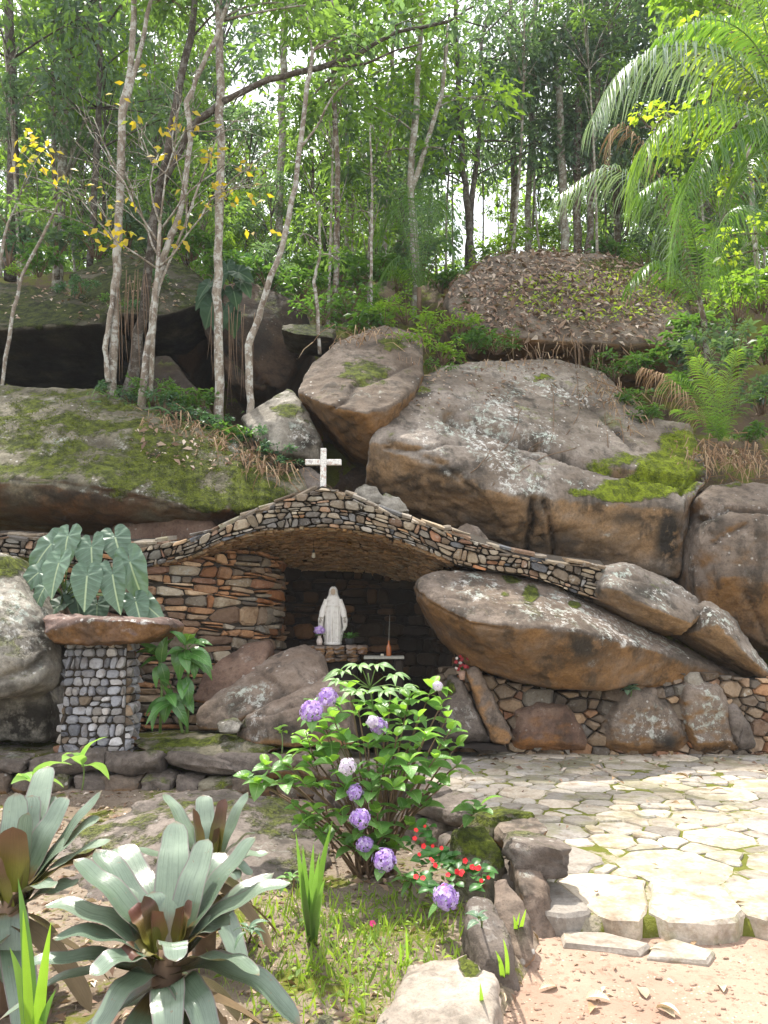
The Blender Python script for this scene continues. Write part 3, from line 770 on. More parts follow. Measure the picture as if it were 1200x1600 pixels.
# ------------------------------------------------------------------ masonry: cells, stones
def clip_half(poly, nx, ny, c):
    out = []
    n = len(poly)
    for i in range(n):
        a, b = poly[i], poly[(i + 1) % n]
        da, db = a[0] * nx + a[1] * ny - c, b[0] * nx + b[1] * ny - c
        if da <= 0:
            out.append(a)
        if (da < 0 < db) or (db < 0 < da):
            t = da / (da - db)
            out.append((a[0] + (b[0] - a[0]) * t, a[1] + (b[1] - a[1]) * t))
    return out

def cells(seeds, bound, nn=26, reach=None):
    """power diagram of (x, y, r) seeds clipped to a convex bound"""
    S = np.array([(s[0], s[1], s[2] if len(s) > 2 else 0.0) for s in seeds])
    res = []
    for i, (x, y, r) in enumerate(S):
        d2 = (S[:, 0] - x) ** 2 + (S[:, 1] - y) ** 2
        order = np.argsort(d2)[1:nn + 1]
        poly = list(bound)
        for j in order:
            X, Y, Rr = S[j]
            nx, ny = X - x, Y - y
            c = (X * X + Y * Y - Rr * Rr - x * x - y * y + r * r) / 2
            poly = clip_half(poly, nx, ny, c)
            if len(poly) < 3:
                break
        if reach and len(poly) >= 3:
            for k in range(9):
                a = k * 2 * math.pi / 9 + i
                poly = clip_half(poly, math.cos(a), math.sin(a), math.cos(a) * x + math.sin(a) * y + reach * r)
                if len(poly) < 3:
                    break
        if len(poly) >= 3:
            res.append((i, poly))
    return res

def area(poly):
    return 0.5 * sum(a[0] * b[1] - b[0] * a[1] for a, b in zip(poly, poly[1:] + poly[:1]))

def inset(poly, d):
    """convex polygon moved inwards by d"""
    out = list(poly)
    if area(poly) < 0:
        poly = poly[::-1]; out = list(poly)
    for a, b in zip(poly, poly[1:] + poly[:1]):
        ex, ey = b[0] - a[0], b[1] - a[1]
        L = math.hypot(ex, ey)
        if L < 1e-6:
            continue
        nx, ny = ey / L, -ex / L
        out = clip_half(out, nx, ny, a[0] * nx + a[1] * ny - d)
        if len(out) < 3:
            return []
    return out

def tidy(poly, rng, cut=0.22, maxn=9):
    """corners knocked off, slightly irregular, short edges dropped"""
    per = sum(math.dist(a, b) for a, b in zip(poly, poly[1:] + poly[:1]))
    q = []
    for i, b in enumerate(poly):
        if math.dist(b, poly[i - 1]) > per * 0.035:
            q.append(b)
    if len(q) < 3:
        return []
    out = []
    n = len(q)
    for i in range(n):
        a, b, c = q[i - 1], q[i], q[(i + 1) % n]
        v1 = (a[0] - b[0], a[1] - b[1]); v2 = (c[0] - b[0], c[1] - b[1])
        l1, l2 = math.hypot(*v1), math.hypot(*v2)
        cosang = (v1[0] * v2[0] + v1[1] * v2[1]) / (l1 * l2 + 1e-9)
        if cosang > -0.55 and len(out) + (n - i) < maxn:
            k1, k2 = cut * rng.uniform(0.5, 1.2), cut * rng.uniform(0.5, 1.2)
            out.append((b[0] + v1[0] * k1, b[1] + v1[1] * k1)); out.append((b[0] + v2[0] * k2, b[1] + v2[1] * k2))
        else:
            out.append(b)
    return out

def stone_geo(poly, mapf, rng, proud=0.03, deep=0.06, bev=0.25, tilt=0.02):
    """vertices and faces of one stone: poly in wall coordinates, mapf(u, v, d) -> world, d outwards"""
    n = len(poly)
    cx, cy = sum(p[0] for p in poly) / n, sum(p[1] for p in poly) / n
    size = math.sqrt(abs(area(poly)))
    h = proud * rng.uniform(0.6, 1.4)
    tu, tv = rng.uniform(-tilt, tilt) / max(size, .02), rng.uniform(-tilt, tilt) / max(size, .02)
    V, F = [], []
    hh = lambda x, y: max(h * 0.35, h + (x - cx) * tu + (y - cy) * tv)
    for (x, y) in poly:
        V.append(mapf(x, y, -deep))
    for (x, y) in poly:
        V.append(mapf(x, y, hh(x, y) * 0.45 * rng.uniform(0.7, 1.2)))
    for (x, y) in poly:
        k = 1 - bev * rng.uniform(0.7, 1.3)
        X, Y = cx + (x - cx) * k, cy + (y - cy) * k
        V.append(mapf(X, Y, hh(X, Y) * rng.uniform(0.92, 1.08)))
    V.append(mapf(cx + rng.uniform(-.1, .1) * size, cy + rng.uniform(-.1, .1) * size, hh(cx, cy) * rng.uniform(1.0, 1.2)))
    for i in range(n):
        j = (i + 1) % n
        F.append((i, j, n + j, n + i)); F.append((n + i, n + j, 2 * n + j, 2 * n + i)); F.append((2 * n + i, 2 * n + j, 3 * n))
    return V, F

def stone(name, poly, mapf, rng, mat, parent, **kw):
    V, F = stone_geo(poly, mapf, rng, **kw)
    c = np.mean(np.array([tuple(v) for v in V]), 0)
    V = [Vector(v) - Vector(c) for v in V]
    # keep faces outward
    a, b, d = V[F[2][0]], V[F[2][1]], V[F[2][2]]
    me = mesh_np(name, V, F, smooth=False)
    bm = bmesh.new(); bm.from_mesh(me); bmesh.ops.recalc_face_normals(bm, faces=bm.faces); bm.to_mesh(me); bm.free()
    return link(name, me, mat, parent, loc=Vector(c))

def scatter(rng, bound, rmin, rmax, tries=6000, ok=None, pre=(), rfun=None):
    """dart throwing with a radius of its own for every dart"""
    x0, x1 = min(p[0] for p in bound), max(p[0] for p in bound)
    y0, y1 = min(p[1] for p in bound), max(p[1] for p in bound)
    pts = [tuple(p) for p in pre]
    A = np.array(pts).reshape(-1, 3) if pts else np.zeros((0, 3))
    for k in range(tries):
        x, y = rng.uniform(x0, x1), rng.uniform(y0, y1)
        f = 1 - k / tries
        r = rmin + (rmax - rmin) * (f ** 1.5) * rng.random() if rfun is None else rfun(x, y, f)
        if ok and not ok(x, y):
            continue
        if len(A) and (((A[:, 0] - x) ** 2 + (A[:, 1] - y) ** 2) < (0.85 * (A[:, 2] + r)) ** 2).any():
            continue
        pts.append((x, y, r)); A = np.vstack([A, [x, y, r]])
    return pts

def interp(pts, x):
    return float(np.interp(x, [p[0] for p in pts], [p[1] for p in pts]))

def pick(rng, pairs):
    t = rng.random() * sum(w for _, w in pairs)
    for m, w in pairs:
        t -= w
        if t <= 0:
            return m
    return pairs[-1][0]

def rough(poly, rng, amp):
    """midpoints pushed in or out for a broken edge"""
    out = []
    for a, b in zip(poly, poly[1:] + poly[:1]):
        out.append(a)
        L = math.dist(a, b)
        if L > amp * 7:
            nx, ny = (b[1] - a[1]) / L, -(b[0] - a[0]) / L
            t, e = rng.uniform(.35, .65), rng.uniform(-amp, amp * .6)
            out.append((a[0] + (b[0] - a[0]) * t + nx * e, a[1] + (b[1] - a[1]) * t + ny * e))
    return out

def courses(L, H, hs, ws, rng, wave=0.02, split=0.3, slant=0.35, sag=0.0):
    """uneven rows of stones over [0, L] x [0, H]; some rows take thin pairs"""
    ph = [rng.uniform(0, 6.28) for _ in range(4)]
    polys, y, k = [], -rng.uniform(0, hs[0]), 0
    def line(k, y, u):
        return y + sag * u + wave * (math.sin(u * 2.1 + ph[0] + k * 1.7) + 0.6 * math.sin(u * 5.3 + ph[1] + k * 2.9) + 0.4 * math.sin(u * 11 + ph[2] + k * 4.1))
    while y < H + hs[1] - min(0, sag * L):
        h = rng.uniform(*hs)
        x = -rng.uniform(0, ws[0])
        e0 = rng.uniform(-slant, slant) * h
        while x < L + ws[1]:
            w = rng.uniform(*ws) * (0.6 + 0.4 * h / hs[1])
            if rng.random() < 0.18: w *= 0.5
            e1 = rng.uniform(-slant, slant) * h
            q = lambda u, v: (u, line(k, y, u) * (1 - v) + line(k + 1, y + h, u) * v)
            rows = [(0, 1)]
            if h > hs[0] * 1.3 and rng.random() < split:
                c = rng.uniform(.35, .65); rows = [(0, c), (c, 1)]
            for (a, b) in rows:
                p = [q(x + e0 * (a - .5), a), q(x + w + e1 * (a - .5), a), q(x + w + e1 * (b - .5), b), q(x + e0 * (b - .5), b)]
                j = h * 0.08
                p = [(u + rng.uniform(-j, j), v + rng.uniform(-j, j)) for u, v in p]
                polys.append(p)
            x += w; e0 = e1
        y += h; k += 1
    return polys

# ---- the arch: a band of stones over a shallow vault
ARCH_TOP = [(-60, 838), (0, 836), (100, 842), (195, 850), (240, 848), (300, 838), (350, 820), (400, 797), (440, 780), (480, 765), (505, 757), (530, 765), (560, 780), (600, 795), (640, 810), (700, 828), (750, 845), (800, 862), (850, 873), (900, 880), (948, 885)]
ARCH_BOT = [(-60, 868), (0, 866), (100, 880), (195, 890), (228, 887), (260, 880), (300, 868), (350, 846), (400, 832), (460, 825), (510, 824), (560, 829), (600, 838), (640, 851), (680, 868), (710, 882), (760, 893), (820, 900), (860, 912), (900, 928), (948, 942)]
ARCH_Y = [(-60, 9.0), (230, 8.95), (400, 8.75), (505, 8.7), (640, 8.75), (760, 8.85), (948, 8.95)]

def arch_map(scale_x):
    def f(u, v, d):
        px = u / scale_x
        Y = interp(ARCH_Y, px) - d
        t, b = interp(ARCH_TOP, px), interp(ARCH_BOT, px)
        return P(px, b + (t - b) * v, Y)
    return f

rng = random.Random(7)
arch = thing('stone_arch', 'low dry stone arch of mixed slate and rust stones, roof of the grotto', 'arch', P(505, 757, 8.9))
# core: band front, roof top and vault soffit in one body
pxs = list(np.linspace(-60, 948, 85))
Vc, Fc = [], []
for px in pxs:
    Y = interp(ARCH_Y, px)
    t, b = interp(ARCH_TOP, px), interp(ARCH_BOT, px)
    ft, fb = P(px, t + 2, Y + 0.035), P(px, b - 1, Y + 0.035)
    w = sstep(235, 300, px) * (1 - sstep(640, 705, px))
    depth = 0.28 + 1.75 * w
    rise = 0.10 - 0.06 * w
    bt = ft + Vector((0, depth, rise))
    k = 0.45 * w
    fb2 = fb + Vector((0, 0.45 * depth, -0.05 * w))
    bb = fb + Vector((0, depth, -0.36 * w))
    Vc += [ft, fb, fb2, bb, bt]
for i in range(len(pxs) - 1):
    for k in range(5):
        a, b_ = i * 5 + k, i * 5 + (k + 1) % 5
        Fc.append((a, b_, b_ + 5, a + 5))
Fc += [(4, 3, 2, 1, 0), tuple(len(Vc) - 5 + q for q in range(5))]
link('core', mesh_np('core', Vc, Fc, smooth=False), M['mortar'], arch)

SX = 8.75 / FOC
KV = 0.42                                  # metres the band is high, for even cells
f_arch = arch_map(SX)
hgt = lambda px: abs(interp(ARCH_BOT, px) - interp(ARCH_TOP, px)) * SX
BW = (948 + 60) * SX
# seeds are thrown in a frame flattened by 0.62 so that stones lie longer than high
FL = 0.58
def arch_ok(x, y):
    px = x / SX - 60
    return True
def mp(u, v, d):
    px = u / SX - 60
    return f_arch(px * SX, v / max(hgt(px), 0.02), d)
ap = [(p, 0) for p in courses(BW, 0.52, (0.042, 0.105), (0.06, 0.20), rng, 0.02, 0.3, 0.8)]
ap.sort(key=lambda t: -abs(area(t[0])))
kept = []
for poly, _ in ap:
    cx = sum(q[0] for q in poly) / 4; cy = sum(q[1] for q in poly) / 4
    if not 0 < cx < BW: continue
    H = hgt(cx / SX - 60)
    poly = clip_half(poly, 0, -1, -0.002)
    poly = clip_half(poly, 0, 1, H - 0.022) if len(poly) > 2 else []
    poly = inset(poly, 0.004) if len(poly) > 2 else []
    poly = tidy(poly, rng, 0.24) if len(poly) > 2 else []
    if len(poly) < 3 or abs(area(poly)) < 0.0005: continue
    kept.append((poly, cx / SX - 60, cy))
for k, (poly, sx, cy) in enumerate(kept):
    low = cy < 0.09
    mat = pick(rng, [(M['st_slate'], 2), (M['st_roof'], 4)]) if low and 300 < sx < 700 else pick(rng, [(M['st_roof'], 7), (M['st_slate'], 0.5), (M['st_tan'], 4), (M['st_brown'], 1.5), (M['st_rust'], 0.7)])
    stone('stone', poly, mp, rng, mat, arch, proud=0.045, deep=0.05, bev=0.17, tilt=0.035)
# thin cap slabs along the slope, a little proud of the face
x = -55.0
while x < 935:
    wpx = rng.uniform(12, 38)
    for layer in range(2 if rng.random() < 0.6 else 1):
        xa, xb = x + rng.uniform(-3, 1), min(x + wpx + rng.uniform(-2, 3), 945)
        Y = interp(ARCH_Y, x)
        th = rng.uniform(0.02, 0.055)
        pa, pb = P(xa, interp(ARCH_TOP, xa) + 6 - 5 * layer + rng.uniform(-3, 3), Y - rng.uniform(-0.02, 0.06)), P(xb, interp(ARCH_TOP, xb) + 6 - 5 * layer + rng.uniform(-3, 3), Y - rng.uniform(-0.02, 0.06))
        d = pb - pa
        dep = rng.uniform(0.3, 0.42)
        up = Vector((-d.z, 0, d.x)).normalized()
        if up.z < 0: up = -up
        jit = lambda s=0.012: Vector((rng.uniform(-s, s), rng.uniform(-s, s), rng.uniform(-s, s) * 0.5))
        Vs = []
        for (q, b) in ((pa, 0), (pb, 0), (pb, 1), (pa, 1)):
            Vs.append(q + Vector((0, dep * b, 0.05 * b)) + jit())
        top = [v + up * th + jit(0.006) + (Vector((0, 0.012, 0)) if k < 2 else Vector((0, 0, 0))) for k, v in enumerate(Vs)]
        mid = [v + up * th * 0.6 + (Vector((0, -0.01, 0)) if k < 2 else Vector((0, 0, 0))) for k, v in enumerate(Vs)]
        Vs = Vs + mid + top
        Fs = [(3, 2, 1, 0), (8, 9, 10, 11)] + [(a, (a + 1) % 4, 4 + (a + 1) % 4, 4 + a) for a in range(4)] + [(4 + a, 4 + (a + 1) % 4, 8 + (a + 1) % 4, 8 + a) for a in range(4)]
        c = sum(Vs, Vector()) / len(Vs)
        link('stone', mesh_np('cap_stone', [v - c for v in Vs], Fs, smooth=False), pick(rng, [(M['st_roof'], 5), (M['st_slate'], 0.8), (M['st_flag'], 1.2)]), arch, loc=c)
    x += wpx

# vault soffit: thousands of thin slivers of stone, corbelled
def sliver_cloud(n, rng, where, size, matname, name, parent):
    Vs, Fs = [], []
    box = np.array([[-1, -1, -1], [1, -1, -1], [1, 1, -1], [-1, 1, -1], [-1, -1, 1], [1, -1, 1], [1, 1, 1], [-1, 1, 1]], float) * 0.5
    bf = np.array([[0, 3, 2, 1], [4, 5, 6, 7], [0, 1, 5, 4], [1, 2, 6, 5], [2, 3, 7, 6], [3, 0, 4, 7]])
    T = []
    for k in range(n):
        p, M3 = where(rng)
        s = np.array(size(rng))
        b = box * s * (1 + np.array([[rng.uniform(-.25, .25) for _ in range(3)] for _ in range(8)]))
        Vs.append(b @ np.array(M3).T + np.array(p)); Fs.append(bf + 8 * k)
        T += [rng.random()] * 8
    me = mesh_np(name, np.concatenate(Vs), np.concatenate(Fs), {'tint': T}, smooth=False)
    o = link(name, me, matname, parent)
    o['kind'] = 'stuff'
    return o

m_ = NT('corbel_stone')
t_ = m_.attr('tint')
col_ = m_.ramp(t_, [(0, (0.22, 0.13, 0.07)), (0.3, (0.42, 0.26, 0.14)), (0.55, (0.32, 0.23, 0.15)), (0.75, (0.50, 0.30, 0.15)), (1, (0.42, 0.33, 0.23))])
n_ = m_.noise(m_.pos(), 30, 4, 0.7)
col_ = m_.mix(0.6, col_, m_.mix(1.0, col_, m_.ramp(n_, [(0.3, (0.5, 0.5, 0.5)), (0.7, (1.4, 1.4, 1.4))]), 'MULTIPLY'))
M['corbel'] = m_.done(m_.principled(col_, 0.9, m_.bump(n_, 0.5, 0.02), 0.2))

def on_soffit(rng):
    px = rng.uniform(240, 702)
    s = rng.random() ** 0.8
    Y0 = interp(ARCH_Y, px) + 0.02
    b = interp(ARCH_BOT, px)
    w = float(sstep(235, 300, px) * (1 - sstep(640, 705, px)))
    depth = 0.28 + 1.75 * w
    fb = P(px, b - 1, Y0)
    if s < 0.45:
        z = -0.05 * w * s / 0.45
    else:
        z = -0.05 * w - 0.31 * w * (s - 0.45) / 0.55
    p = fb + Vector((0, depth * s, z - 0.004))
    sl = (interp(ARCH_BOT, px + 8) - interp(ARCH_BOT, px - 8)) / 16
    rot = Matrix.Rotation(math.atan(sl) + rng.uniform(-0.12, 0.12), 3, 'Y') @ Matrix.Rotation(rng.uniform(-0.15, 0.15) - 0.15, 3, 'X')
    return p, rot
sliver_cloud(3400, rng, on_soffit, lambda r: (r.uniform(0.04, 0.13), r.uniform(0.03, 0.06), r.uniform(0.02, 0.055)), M['corbel'], 'corbel_stones', arch)

# ---- a wall along a plan line, stones as parts
def plan_wall(name, label, plan, z0, ztop, rng, rmin, rmax, mats, flat=0.55, proud=0.035, tries=5000, gap=0.005, big=(), thick=0.3, skew=0.0, limit=300, ok=None, zfun=None, cat='wall', coremat='mortar', tilt=0.015, rows=None, cut=0.22):
    """plan: list of (x, y); ztop: function of the length along the wall"""
    L = [0.0]
    for a, b in zip(plan[:-1], plan[1:]):
        L.append(L[-1] + math.dist(a, b))
    def at(u):
        u = max(-0.2, min(u, L[-1] + 0.2))
        x, y = np.interp(u, L, [p[0] for p in plan]), np.interp(u, L, [p[1] for p in plan])
        e = 0.05
        dx = np.interp(min(u + e, L[-1]), L, [p[0] for p in plan]) - np.interp(max(u - e, 0), L, [p[0] for p in plan])
        dy = np.interp(min(u + e, L[-1]), L, [p[1] for p in plan]) - np.interp(max(u - e, 0), L, [p[1] for p in plan])
        q = math.hypot(dx, dy) + 1e-9
        return x, y, dy / q, -dx / q
    def f(u, v, d):
        x, y, nx, ny = at(u)
        return Vector((x + nx * d, y + ny * d, z0 + v))
    w = thing(name, label, cat, f(L[-1] / 2, 0, 0))
    us = np.linspace(0, L[-1], max(6, int(L[-1] / 0.12)))
    Vs, Fs = [], []
    for u in us:
        H = ztop(u)
        Vs += [f(u, -0.1, -0.01), f(u, H - 0.01, -0.01), f(u, H - 0.01, -thick), f(u, -0.1, -thick)]
    for i in range(len(us) - 1):
        for k in range(4):
            a, b = i * 4 + k, i * 4 + (k + 1) % 4
            Fs.append((a, b, b + 4, a + 4))
    Fs += [(3, 2, 1, 0), tuple(len(Vs) - 4 + q for q in range(4))]
    link('core', mesh_np('core', Vs, Fs, smooth=False), M[coremat], w)
    HM = max(ztop(u) for u in us)
    bnd = [(0, 0), (L[-1], 0), (L[-1], HM / flat), (0, HM / flat)]
    pre = [(a, b / flat, c) for a, b, c in big]
    if rows:
        cl0 = [((sum(q[0] for q in p) / 4, sum(q[1] for q in p) / 4), p) for p in courses(L[-1], HM, rng=rng, **rows)]
        flat = 1.0
    sd = [] if rows else scatter(rng, bnd, rmin, rmax, tries, pre=pre, ok=(lambda x, y: y * flat < ztop(x)) if ok is None else (lambda x, y: y * flat < ztop(x) and ok(x, y * flat)))
    cl = []
    for i, poly in (enumerate(p for _, p in cl0) if rows else cells(sd, bnd)):
        if rows:
            sd.append(cl0[i][0])
            if not 0 <= sd[i][0] <= L[-1]: continue
            poly = clip_half(poly, 0, -1, 0.0)
            if len(poly) < 3: continue
        H = ztop(sd[i][0]) / flat
        poly = clip_half(poly, 0, 1, H)
        poly = inset(poly, gap) if len(poly) >= 3 else []
        poly = tidy(poly, rng, cut) if len(poly) >= 3 else []
        if len(poly) >= 3 and abs(area(poly)) > 0.0004:
            cl.append((abs(area(poly)), sd[i], poly))
    cl.sort(key=lambda t: -t[0])
    sk = lambda u, v, d: f(u, v * flat - skew * 0, d)
    rest = []
    for k, (a_, s_, poly) in enumerate(cl):
        mat = mats(s_[0], s_[1] * flat, rng)
        kw = dict(proud=proud, deep=0.04, bev=0.2, tilt=tilt)
        if k < limit:
            stone('stone', poly, sk, rng, mat, w, **kw)
        else:
            rest.append(stone_geo(poly, sk, rng, **kw))
    if rest:
        V, F = [], []
        for v, q in rest:
            F += [tuple(i + len(V) for i in t) for t in q]; V += v
        o = link('small_stones', mesh_np('small_stones', V, F, smooth=False), mats(0, 0, rng), w)
        o['kind'] = 'stuff'
    return w, f

# left grotto wall, bending into the niche
plan_left = [tuple(P(px, 1000, Y).xy) for px, Y in ((40, 9.05), (150, 9.0), (235, 8.98), (300, 9.1), (360, 9.3), (410, 9.6), (432, 9.95), (440, 10.5))]
def ztop_left(u):
    x = np.interp(u, np.cumsum([0] + [math.dist(a, b) for a, b in zip(plan_left[:-1], plan_left[1:])]), [40, 150, 235, 300, 360, 410, 432, 440])
    return interp([(40, 1.93), (235, 1.9), (300, 2.0), (360, 2.12), (410, 2.1), (440, 2.0)], x)
plan_wall('grotto_wall', 'dry stone grotto wall of flat rust coloured stones left of the statue', plan_left, 0.25, ztop_left, random.Random(11), 0.042, 0.15,
          lambda u, v, r: pick(r, [(M['st_rust'], 4), (M['st_tan'], 2.5), (M['st_brown'], 2)]) if u > 1.5 and v > 0.55 else pick(r, [(M['st_brown'], 5), (M['st_rust'], 1.5), (M['st_roof'], 2)]),
          proud=0.05, rows=dict(hs=(0.06, 0.17), ws=(0.12, 0.48), wave=0.03, split=0.5, slant=0.8, sag=-0.06), tilt=0.045)
# back and right side of the niche
plan_back = [tuple(P(px, 1000, Y).xy) for px, Y in ((440, 10.45), (470, 10.75), (540, 10.8), (620, 10.7), (680, 10.3), (712, 9.6), (720, 9.1))]
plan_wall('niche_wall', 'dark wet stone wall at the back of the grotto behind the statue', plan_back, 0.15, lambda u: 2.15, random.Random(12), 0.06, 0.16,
          lambda u, v, r: M['st_inner_shade'], proud=0.06, rows=dict(hs=(0.09, 0.2), ws=(0.14, 0.45), wave=0.02, split=0.3), coremat='inner_dark', tilt=0.04)
# floor of the niche
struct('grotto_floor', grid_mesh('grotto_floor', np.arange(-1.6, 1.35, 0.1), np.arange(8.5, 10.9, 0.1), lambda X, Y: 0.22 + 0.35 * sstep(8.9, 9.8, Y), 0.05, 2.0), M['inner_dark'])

# ---- pillar with its capstone
pb = P(148, 1168, 7.72)
pil = thing('stone_pillar', 'square pillar of pale grey cobbles carrying a rust capstone, beside the philodendron', 'pillar', (pb.x, 7.72, 0.28))
def pil_face(f0, f1, n):
    pass
PW, PD, PH = 0.315, 0.19, 1.09
rngp = random.Random(21)
corner = [(-PW, -PD), (PW, -PD), (PW, PD), (-PW, PD)]
Vs = []
for z, s in ((-0.1, 0.98), (PH, 0.9)):
    Vs += [Vector((pb.x + a * s, 7.84 + b * s, 0.28 + z)) for a, b in corner]
link('core', mesh_np('core', Vs, [(0, 1, 5, 4), (1, 2, 6, 5), (2, 3, 7, 6), (3, 0, 4, 7), (4, 5, 6, 7)], smooth=False), M['mortar'], pil)
for side in range(4):
    a, b = corner[side], corner[(side + 1) % 4]
    Lw = math.dist(a, b)
    nx, ny = (b[1] - a[1]) / Lw, -(b[0] - a[0]) / Lw
    def pm(u, v, d, a=a, b=b, nx=nx, ny=ny, Lw=Lw):
        s = 0.985 - 0.085 * v / PH
        t = u / Lw
        return Vector((pb.x + (a[0] + (b[0] - a[0]) * t) * s + nx * d, 7.84 + (a[1] + (b[1] - a[1]) * t) * s + ny * d, 0.28 + v))
    for poly in courses(Lw, PH, (0.07, 0.125), (0.08, 0.165), rngp, 0.008, 0.22, 0.4):
        cx, cy = sum(q[0] for q in poly) / 4, sum(q[1] for q in poly) / 4
        if not (-0.02 < cx < Lw + 0.02 and -0.02 < cy < PH): continue
        for (nx_, ny_, c_) in ((-1, 0, 0), (1, 0, Lw), (0, 1, PH)):
            poly = clip_half(poly, nx_, ny_, c_) if len(poly) > 2 else []
        poly = inset(poly, 0.005) if len(poly) > 2 else []
        poly = tidy(poly, rngp, 0.27) if len(poly) >= 3 else []
        if len(poly) < 3 or abs(area(poly)) < 0.0006: continue
        edge_st = cx < 0.08 or cy < 0.12
        stone('stone', poly, pm, rngp, pick(rngp, [(M['st_grey'], 2), (M['st_brown'], 1.2)]) if edge_st else pick(rngp, [(M['st_grey'], 9), (M['st_brown'], 0.5)]), pil, proud=0.035, deep=0.04, bev=0.2, tilt=0.035)
cap = rock('capstone', None, [[(64, 966, 7.4), (75, 960, 7.75), (262, 966, 7.6), (266, 974, 7.35), (240, 972, 7.22), (150, 966, 7.2), (68, 988, 7.32), (84, 1005, 7.36), (205, 1004, 7.28), (244, 993, 7.3), (266, 982, 7.4), (150, 1006, 7.3), (90, 1006, 7.7), (240, 998, 7.7)]],
           M['rock_cap'], 0.018, 1, 0.02, 2.5, 0.02, 40, lichen=[(180, 975, 70, 14, 1.0)], stain=[(110, 985, 35, 14, 0.7)], back=0.5)
cap.parent = pil
cap.location = cap.location - pil.location

# ---- rubble wall under the wedge boulder
RW_Y = 8.92
k_ = RW_Y / FOC
big_px = [(857, 1140, 44), (1010, 1122, 52), (1107, 1128, 42), (800, 1075, 17), (1160, 1130, 22), (850, 1085, 26), (910, 1095, 18), (960, 1100, 18), (918, 1138, 18)]
rubble_plan = [tuple(P(px, 1165, Y).xy) for px, Y in ((690, 9.25), (735, 9.0), (800, 8.92), (950, 8.9), (1100, 8.9), (1200, 8.92), (1330, 9.0))]
X0 = rubble_plan[0][0]
def rub_top(u):
    px = (X0 + u) / RW_Y * FOC + 600
    return interp([(690, 0.95), (740, 0.93), (800, 0.82), (870, 0.68), (930, 0.72), (1000, 0.86), (1100, 0.92), (1180, 0.82), (1240, 0.9), (1330, 1.2)], px)
def rub_u(px): return P(px, 1165, RW_Y).x - X0
pre = []
for (bx, by, br) in big_px[3:]:
    p = P(bx, by, RW_Y); pre.append((p.x - X0 + 0.02, p.z - 0.1, br * k_ * 0.9))
rubble, rub_f = plan_wall('rubble_wall', 'rubble stone wall of brown boulders packed under the wedge boulder', rubble_plan, 0.06, rub_top, random.Random(31), 0.045, 0.15,
          lambda u, v, r: pick(r, [(M['st_brown'], 5), (M['st_rust'], 2.0), (M['st_roof'], 1.5)]), flat=0.7, proud=0.07, tries=6000, big=pre, tilt=0.07, gap=0.005, cut=0.1)
def face_rock(parent, pxs_, Y, mat, seed, thick=0.35, bulge=0.14, voxel=0.025, **kw):
    cx, cy = np.mean([p[0] for p in pxs_]), np.mean([p[1] for p in pxs_])
    pts = [P(a, b, Y) for a, b in pxs_] + [P(cx + (a - cx) * 0.72, cy + (b - cy) * 0.72, Y - bulge) for a, b in pxs_] + [P(a, b, Y) + Vector((0, thick, 0)) for a, b in pxs_]
    o = rock('stone', None, [pts], mat, voxel, 3, 0.02, 2.0, 0.012, seed, back=0, **kw)
    if parent is not None:
        o.parent = parent; o.location = o.location - parent.location
    return o
face_rock(rubble, [(942, 1168), (938, 1118), (980, 1074), (1022, 1074), (1058, 1112), (1078, 1150), (1068, 1176), (990, 1182)], 8.85, M['rock_brown'], 50, lichen=[(1010, 1130, 60, 50, 1.3)], stain=[(1045, 1160, 25, 20, 1.0)])
face_rock(rubble, [(1058, 1090), (1066, 1064), (1120, 1064), (1148, 1108), (1158, 1174), (1088, 1180), (1068, 1140)], 8.85, M['rock_brown'], 51, lichen=[(1100, 1120, 50, 60, 1.4)])
face_rock(rubble, [(1133, 1100), (1150, 1098), (1172, 1130), (1184, 1168), (1160, 1175), (1140, 1150)], 8.8, M['rock_dark'], 52, thick=0.25, bulge=0.08)
face_rock(rubble, [(797, 1172), (806, 1110), (838, 1096), (888, 1100), (914, 1138), (918, 1172)], 8.85, M['rock_rust'], 53, lichen=[(830, 1165, 30, 12, 1.4)])
face_rock(rubble, [(728, 1045), (745, 1040), (765, 1075), (780, 1110), (802, 1150), (795, 1165), (770, 1162), (748, 1110)], 8.72, M['rock_tan'], 54, thick=0.2, bulge=0.06)
face_rock(rubble, [(690, 1165), (692, 1100), (705, 1055), (722, 1060), (745, 1110), (768, 1160)], 8.78, M['rock_dark'], 55, thick=0.35, bulge=0.1, lichen=[(730, 1125, 30, 40, 1.3)], moss=[(705, 1075, 14, 20, 0.8)])

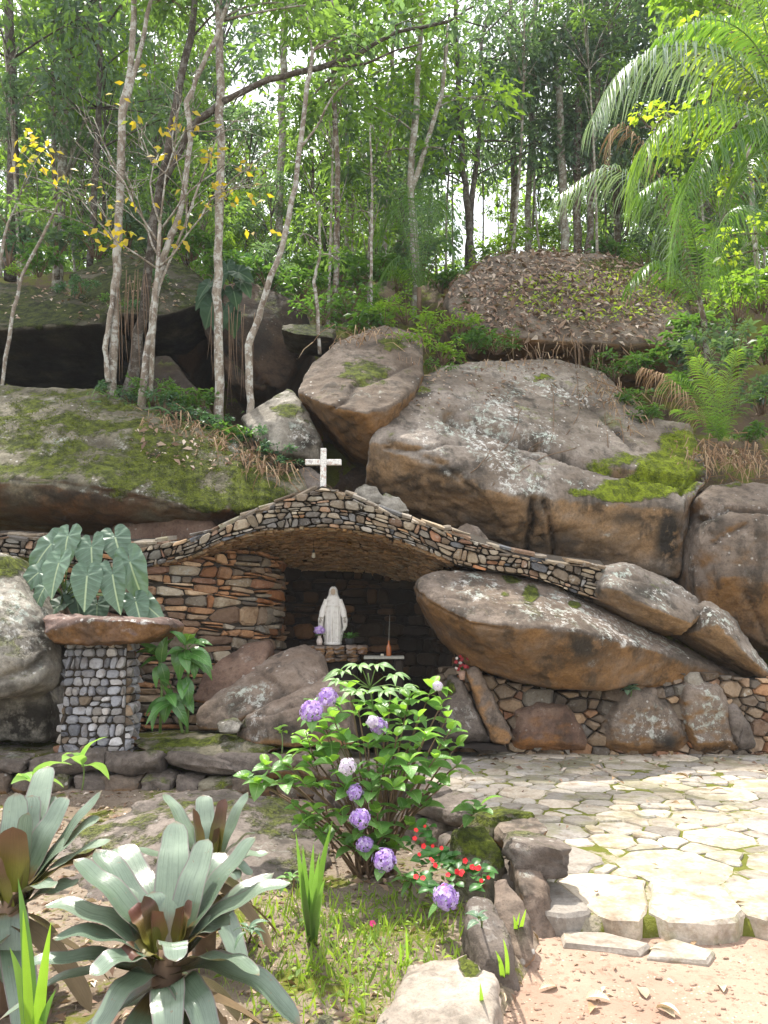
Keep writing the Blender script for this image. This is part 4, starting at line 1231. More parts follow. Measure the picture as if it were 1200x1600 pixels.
# ---- retaining wall along the bed
ret = thing('retaining_wall', 'low dry stone wall of dark rough stones holding the terrace above the flower bed', 'wall', (-0.6, 6.9, 0))
rngr = random.Random(41)
def cut_rock(rng, cuts=5):
    bm = bmesh.new()
    bmesh.ops.create_cube(bm, size=1.7)
    for v in bm.verts:
        v.co += Vector((rng.uniform(-.28, .28), rng.uniform(-.28, .28), rng.uniform(-.28, .28)))
    bmesh.ops.subdivide_edges(bm, edges=bm.edges[:], cuts=8, use_grid_fill=True)
    pl = []
    for _ in range(cuts):
        n = Vector((rng.gauss(0, 1), rng.gauss(0, 1), rng.gauss(0, 1))).normalized()
        pl.append((n, rng.uniform(0.72, 0.95)))
    o = Vector((rng.uniform(0, 50),) * 3)
    for v in bm.verts:
        c = v.co.copy()
        for n, dd in pl:
            t = c.dot(n) - dd
            if t > 0:
                c -= n * t
        if c.length > 1.05:
            c *= (1.05 + 0.35 * (c.length - 1.05)) / c.length
        c += c.normalized() * (0.15 * noise.noise(c * 1.6 + o) + 0.09 * noise.noise(c * 4 + o) + 0.05 * noise.noise(c * 9 + o))
        v.co = c
    me = bpy.data.meshes.new('stone'); bm.to_mesh(me); bm.free()
    me.polygons.foreach_set('use_smooth', np.ones(len(me.polygons), dtype=bool))
    me.set_sharp_from_angle(angle=R(35))
    return me
cut_meshes = [cut_rock(rngr) for _ in range(8)]
def wall_stone(me, p, s, rz, tilt, mat, parent, name='stone'):
    m2 = me
    key = me.name + mat.name
    if key not in SURF:
        c = me.copy(); c.materials.clear(); c.materials.append(mat); SURF[key] = c
    Mx = Matrix.Translation(p) @ Matrix.Rotation(rz, 4, 'Z') @ Matrix.Rotation(tilt[0], 4, 'X') @ Matrix.Rotation(tilt[1], 4, 'Y') @ Matrix.Diagonal((*s, 1))
    return link(name, SURF[key], None, parent, M=Mx)
acc = []
for a, b in zip(WALL[1:-1], WALL[2:]):
    acc.append((Vector((*a, 0)), Vector((*b, 0))))
for (a, b) in acc:
    Ls = (b - a).length
    ang = math.atan2(b.y - a.y, b.x - a.x)
    for layer in range(2):
        t = rngr.uniform(0, 0.1)
        while t < Ls:
            w = rngr.uniform(0.18, 0.5) if layer == 0 else rngr.uniform(0.26, 0.72)
            c = a + (b - a) * min(1, (t + w / 2) / Ls)
            hh = 0.10 if layer == 0 else 0.085
            top_lift = 0.02 if c.x > -0.6 else 0.0
            zc = (0.09 if layer == 0 else 0.265) + top_lift
            nrm = Vector((math.sin(ang), -math.cos(ang), 0))
            if nrm.y > 0: nrm = -nrm
            p = c + nrm * (0.05 if layer == 0 else 0.0) + Vector((0, 0, zc))
            wall_stone(rngr.choice(cut_meshes), p, (w * 0.56, rngr.uniform(0.15, 0.22), hh * rngr.uniform(0.9, 1.45)), ang + rngr.uniform(-0.15, 0.15), (rngr.uniform(-.15, .15), rngr.uniform(-.15, .15)),
                       pick(rngr, [(M['rock_dark'], 4), (M['rock_brown'], 1.5), (M['rock_mossy'], 0.6)]), ret)
            t += w * rngr.uniform(0.95, 1.1)

# ---- flagstones
rngf = random.Random(51)
fx0, fx1, fy0, fy1 = -0.9, 5.6, 4.12, 9.1
def flag_ok(x, y):
    return y > wall_y(min(x, 0.8)) + 0.10 if x < 0.84 else y > fy0
sd = [(1.22, 4.55, 0.3), (1.62, 4.42, 0.3), (2.15, 4.36, 0.36), (2.8, 4.40, 0.36), (3.45, 4.42, 0.34), (4.1, 4.42, 0.36), (4.8, 4.45, 0.34), (0.96, 4.5, 0.22), (1.75, 5.0, 0.32), (2.5, 5.0, 0.3), (1.1, 5.15, 0.26), (3.2, 5.05, 0.3)]
sd = scatter(rngf, [(fx0, fy0), (fx1, fy1)], 0.10, 0.33, 9000, ok=lambda x, y: flag_ok(x, y) and y > 4.75, pre=sd, rfun=lambda x, y, f: 0.07 + 0.25 * f ** 1.1 * rngf.random() ** 1.3)
bnd = [(fx0, fy0), (fx1, fy0), (fx1, fy1), (fx0, fy1)]
for i, poly in cells(sd, bnd, reach=1.5):
    x0_, y0_ = sd[i][0], sd[i][1]
    front = y0_ < 4.6
    poly = inset(poly, rngf.uniform(0.002, 0.013))
    poly = tidy(poly, rngf, 0.2, 9) if len(poly) >= 3 else []
    if len(poly) < 3: continue
    poly = rough(rough(poly, rngf, 0.03), rngf, 0.014)
    if any(not flag_ok(*q) for q in poly) and x0_ < 0.9 and not front and rngf.random() < 0.4:
        continue
    up_ = rngf.uniform(0.008, 0.018) if not front else rngf.uniform(0.022, 0.034)
    stone('flagstone', poly, lambda u, v, d: Vector((u, v + (0.03 * math.sin(u * 7) if v < 4.2 else 0), 0.082 + d)), rngf, M['st_flag'], terrace, proud=up_, deep=0.10 if front else 0.03, bev=0.05 if front else 0.07, tilt=0.006)
for q in ([(0.86, 4.02), (1.2, 3.93), (1.28, 4.02), (1.1, 4.16), (0.88, 4.18)], [(1.22, 3.9), (1.48, 3.84), (1.56, 3.95), (1.42, 4.1), (1.3, 4.04)]):
    stone('flagstone', q, lambda u, v, d: Vector((u, v, 0.004 + d)), rngf, M['st_flag'], terrace, proud=0.025, deep=0.05, bev=0.08, tilt=0.004)
# some loose stones on the roof behind the arch
for k, (px, py, Y, w, lab) in enumerate(((575, 770, 9.5, 0.2, 'whitish angular stone on the arch roof right of the cross'), (610, 785, 9.5, 0.26, 'low grey stone on the arch roof under the big split boulder'), (735, 832, 9.4, 0.3, 'flat brown stone wedged between arch roof and huge boulder'))):
    rock('loose_stone', lab, [[(px - 24, py + 18, Y), (px - 20, py - 6, Y), (px - 6, py - 16, Y + 0.1), (px + 14, py - 8, Y), (px + 30, py + 14, Y), (px, py + 20, Y - 0.1)]], M['rock_pale'] if k < 2 else M['rock_brown'], 0.018, 2, 0.015, 3, 0.01, 60 + k, back=0.25, cat='stone')
# ------------------------------------------------------------------ cross
M['marble'] = rock_mat('cross_mosaic', (0.55, 0.50, 0.46), (0.66, 0.62, 0.58), stain=0.0, lichen=0.0, moss=0.0, bump=0.3)
mm = NT('mosaic')
vc = mm.voro(mm.objc(), 34, out='Color')
vd = mm.voro(mm.objc(), 34, feature='DISTANCE_TO_EDGE')
cc = mm.ramp(mm.xyz(vc)[0], [(0, (0.70, 0.68, 0.64)), (0.55, (0.78, 0.75, 0.70)), (0.8, (0.55, 0.42, 0.36)), (0.93, (0.45, 0.40, 0.38))], 'CONSTANT')
cc = mm.mix(mm.step(vd, 0.05, 0.02), cc, (0.42, 0.40, 0.37))
M['mosaic'] = mm.done(mm.principled(cc, 0.55, mm.bump(vd, 0.3, 0.01), 0.4))

def box_bm(bm, c, s, bev=0.004):
    r = bmesh.ops.create_cube(bm, size=1.0)
    vs = r['verts']
    for v in vs:
        v.co = Vector(c) + Vector((v.co.x * s[0], v.co.y * s[1], v.co.z * s[2]))
    if bev:
        es = list({e for v in vs for e in v.link_edges})
        bmesh.ops.bevel(bm, geom=es, offset=bev, segments=1, affect='EDGES')
def bm_obj(name, bm, mat, parent=None, loc=(0, 0, 0), smooth=False):
    me = bpy.data.meshes.new(name); bm.to_mesh(me); bm.free()
    if smooth:
        me.polygons.foreach_set('use_smooth', np.ones(len(me.polygons), dtype=bool))
    return link(name, me, mat, parent, loc=loc)

cb = P(505, 759, 8.85)
cross = thing('cross', 'white mosaic cross with pinkish chips standing on the peak of the stone arch', 'cross', cb)
cb = Vector(cb)
bm = bmesh.new(); box_bm(bm, (0, 0, 0.195), (0.066, 0.06, 0.47)); bm_obj('upright', bm, M['mosaic'], cross, cb)
for s in (-1, 1):
    bm = bmesh.new(); box_bm(bm, (s * (0.034 + 0.086), 0, 0.27), (0.172, 0.058, 0.064)); bm_obj('cross_arm', bm, M['mosaic'], cross, cb)

# ------------------------------------------------------------------ statue of a veiled woman
def loft(rings, closed=True, caps=True):
    V, F = [], []
    n = len(rings[0])
    for r in rings:
        V += [Vector(p) for p in r]
    for i in range(len(rings) - 1):
        for j in range(n):
            k = (j + 1) % n
            F.append((i * n + j, i * n + k, (i + 1) * n + k, (i + 1) * n + j))
    if caps:
        F.append(tuple(range(n - 1, -1, -1))); F.append(tuple((len(rings) - 1) * n + j for j in range(n)))
    return V, F

def tube(pts, rad, n=8, caps=True, flat=1.0):
    pts = [Vector(p) for p in pts]
    rings = []
    ref = Vector((0.13, 0.97, 0.2))
    for i, p in enumerate(pts):
        d = (pts[min(i + 1, len(pts) - 1)] - pts[max(i - 1, 0)]).normalized()
        x = d.cross(ref)
        if x.length < 0.1: x = d.cross(Vector((1, 0, 0)))
        x.normalize(); y = x.cross(d)
        r = rad[i] if hasattr(rad, '__len__') else rad
        rings.append([p + (x * math.cos(a) + y * flat * math.sin(a)) * r for a in (2 * math.pi * k / n for k in range(n))])
    return loft(rings, caps=caps)

def join(parts):
    V, F = [], []
    for v, f in parts:
        F += [tuple(i + len(V) for i in t) for t in f]; V += list(v)
    return V, F

SH = 0.70                                   # height of the figure
def ring(z, rx, ry, cy=0.0, folds=0.0, nf=13, ph=0.0, n=72, front=1.0):
    out = []
    for k in range(n):
        a = 2 * math.pi * k / n
        f = 1 + folds * (0.6 * math.sin(nf * a + ph) + 0.4 * math.sin((nf * 2 - 5) * a + 2 * ph))
        out.append((rx * math.cos(a) * f, cy + ry * math.sin(a) * f, z))
    return out
gown = loft([ring(0.0, .098, .088, 0, .05), ring(.03, .096, .085, 0, .15), ring(.12, .094, .08, 0, .17), ring(.22, .096, .078, 0, .15), ring(.32, .098, .076, 0, .12),
             ring(.40, .092, .07, 0, .06), ring(.46, .088, .064, 0, .03), ring(.52, .094, .062, 0.003, .01), ring(.56, .078, .055, .006, 0), ring(.585, .04, .036, .006, 0), ring(.60, .026, .028, .004, 0)])
# mantle: open at the front, wide where it hangs from the forearms
mrings = []
for z, rx, ry, op in ((.20, .118, .085, .95), (.16, .10, .08, 1.0), ):
    pass
def mantle_ring(z, rx, ry, op, folds, n=46, th=.010):
    o, i = [], []
    for k in range(n):
        a = -math.pi / 2 + op + (2 * math.pi - 2 * op) * k / (n - 1)
        f = 1 + folds * math.sin(11 * a + z * 9)
        o.append((rx * f * math.cos(a), .012 + ry * f * math.sin(a), z))
        i.append(((rx * f - th) * math.cos(a), .012 + (ry * f - th) * math.sin(a), z))
    return o + i[::-1]
mant = loft([mantle_ring(.03, .105, .09, 1.25, .05), mantle_ring(.12, .118, .09, 1.2, .06), mantle_ring(.20, .150, .088, 1.15, .05), mantle_ring(.28, .162, .086, 1.12, .04), mantle_ring(.36, .150, .084, 1.08, .035),
             mantle_ring(.44, .122, .078, 1.0, .025), mantle_ring(.50, .104, .07, .9, .015), mantle_ring(.55, .082, .062, .72, .01), mantle_ring(.59, .062, .060, .62, 0), mantle_ring(.625, .055, .066, .60, 0),
             mantle_ring(.66, .050, .062, .68, 0), mantle_ring(.685, .034, .042, .9, 0), mantle_ring(.70, .016, .02, 1.2, 0, th=.008)])
head = loft([ring(z, r, r * 1.12, -0.006, 0, n=24) for z, r in ((.588, .012), (.596, .024), (.61, .032), (.63, .0365), (.65, .037), (.67, .033), (.685, .022), (.692, .008))])
nose = tube([(0, -.044, .646), (0, -.053, .632), (0, -.046, .628)], [.004, .0065, .005], 6)
brow = tube([(-.016, -.042, .648), (0, -.046, .650), (.016, -.042, .648)], .004, 6)
chin = tube([(-.005, -.038, .603), (.005, -.038, .603)], .008, 6)
lips = tube([(-.009, -.043, .617), (0, -.046, .617), (.009, -.043, .617)], .0035, 6)
arms, hands = [], []
for s in (-1, 1):
    arms.append(tube([(s * .078, 0, .535), (s * .108, -.01, .45), (s * .128, -.02, .385), (s * .137, -.045, .335), (s * .143, -.06, .31)], [.034, .036, .038, .034, .030], 12))
    arms.append(tube([(s * .135, -.03, .36), (s * .146, -.038, .29), (s * .15, -.03, .22), (s * .138, -.02, .16)], [.03, .036, .028, .012], 10, flat=0.8))     # hanging sleeve
    wr = Vector((s * .146, -.068, .302))
    hands.append(tube([wr + Vector((0, .008, .012)), wr, wr + Vector((s * .004, -.012, -.014)), wr + Vector((s * .006, -.02, -.028))], [.0095, .010, .013, .011], 8, flat=0.55))
    for q in range(4):
        b = wr + Vector((s * (.006 + (q - 1.5) * .0062), -.02, -.027))
        l = (.020, .024, .023, .017)[q]
        hands.append(tube([b, b + Vector((s * .001, -.007, -l * .55)), b + Vector((s * .002, -.010, -l))], [.0035, .0033, .0024], 6))
    t0 = wr + Vector((-s * .010, -.010, -.012))
    hands.append(tube([t0, t0 + Vector((-s * .007, -.006, -.008)), t0 + Vector((-s * .009, -.010, -.017))], [.004, .0036, .0026], 6))
belt = loft([ring(z, r, r * .74, 0, .02) for z, r in ((.452, .088), (.458, .093), (.47, .093), (.476, .088))])
plinth = loft([ring(z, r, r * .9, 0, 0) for z, r in ((-.012, .105), (.0, .112), (.018, .110), (.022, .098))])
bm = bmesh.new()
V_, F_ = join([gown, mant, head, nose, brow, chin, lips, belt, plinth] + arms)
for v in V_: bm.verts.new(v)
bm.verts.ensure_lookup_table()
for f in F_:
    try: bm.faces.new([bm.verts[i] for i in f])
    except ValueError: pass
bmesh.ops.recalc_face_normals(bm, faces=bm.faces)
sme = remeshed(bm, 0.0045, 'figure')
laplace(sme, 1, 0.4)
sme.polygons.foreach_set('use_smooth', np.ones(len(sme.polygons), dtype=bool))
hv, hf = join(hands)
bm = bmesh.new(); bm.from_mesh(sme)
hs = [bm.verts.new(v) for v in hv]
for f in hf:
    nf = bm.faces.new([hs[i] for i in f]); nf.smooth = True
bm.to_mesh(sme); bm.free()
ms = NT('statue_plaster')
ns = ms.noise(ms.objc(), 26, 5, 0.7)
dz = ms.xyz(ms.objc())[2]
cs = ms.mix(ms.step(ns, 0.5, 0.72), (0.70, 0.67, 0.62), (0.50, 0.46, 0.41))
ox_, oy_, oz_ = ms.xyz(ms.objc())
fx_ = ms.math('DIVIDE', ox_, 0.031); fz_ = ms.math('DIVIDE', ms.math('SUBTRACT', oz_, 0.632), 0.040)
fr_ = ms.math('ADD', ms.math('MULTIPLY', fx_, fx_), ms.math('MULTIPLY', fz_, fz_))
fm_ = ms.math('MULTIPLY', ms.step(fr_, 1.05, 0.85), ms.step(oy_, -0.015, -0.022))
cs = ms.mix(ms.math('MULTIPLY', fm_, 0.85), cs, (0.40, 0.29, 0.19))
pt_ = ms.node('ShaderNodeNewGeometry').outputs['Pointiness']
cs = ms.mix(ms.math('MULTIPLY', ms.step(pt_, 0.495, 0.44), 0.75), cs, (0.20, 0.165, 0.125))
M['plaster'] = ms.done(ms.principled(cs, 0.7, ms.bump(ns, 0.15, 0.005), 0.3))
SP = P(520, 1006, 9.45)
st_o = link('statue', sme, M['plaster'], loc=SP)
st_o.scale = (0.97,) * 3
tag(st_o, 'white plaster statue of a veiled woman with lowered open hands inside the grotto', 'statue')

# pedestal of flat stones under the statue
ped = thing('statue_pedestal', 'ledge of mortared flat stones that the white statue stands on', 'pedestal', (SP.x, SP.y, SP.z - 0.2))
rp = random.Random(61)
PC = Vector((SP.x + 0.04, SP.y + 0.03, SP.z - 0.012))
for lay in range(4):
    n = 6 if lay < 2 else 4
    wid = 0.36 if lay < 2 else 0.27
    for k in range(n):
        for row in range(2 if lay == 0 else 1):
            x0 = -wid + 2 * wid * k / n
            w = 2 * wid / n
            z = -0.045 * lay - 0.03
            c = PC + Vector((x0 + w / 2 + rp.uniform(-.01, .01), -0.16 + 0.17 * row + rp.uniform(-.015, .015) + (0.03 if lay > 1 else 0), z))
            me = rp.choice(cut_meshes)
            wall_stone(me, c, (w * 0.58, 0.1, 0.028 * rp.uniform(0.9, 1.3)), rp.uniform(-.15, .15), (rp.uniform(-.1, .1), rp.uniform(-.1, .1)), M['rock_rust'] if (k == n - 1 and lay == 1) else M['rock_tan'], ped)
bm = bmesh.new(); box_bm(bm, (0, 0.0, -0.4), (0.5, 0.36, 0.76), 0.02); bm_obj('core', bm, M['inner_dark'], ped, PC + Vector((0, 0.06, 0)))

# vase with one lilac bloom, leafy pot, bottle on a shelf, faded bouquet
def lathe(prof, n=16, c=(0, 0, 0)):
    rings = [[(c[0] + r * math.cos(2 * math.pi * k / n), c[1] + r * math.sin(2 * math.pi * k / n), c[2] + z) for k in range(n)] for r, z in prof]
    return loft(rings)
M['clay'] = plain_mat('clay', (0.42, 0.27, 0.2), 0.7)
M['pale_clay'] = plain_mat('pale_clay', (0.55, 0.47, 0.42), 0.5)
M['dark_pot'] = plain_mat('dark_pot', (0.05, 0.05, 0.05), 0.6)
M['copper'] = plain_mat('copper_glass', (0.36, 0.11, 0.035), 0.25, spec=0.6)
M['board'] = plain_mat('weathered_board', (0.30, 0.29, 0.25), 0.85, 40)
M['bulb'] = plain_mat('milk_glass', (0.62, 0.57, 0.45), 0.3)
M['black_wire'] = plain_mat('black_wire', (0.03, 0.03, 0.03), 0.6)
vb = Vector((SP.x - 0.145, SP.y - 0.16, SP.z))
vase = thing('vase', 'little pale vase holding one lilac bloom at the feet of the statue', 'vase', vb)
V_, F_ = lathe([(0.001, -.006), (.03, -.005), (.036, .03), (.03, .06), (.018, .085), (.022, .1), (.018, .1), (.012, .06)])
link('vase_body', mesh_np('vase_body', V_, F_), M['pale_clay'], vase, loc=vb)
pb2 = Vector((SP.x + 0.2, SP.y - 0.06, SP.z))
pot = thing('potted_plant', 'small dark pot with fine green leaves right of the statue', 'plant', pb2)
V_, F_ = lathe([(0.001, -.006), (.04, -.005), (.052, .06), (.055, .065), (.048, .065), (.04, .05)])
link('pot', mesh_np('pot', V_, F_), M['dark_pot'], pot, loc=pb2)

sb = P(600, 1027, 9.2)
shelf = thing('shelf', 'weathered grey board laid as a shelf inside the grotto', 'shelf', sb)
bm = bmesh.new(); box_bm(bm, (0, 0, 0), (0.46, 0.24, 0.03), 0.005); bm_obj('board', bm, M['board'], shelf, sb)
for s in (-1, 1):
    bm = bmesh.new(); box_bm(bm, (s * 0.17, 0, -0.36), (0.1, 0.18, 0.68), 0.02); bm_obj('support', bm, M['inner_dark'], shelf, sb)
bb = sb + Vector((0.055, -0.02, 0.015))
bot = thing('bottle', 'slim copper coloured bottle with a thin stick in its neck on the grey shelf', 'bottle', bb)
V_, F_ = lathe([(0.001, 0), (.028, 0), (.03, .01), (.03, .09), (.026, .11), (.012, .135), (.011, .17), (.014, .175), (.011, .175)])
link('bottle_body', mesh_np('bottle_body', V_, F_), M['copper'], bot, loc=bb)
V_, F_ = tube([(0, 0, .12), (.004, 0, .3), (.012, .01, .47)], [.004, .003, .002], 6)
link('stick', mesh_np('stick', V_, F_), M['board'], bot, loc=bb)
V_, F_ = tube([(-.075, 0, 0), (-.075, 0, .025)], [.022, .018], 10)
link('candle_stub', mesh_np('candle_stub', V_, F_), M['bulb'], loc=bb)
tag(bpy.data.objects['candle_stub'], 'short pale candle stub left of the bottle on the grey shelf', 'candle')

lb = P(490, 866, 9.55)
lamp = thing('hanging_bulb', 'small pale unlit bulb hanging from the vault above the statue', 'bulb', lb)
V_, F_ = lathe([(0.001, -.05), (.016, -.045), (.024, -.025), (.02, 0), (.012, .02), (.001, .021)], 14)
link('bulb_glass', mesh_np('bulb_glass', V_, F_), M['bulb'], lamp, loc=lb)
V_, F_ = lathe([(0.014, .018), (.014, .05), (.004, .055)], 12)
link('socket', mesh_np('socket', V_, F_), M['dark_pot'], lamp, loc=lb)
V_, F_ = tube([(0, 0, .05), (0, 0, .22)], .003, 6)
link('cord', mesh_np('cord', V_, F_), M['black_wire'], lamp, loc=lb)
# ------------------------------------------------------------------ leaves and blades
def leaf_grid(path, widths, ns=4, fold=0.25, ripple=0.0, curl=0.0, lobe=None, side=None, cup=0.0):
    """a leaf along a path of points; widths are half widths; fold raises the edges"""
    path = [Vector(p) for p in path]
    nt = len(path)
    V, F, al, ac = [], [], [], []
    for i, p in enumerate(path):
        d = (path[min(i + 1, nt - 1)] - path[max(i - 1, 0)]).normalized()
        sd = side if side is not None else Vector((d.y, -d.x, 0))
        if sd.length < 1e-3: sd = Vector((1, 0, 0))
        sd = (sd - d * sd.dot(d)).normalized()
        nrm = sd.cross(d)
        t = i / (nt - 1)
        w = widths[i]
        for k in range(ns + 1):
            s = -1 + 2 * k / ns
            q = p + sd * (s * w) + nrm * (fold * abs(s) ** 1.4 * w - cup * w * (1 - s * s))
            if lobe:
                q = q - d * (lobe * abs(s) ** 1.5 * (1 - t) ** 1.6)
            if ripple:
                q = q + nrm * (ripple * w * abs(s) * math.sin(t * 21 + s * 2))
            V.append(q); al.append(t); ac.append(s)
    m = ns + 1
    for i in range(nt - 1):
        for k in range(ns):
            F.append((i * m + k, i * m + k + 1, (i + 1) * m + k + 1, (i + 1) * m + k))
    return V, np.array(F), {'along': al, 'across': ac}

def prof(nt, kind='strap', W=0.05):
    out = []
    for i in range(nt):
        t = i / (nt - 1)
        if kind == 'strap':
            w = (0.80 + 0.20 * math.sin(min(1, t * 1.25) * math.pi)) * min(1, max(0.0, (1 - t) / 0.13)) ** 0.5
        elif kind == 'oval':
            w = math.sin(math.pi * min(1, t ** 0.8 * 0.97 + 0.03)) ** 0.75
        elif kind == 'lance':
            w = math.sin(math.pi * (t ** 0.75)) ** 0.9
        elif kind == 'blade':
            w = min(1, 0.55 + t * 1.2) * (1 - t ** 2.6)
        elif kind == 'heart':
            w = (1 - t) ** 0.62 * (0.82 + 0.5 * t)
        out.append(max(w, 0.012) * W)
    return out

def bez(a, b, c, n):
    return [a * (1 - t) ** 2 + b * 2 * t * (1 - t) + c * t * t for t in (i / (n - 1) for i in range(n))]

def blade_obj(name, path, widths, mat, parent, **kw):
    V, F, at = leaf_grid(path, widths, **kw)
    c = Vector(path[0])
    me = mesh_np(name, [v - c for v in V], F, at)
    return link(name, me, mat, parent, loc=c)

M['brom'] = blade_mat('bromeliad_leaf', (0.075, 0.115, 0.07), (0.19, 0.25, 0.195), trans=(0.2, 0.25, 0.1), tw=0.10, rough=0.27, spec=0.75, streak=0.8, under=(0.11, 0.06, 0.045), heart=((0.14, 0.10, 0.04), 0.26), edge=(0.16, 0.13, 0.12), tipc=(0.20, 0.13, 0.08))
M['brom_old'] = blade_mat('bromeliad_old_leaf', (0.12, 0.085, 0.05), (0.2, 0.14, 0.085), trans=(0.2, 0.15, 0.06), tw=0.08, rough=0.7, spec=0.2, streak=0.7)
M['brom_in'] = blade_mat('bromeliad_heart', (0.15, 0.16, 0.025), (0.10, 0.04, 0.035), trans=(0.25, 0.22, 0.04), tw=0.15, rough=0.4, spec=0.4, streak=0.5)
M['philo'] = blade_mat('philodendron_leaf', (0.085, 0.15, 0.10), (0.11, 0.18, 0.12), rib=(0.34, 0.42, 0.24), trans=(0.2, 0.32, 0.1), tw=0.15, rough=0.4, spec=0.5, veins=0.3)
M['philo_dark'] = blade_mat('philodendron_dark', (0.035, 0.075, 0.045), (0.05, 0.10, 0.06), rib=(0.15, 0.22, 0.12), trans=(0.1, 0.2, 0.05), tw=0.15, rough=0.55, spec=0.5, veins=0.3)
M['glossy'] = blade_mat('glossy_leaf', (0.06, 0.16, 0.04), (0.09, 0.22, 0.055), rib=(0.18, 0.3, 0.1), trans=(0.25, 0.42, 0.04), tw=0.25, rough=0.22, spec=0.6, veins=0.25)
M['young'] = blade_mat('young_leaf', (0.13, 0.30, 0.05), (0.22, 0.38, 0.10), rib=(0.32, 0.45, 0.2), trans=(0.4, 0.6, 0.12), tw=0.35, rough=0.3, spec=0.5)
M['hydr'] = blade_mat('hydrangea_leaf', (0.10, 0.22, 0.06), (0.14, 0.29, 0.08), rib=(0.26, 0.39, 0.16), trans=(0.34, 0.56, 0.09), tw=0.38, rough=0.36, spec=0.5, veins=0.35)
M['hydr_new'] = blade_mat('hydrangea_new_leaf', (0.17, 0.34, 0.045), (0.24, 0.43, 0.07), rib=(0.3, 0.45, 0.12), trans=(0.4, 0.62, 0.06), tw=0.4, rough=0.36, spec=0.5, veins=0.3)
M['palmate'] = blade_mat('palmate_leaf', (0.16, 0.28, 0.10), (0.22, 0.34, 0.15), rib=(0.5, 0.55, 0.4), trans=(0.35, 0.5, 0.15), tw=0.3, rough=0.4, spec=0.4, veins=0.5)
M['sword'] = blade_mat('sword_leaf', (0.07, 0.15, 0.045), (0.12, 0.25, 0.06), trans=(0.3, 0.5, 0.06), tw=0.3, rough=0.35, spec=0.5, streak=0.4)
M['sword_lit'] = blade_mat('sword_leaf_bright', (0.16, 0.30, 0.03), (0.2, 0.36, 0.04), trans=(0.4, 0.6, 0.05), tw=0.4, rough=0.35, spec=0.5, streak=0.4)  # brighter copy of sword, sunlight put into its colour
M['impat'] = blade_mat('impatiens_leaf', (0.03, 0.10, 0.02), (0.05, 0.15, 0.03), rib=(0.12, 0.2, 0.07), trans=(0.15, 0.35, 0.04), tw=0.2, rough=0.4, spec=0.4)
M['stem_green'] = plain_mat('green_stem', (0.12, 0.19, 0.05), 0.6)
M['stem_brown'] = plain_mat('brown_stem', (0.17, 0.11, 0.07), 0.8)
M['dry_leaf'] = blade_mat('dry_leaf', (0.27, 0.17, 0.10), (0.38, 0.27, 0.18), trans=(0.35, 0.22, 0.1), tw=0.15, rough=0.8, spec=0.15, veins=0.3)
M['dry_pale'] = blade_mat('dry_leaf_pale', (0.45, 0.36, 0.27), (0.55, 0.46, 0.36), trans=(0.35, 0.25, 0.15), tw=0.1, rough=0.8, spec=0.15, veins=0.2)
M['red_petal'] = plain_mat('red_petal', (0.62, 0.015, 0.02), 0.5)
M['dull_red'] = plain_mat('dull_red', (0.32, 0.03, 0.035), 0.6)
M['pink_petal'] = plain_mat('pink_petal', (0.7, 0.04, 0.2), 0.5)

def lilac(name, a, b, c):
    m = NT(name)
    col = m.ramp(m.attr('tint'), [(0, a), (0.5, b), (1, c)])
    sh = m.principled(col, 0.6, None, 0.2)
    tr = m.node('ShaderNodeBsdfTranslucent'); m.set(tr.inputs[0], col)
    mx = m.node('ShaderNodeMixShader'); mx.inputs[0].default_value = 0.3
    m.nt.links.new(sh, mx.inputs[1]); m.nt.links.new(tr.outputs[0], mx.inputs[2])
    return m.done(mx.outputs[0])
M['lilac'] = lilac('lilac_bloom', (0.40, 0.22, 0.62), (0.56, 0.38, 0.74), (0.74, 0.62, 0.84))
M['lilac_pale'] = lilac('pale_bloom', (0.6, 0.52, 0.66), (0.72, 0.64, 0.74), (0.8, 0.76, 0.8))

def bloom_mesh(seed, n=110):
    r = random.Random(seed)
    V, F, T = [], [], []
    for k in range(n):
        z = 1 - 2 * (k + 0.5) / n
        if z < -0.75: continue
        a = k * 2.39996 + r.uniform(-.2, .2)
        q = math.sqrt(1 - z * z)
        c = Vector((q * math.cos(a), q * math.sin(a), z * 0.85)) * (r.uniform(0.82, 1.06) + 0.22 * noise.noise(Vector((q * math.cos(a), q * math.sin(a), z)) * 1.5 + Vector((seed * 5, 0, 0))))
        nrm = (c.normalized() + Vector((r.uniform(-.3, .3), r.uniform(-.3, .3), r.uniform(-.3, .3)))).normalized()
        Mf = frame(c, nrm.cross(Vector((0.3, 0.2, 1))).normalized() if abs(nrm.z) < 0.99 else Vector((1, 0, 0)), nrm)
        a0 = r.uniform(0, 1.5); t = r.random(); s = r.uniform(0.17, 0.22)
        for p in range(4):
            b = a0 + p * math.pi / 2
            ca, sa = math.cos(b), math.sin(b)
            for (u, v, w) in ((0, 0, 0), (0.75 * s, -0.6 * s, 0.1 * s), (1.35 * s, 0, -0.05 * s), (0.75 * s, 0.6 * s, 0.1 * s)):
                V.append(Mf @ Vector((u * ca - v * sa, u * sa + v * ca, w)))
            i = len(V) - 4
            F.append((i, i + 1, i + 2, i + 3)); T += [min(1, max(0, t + r.uniform(-.15, .15)))] * 4
    return mesh_np('flower_head', V, np.array(F), {'tint': T})
blooms = [bloom_mesh(s) for s in (1, 2, 3)]
for b in blooms: b.materials.append(M['lilac'])
bloom_w = [b.copy() for b in blooms[:1]]
for b in bloom_w: b.materials.clear(); b.materials.append(M['lilac_pale'])

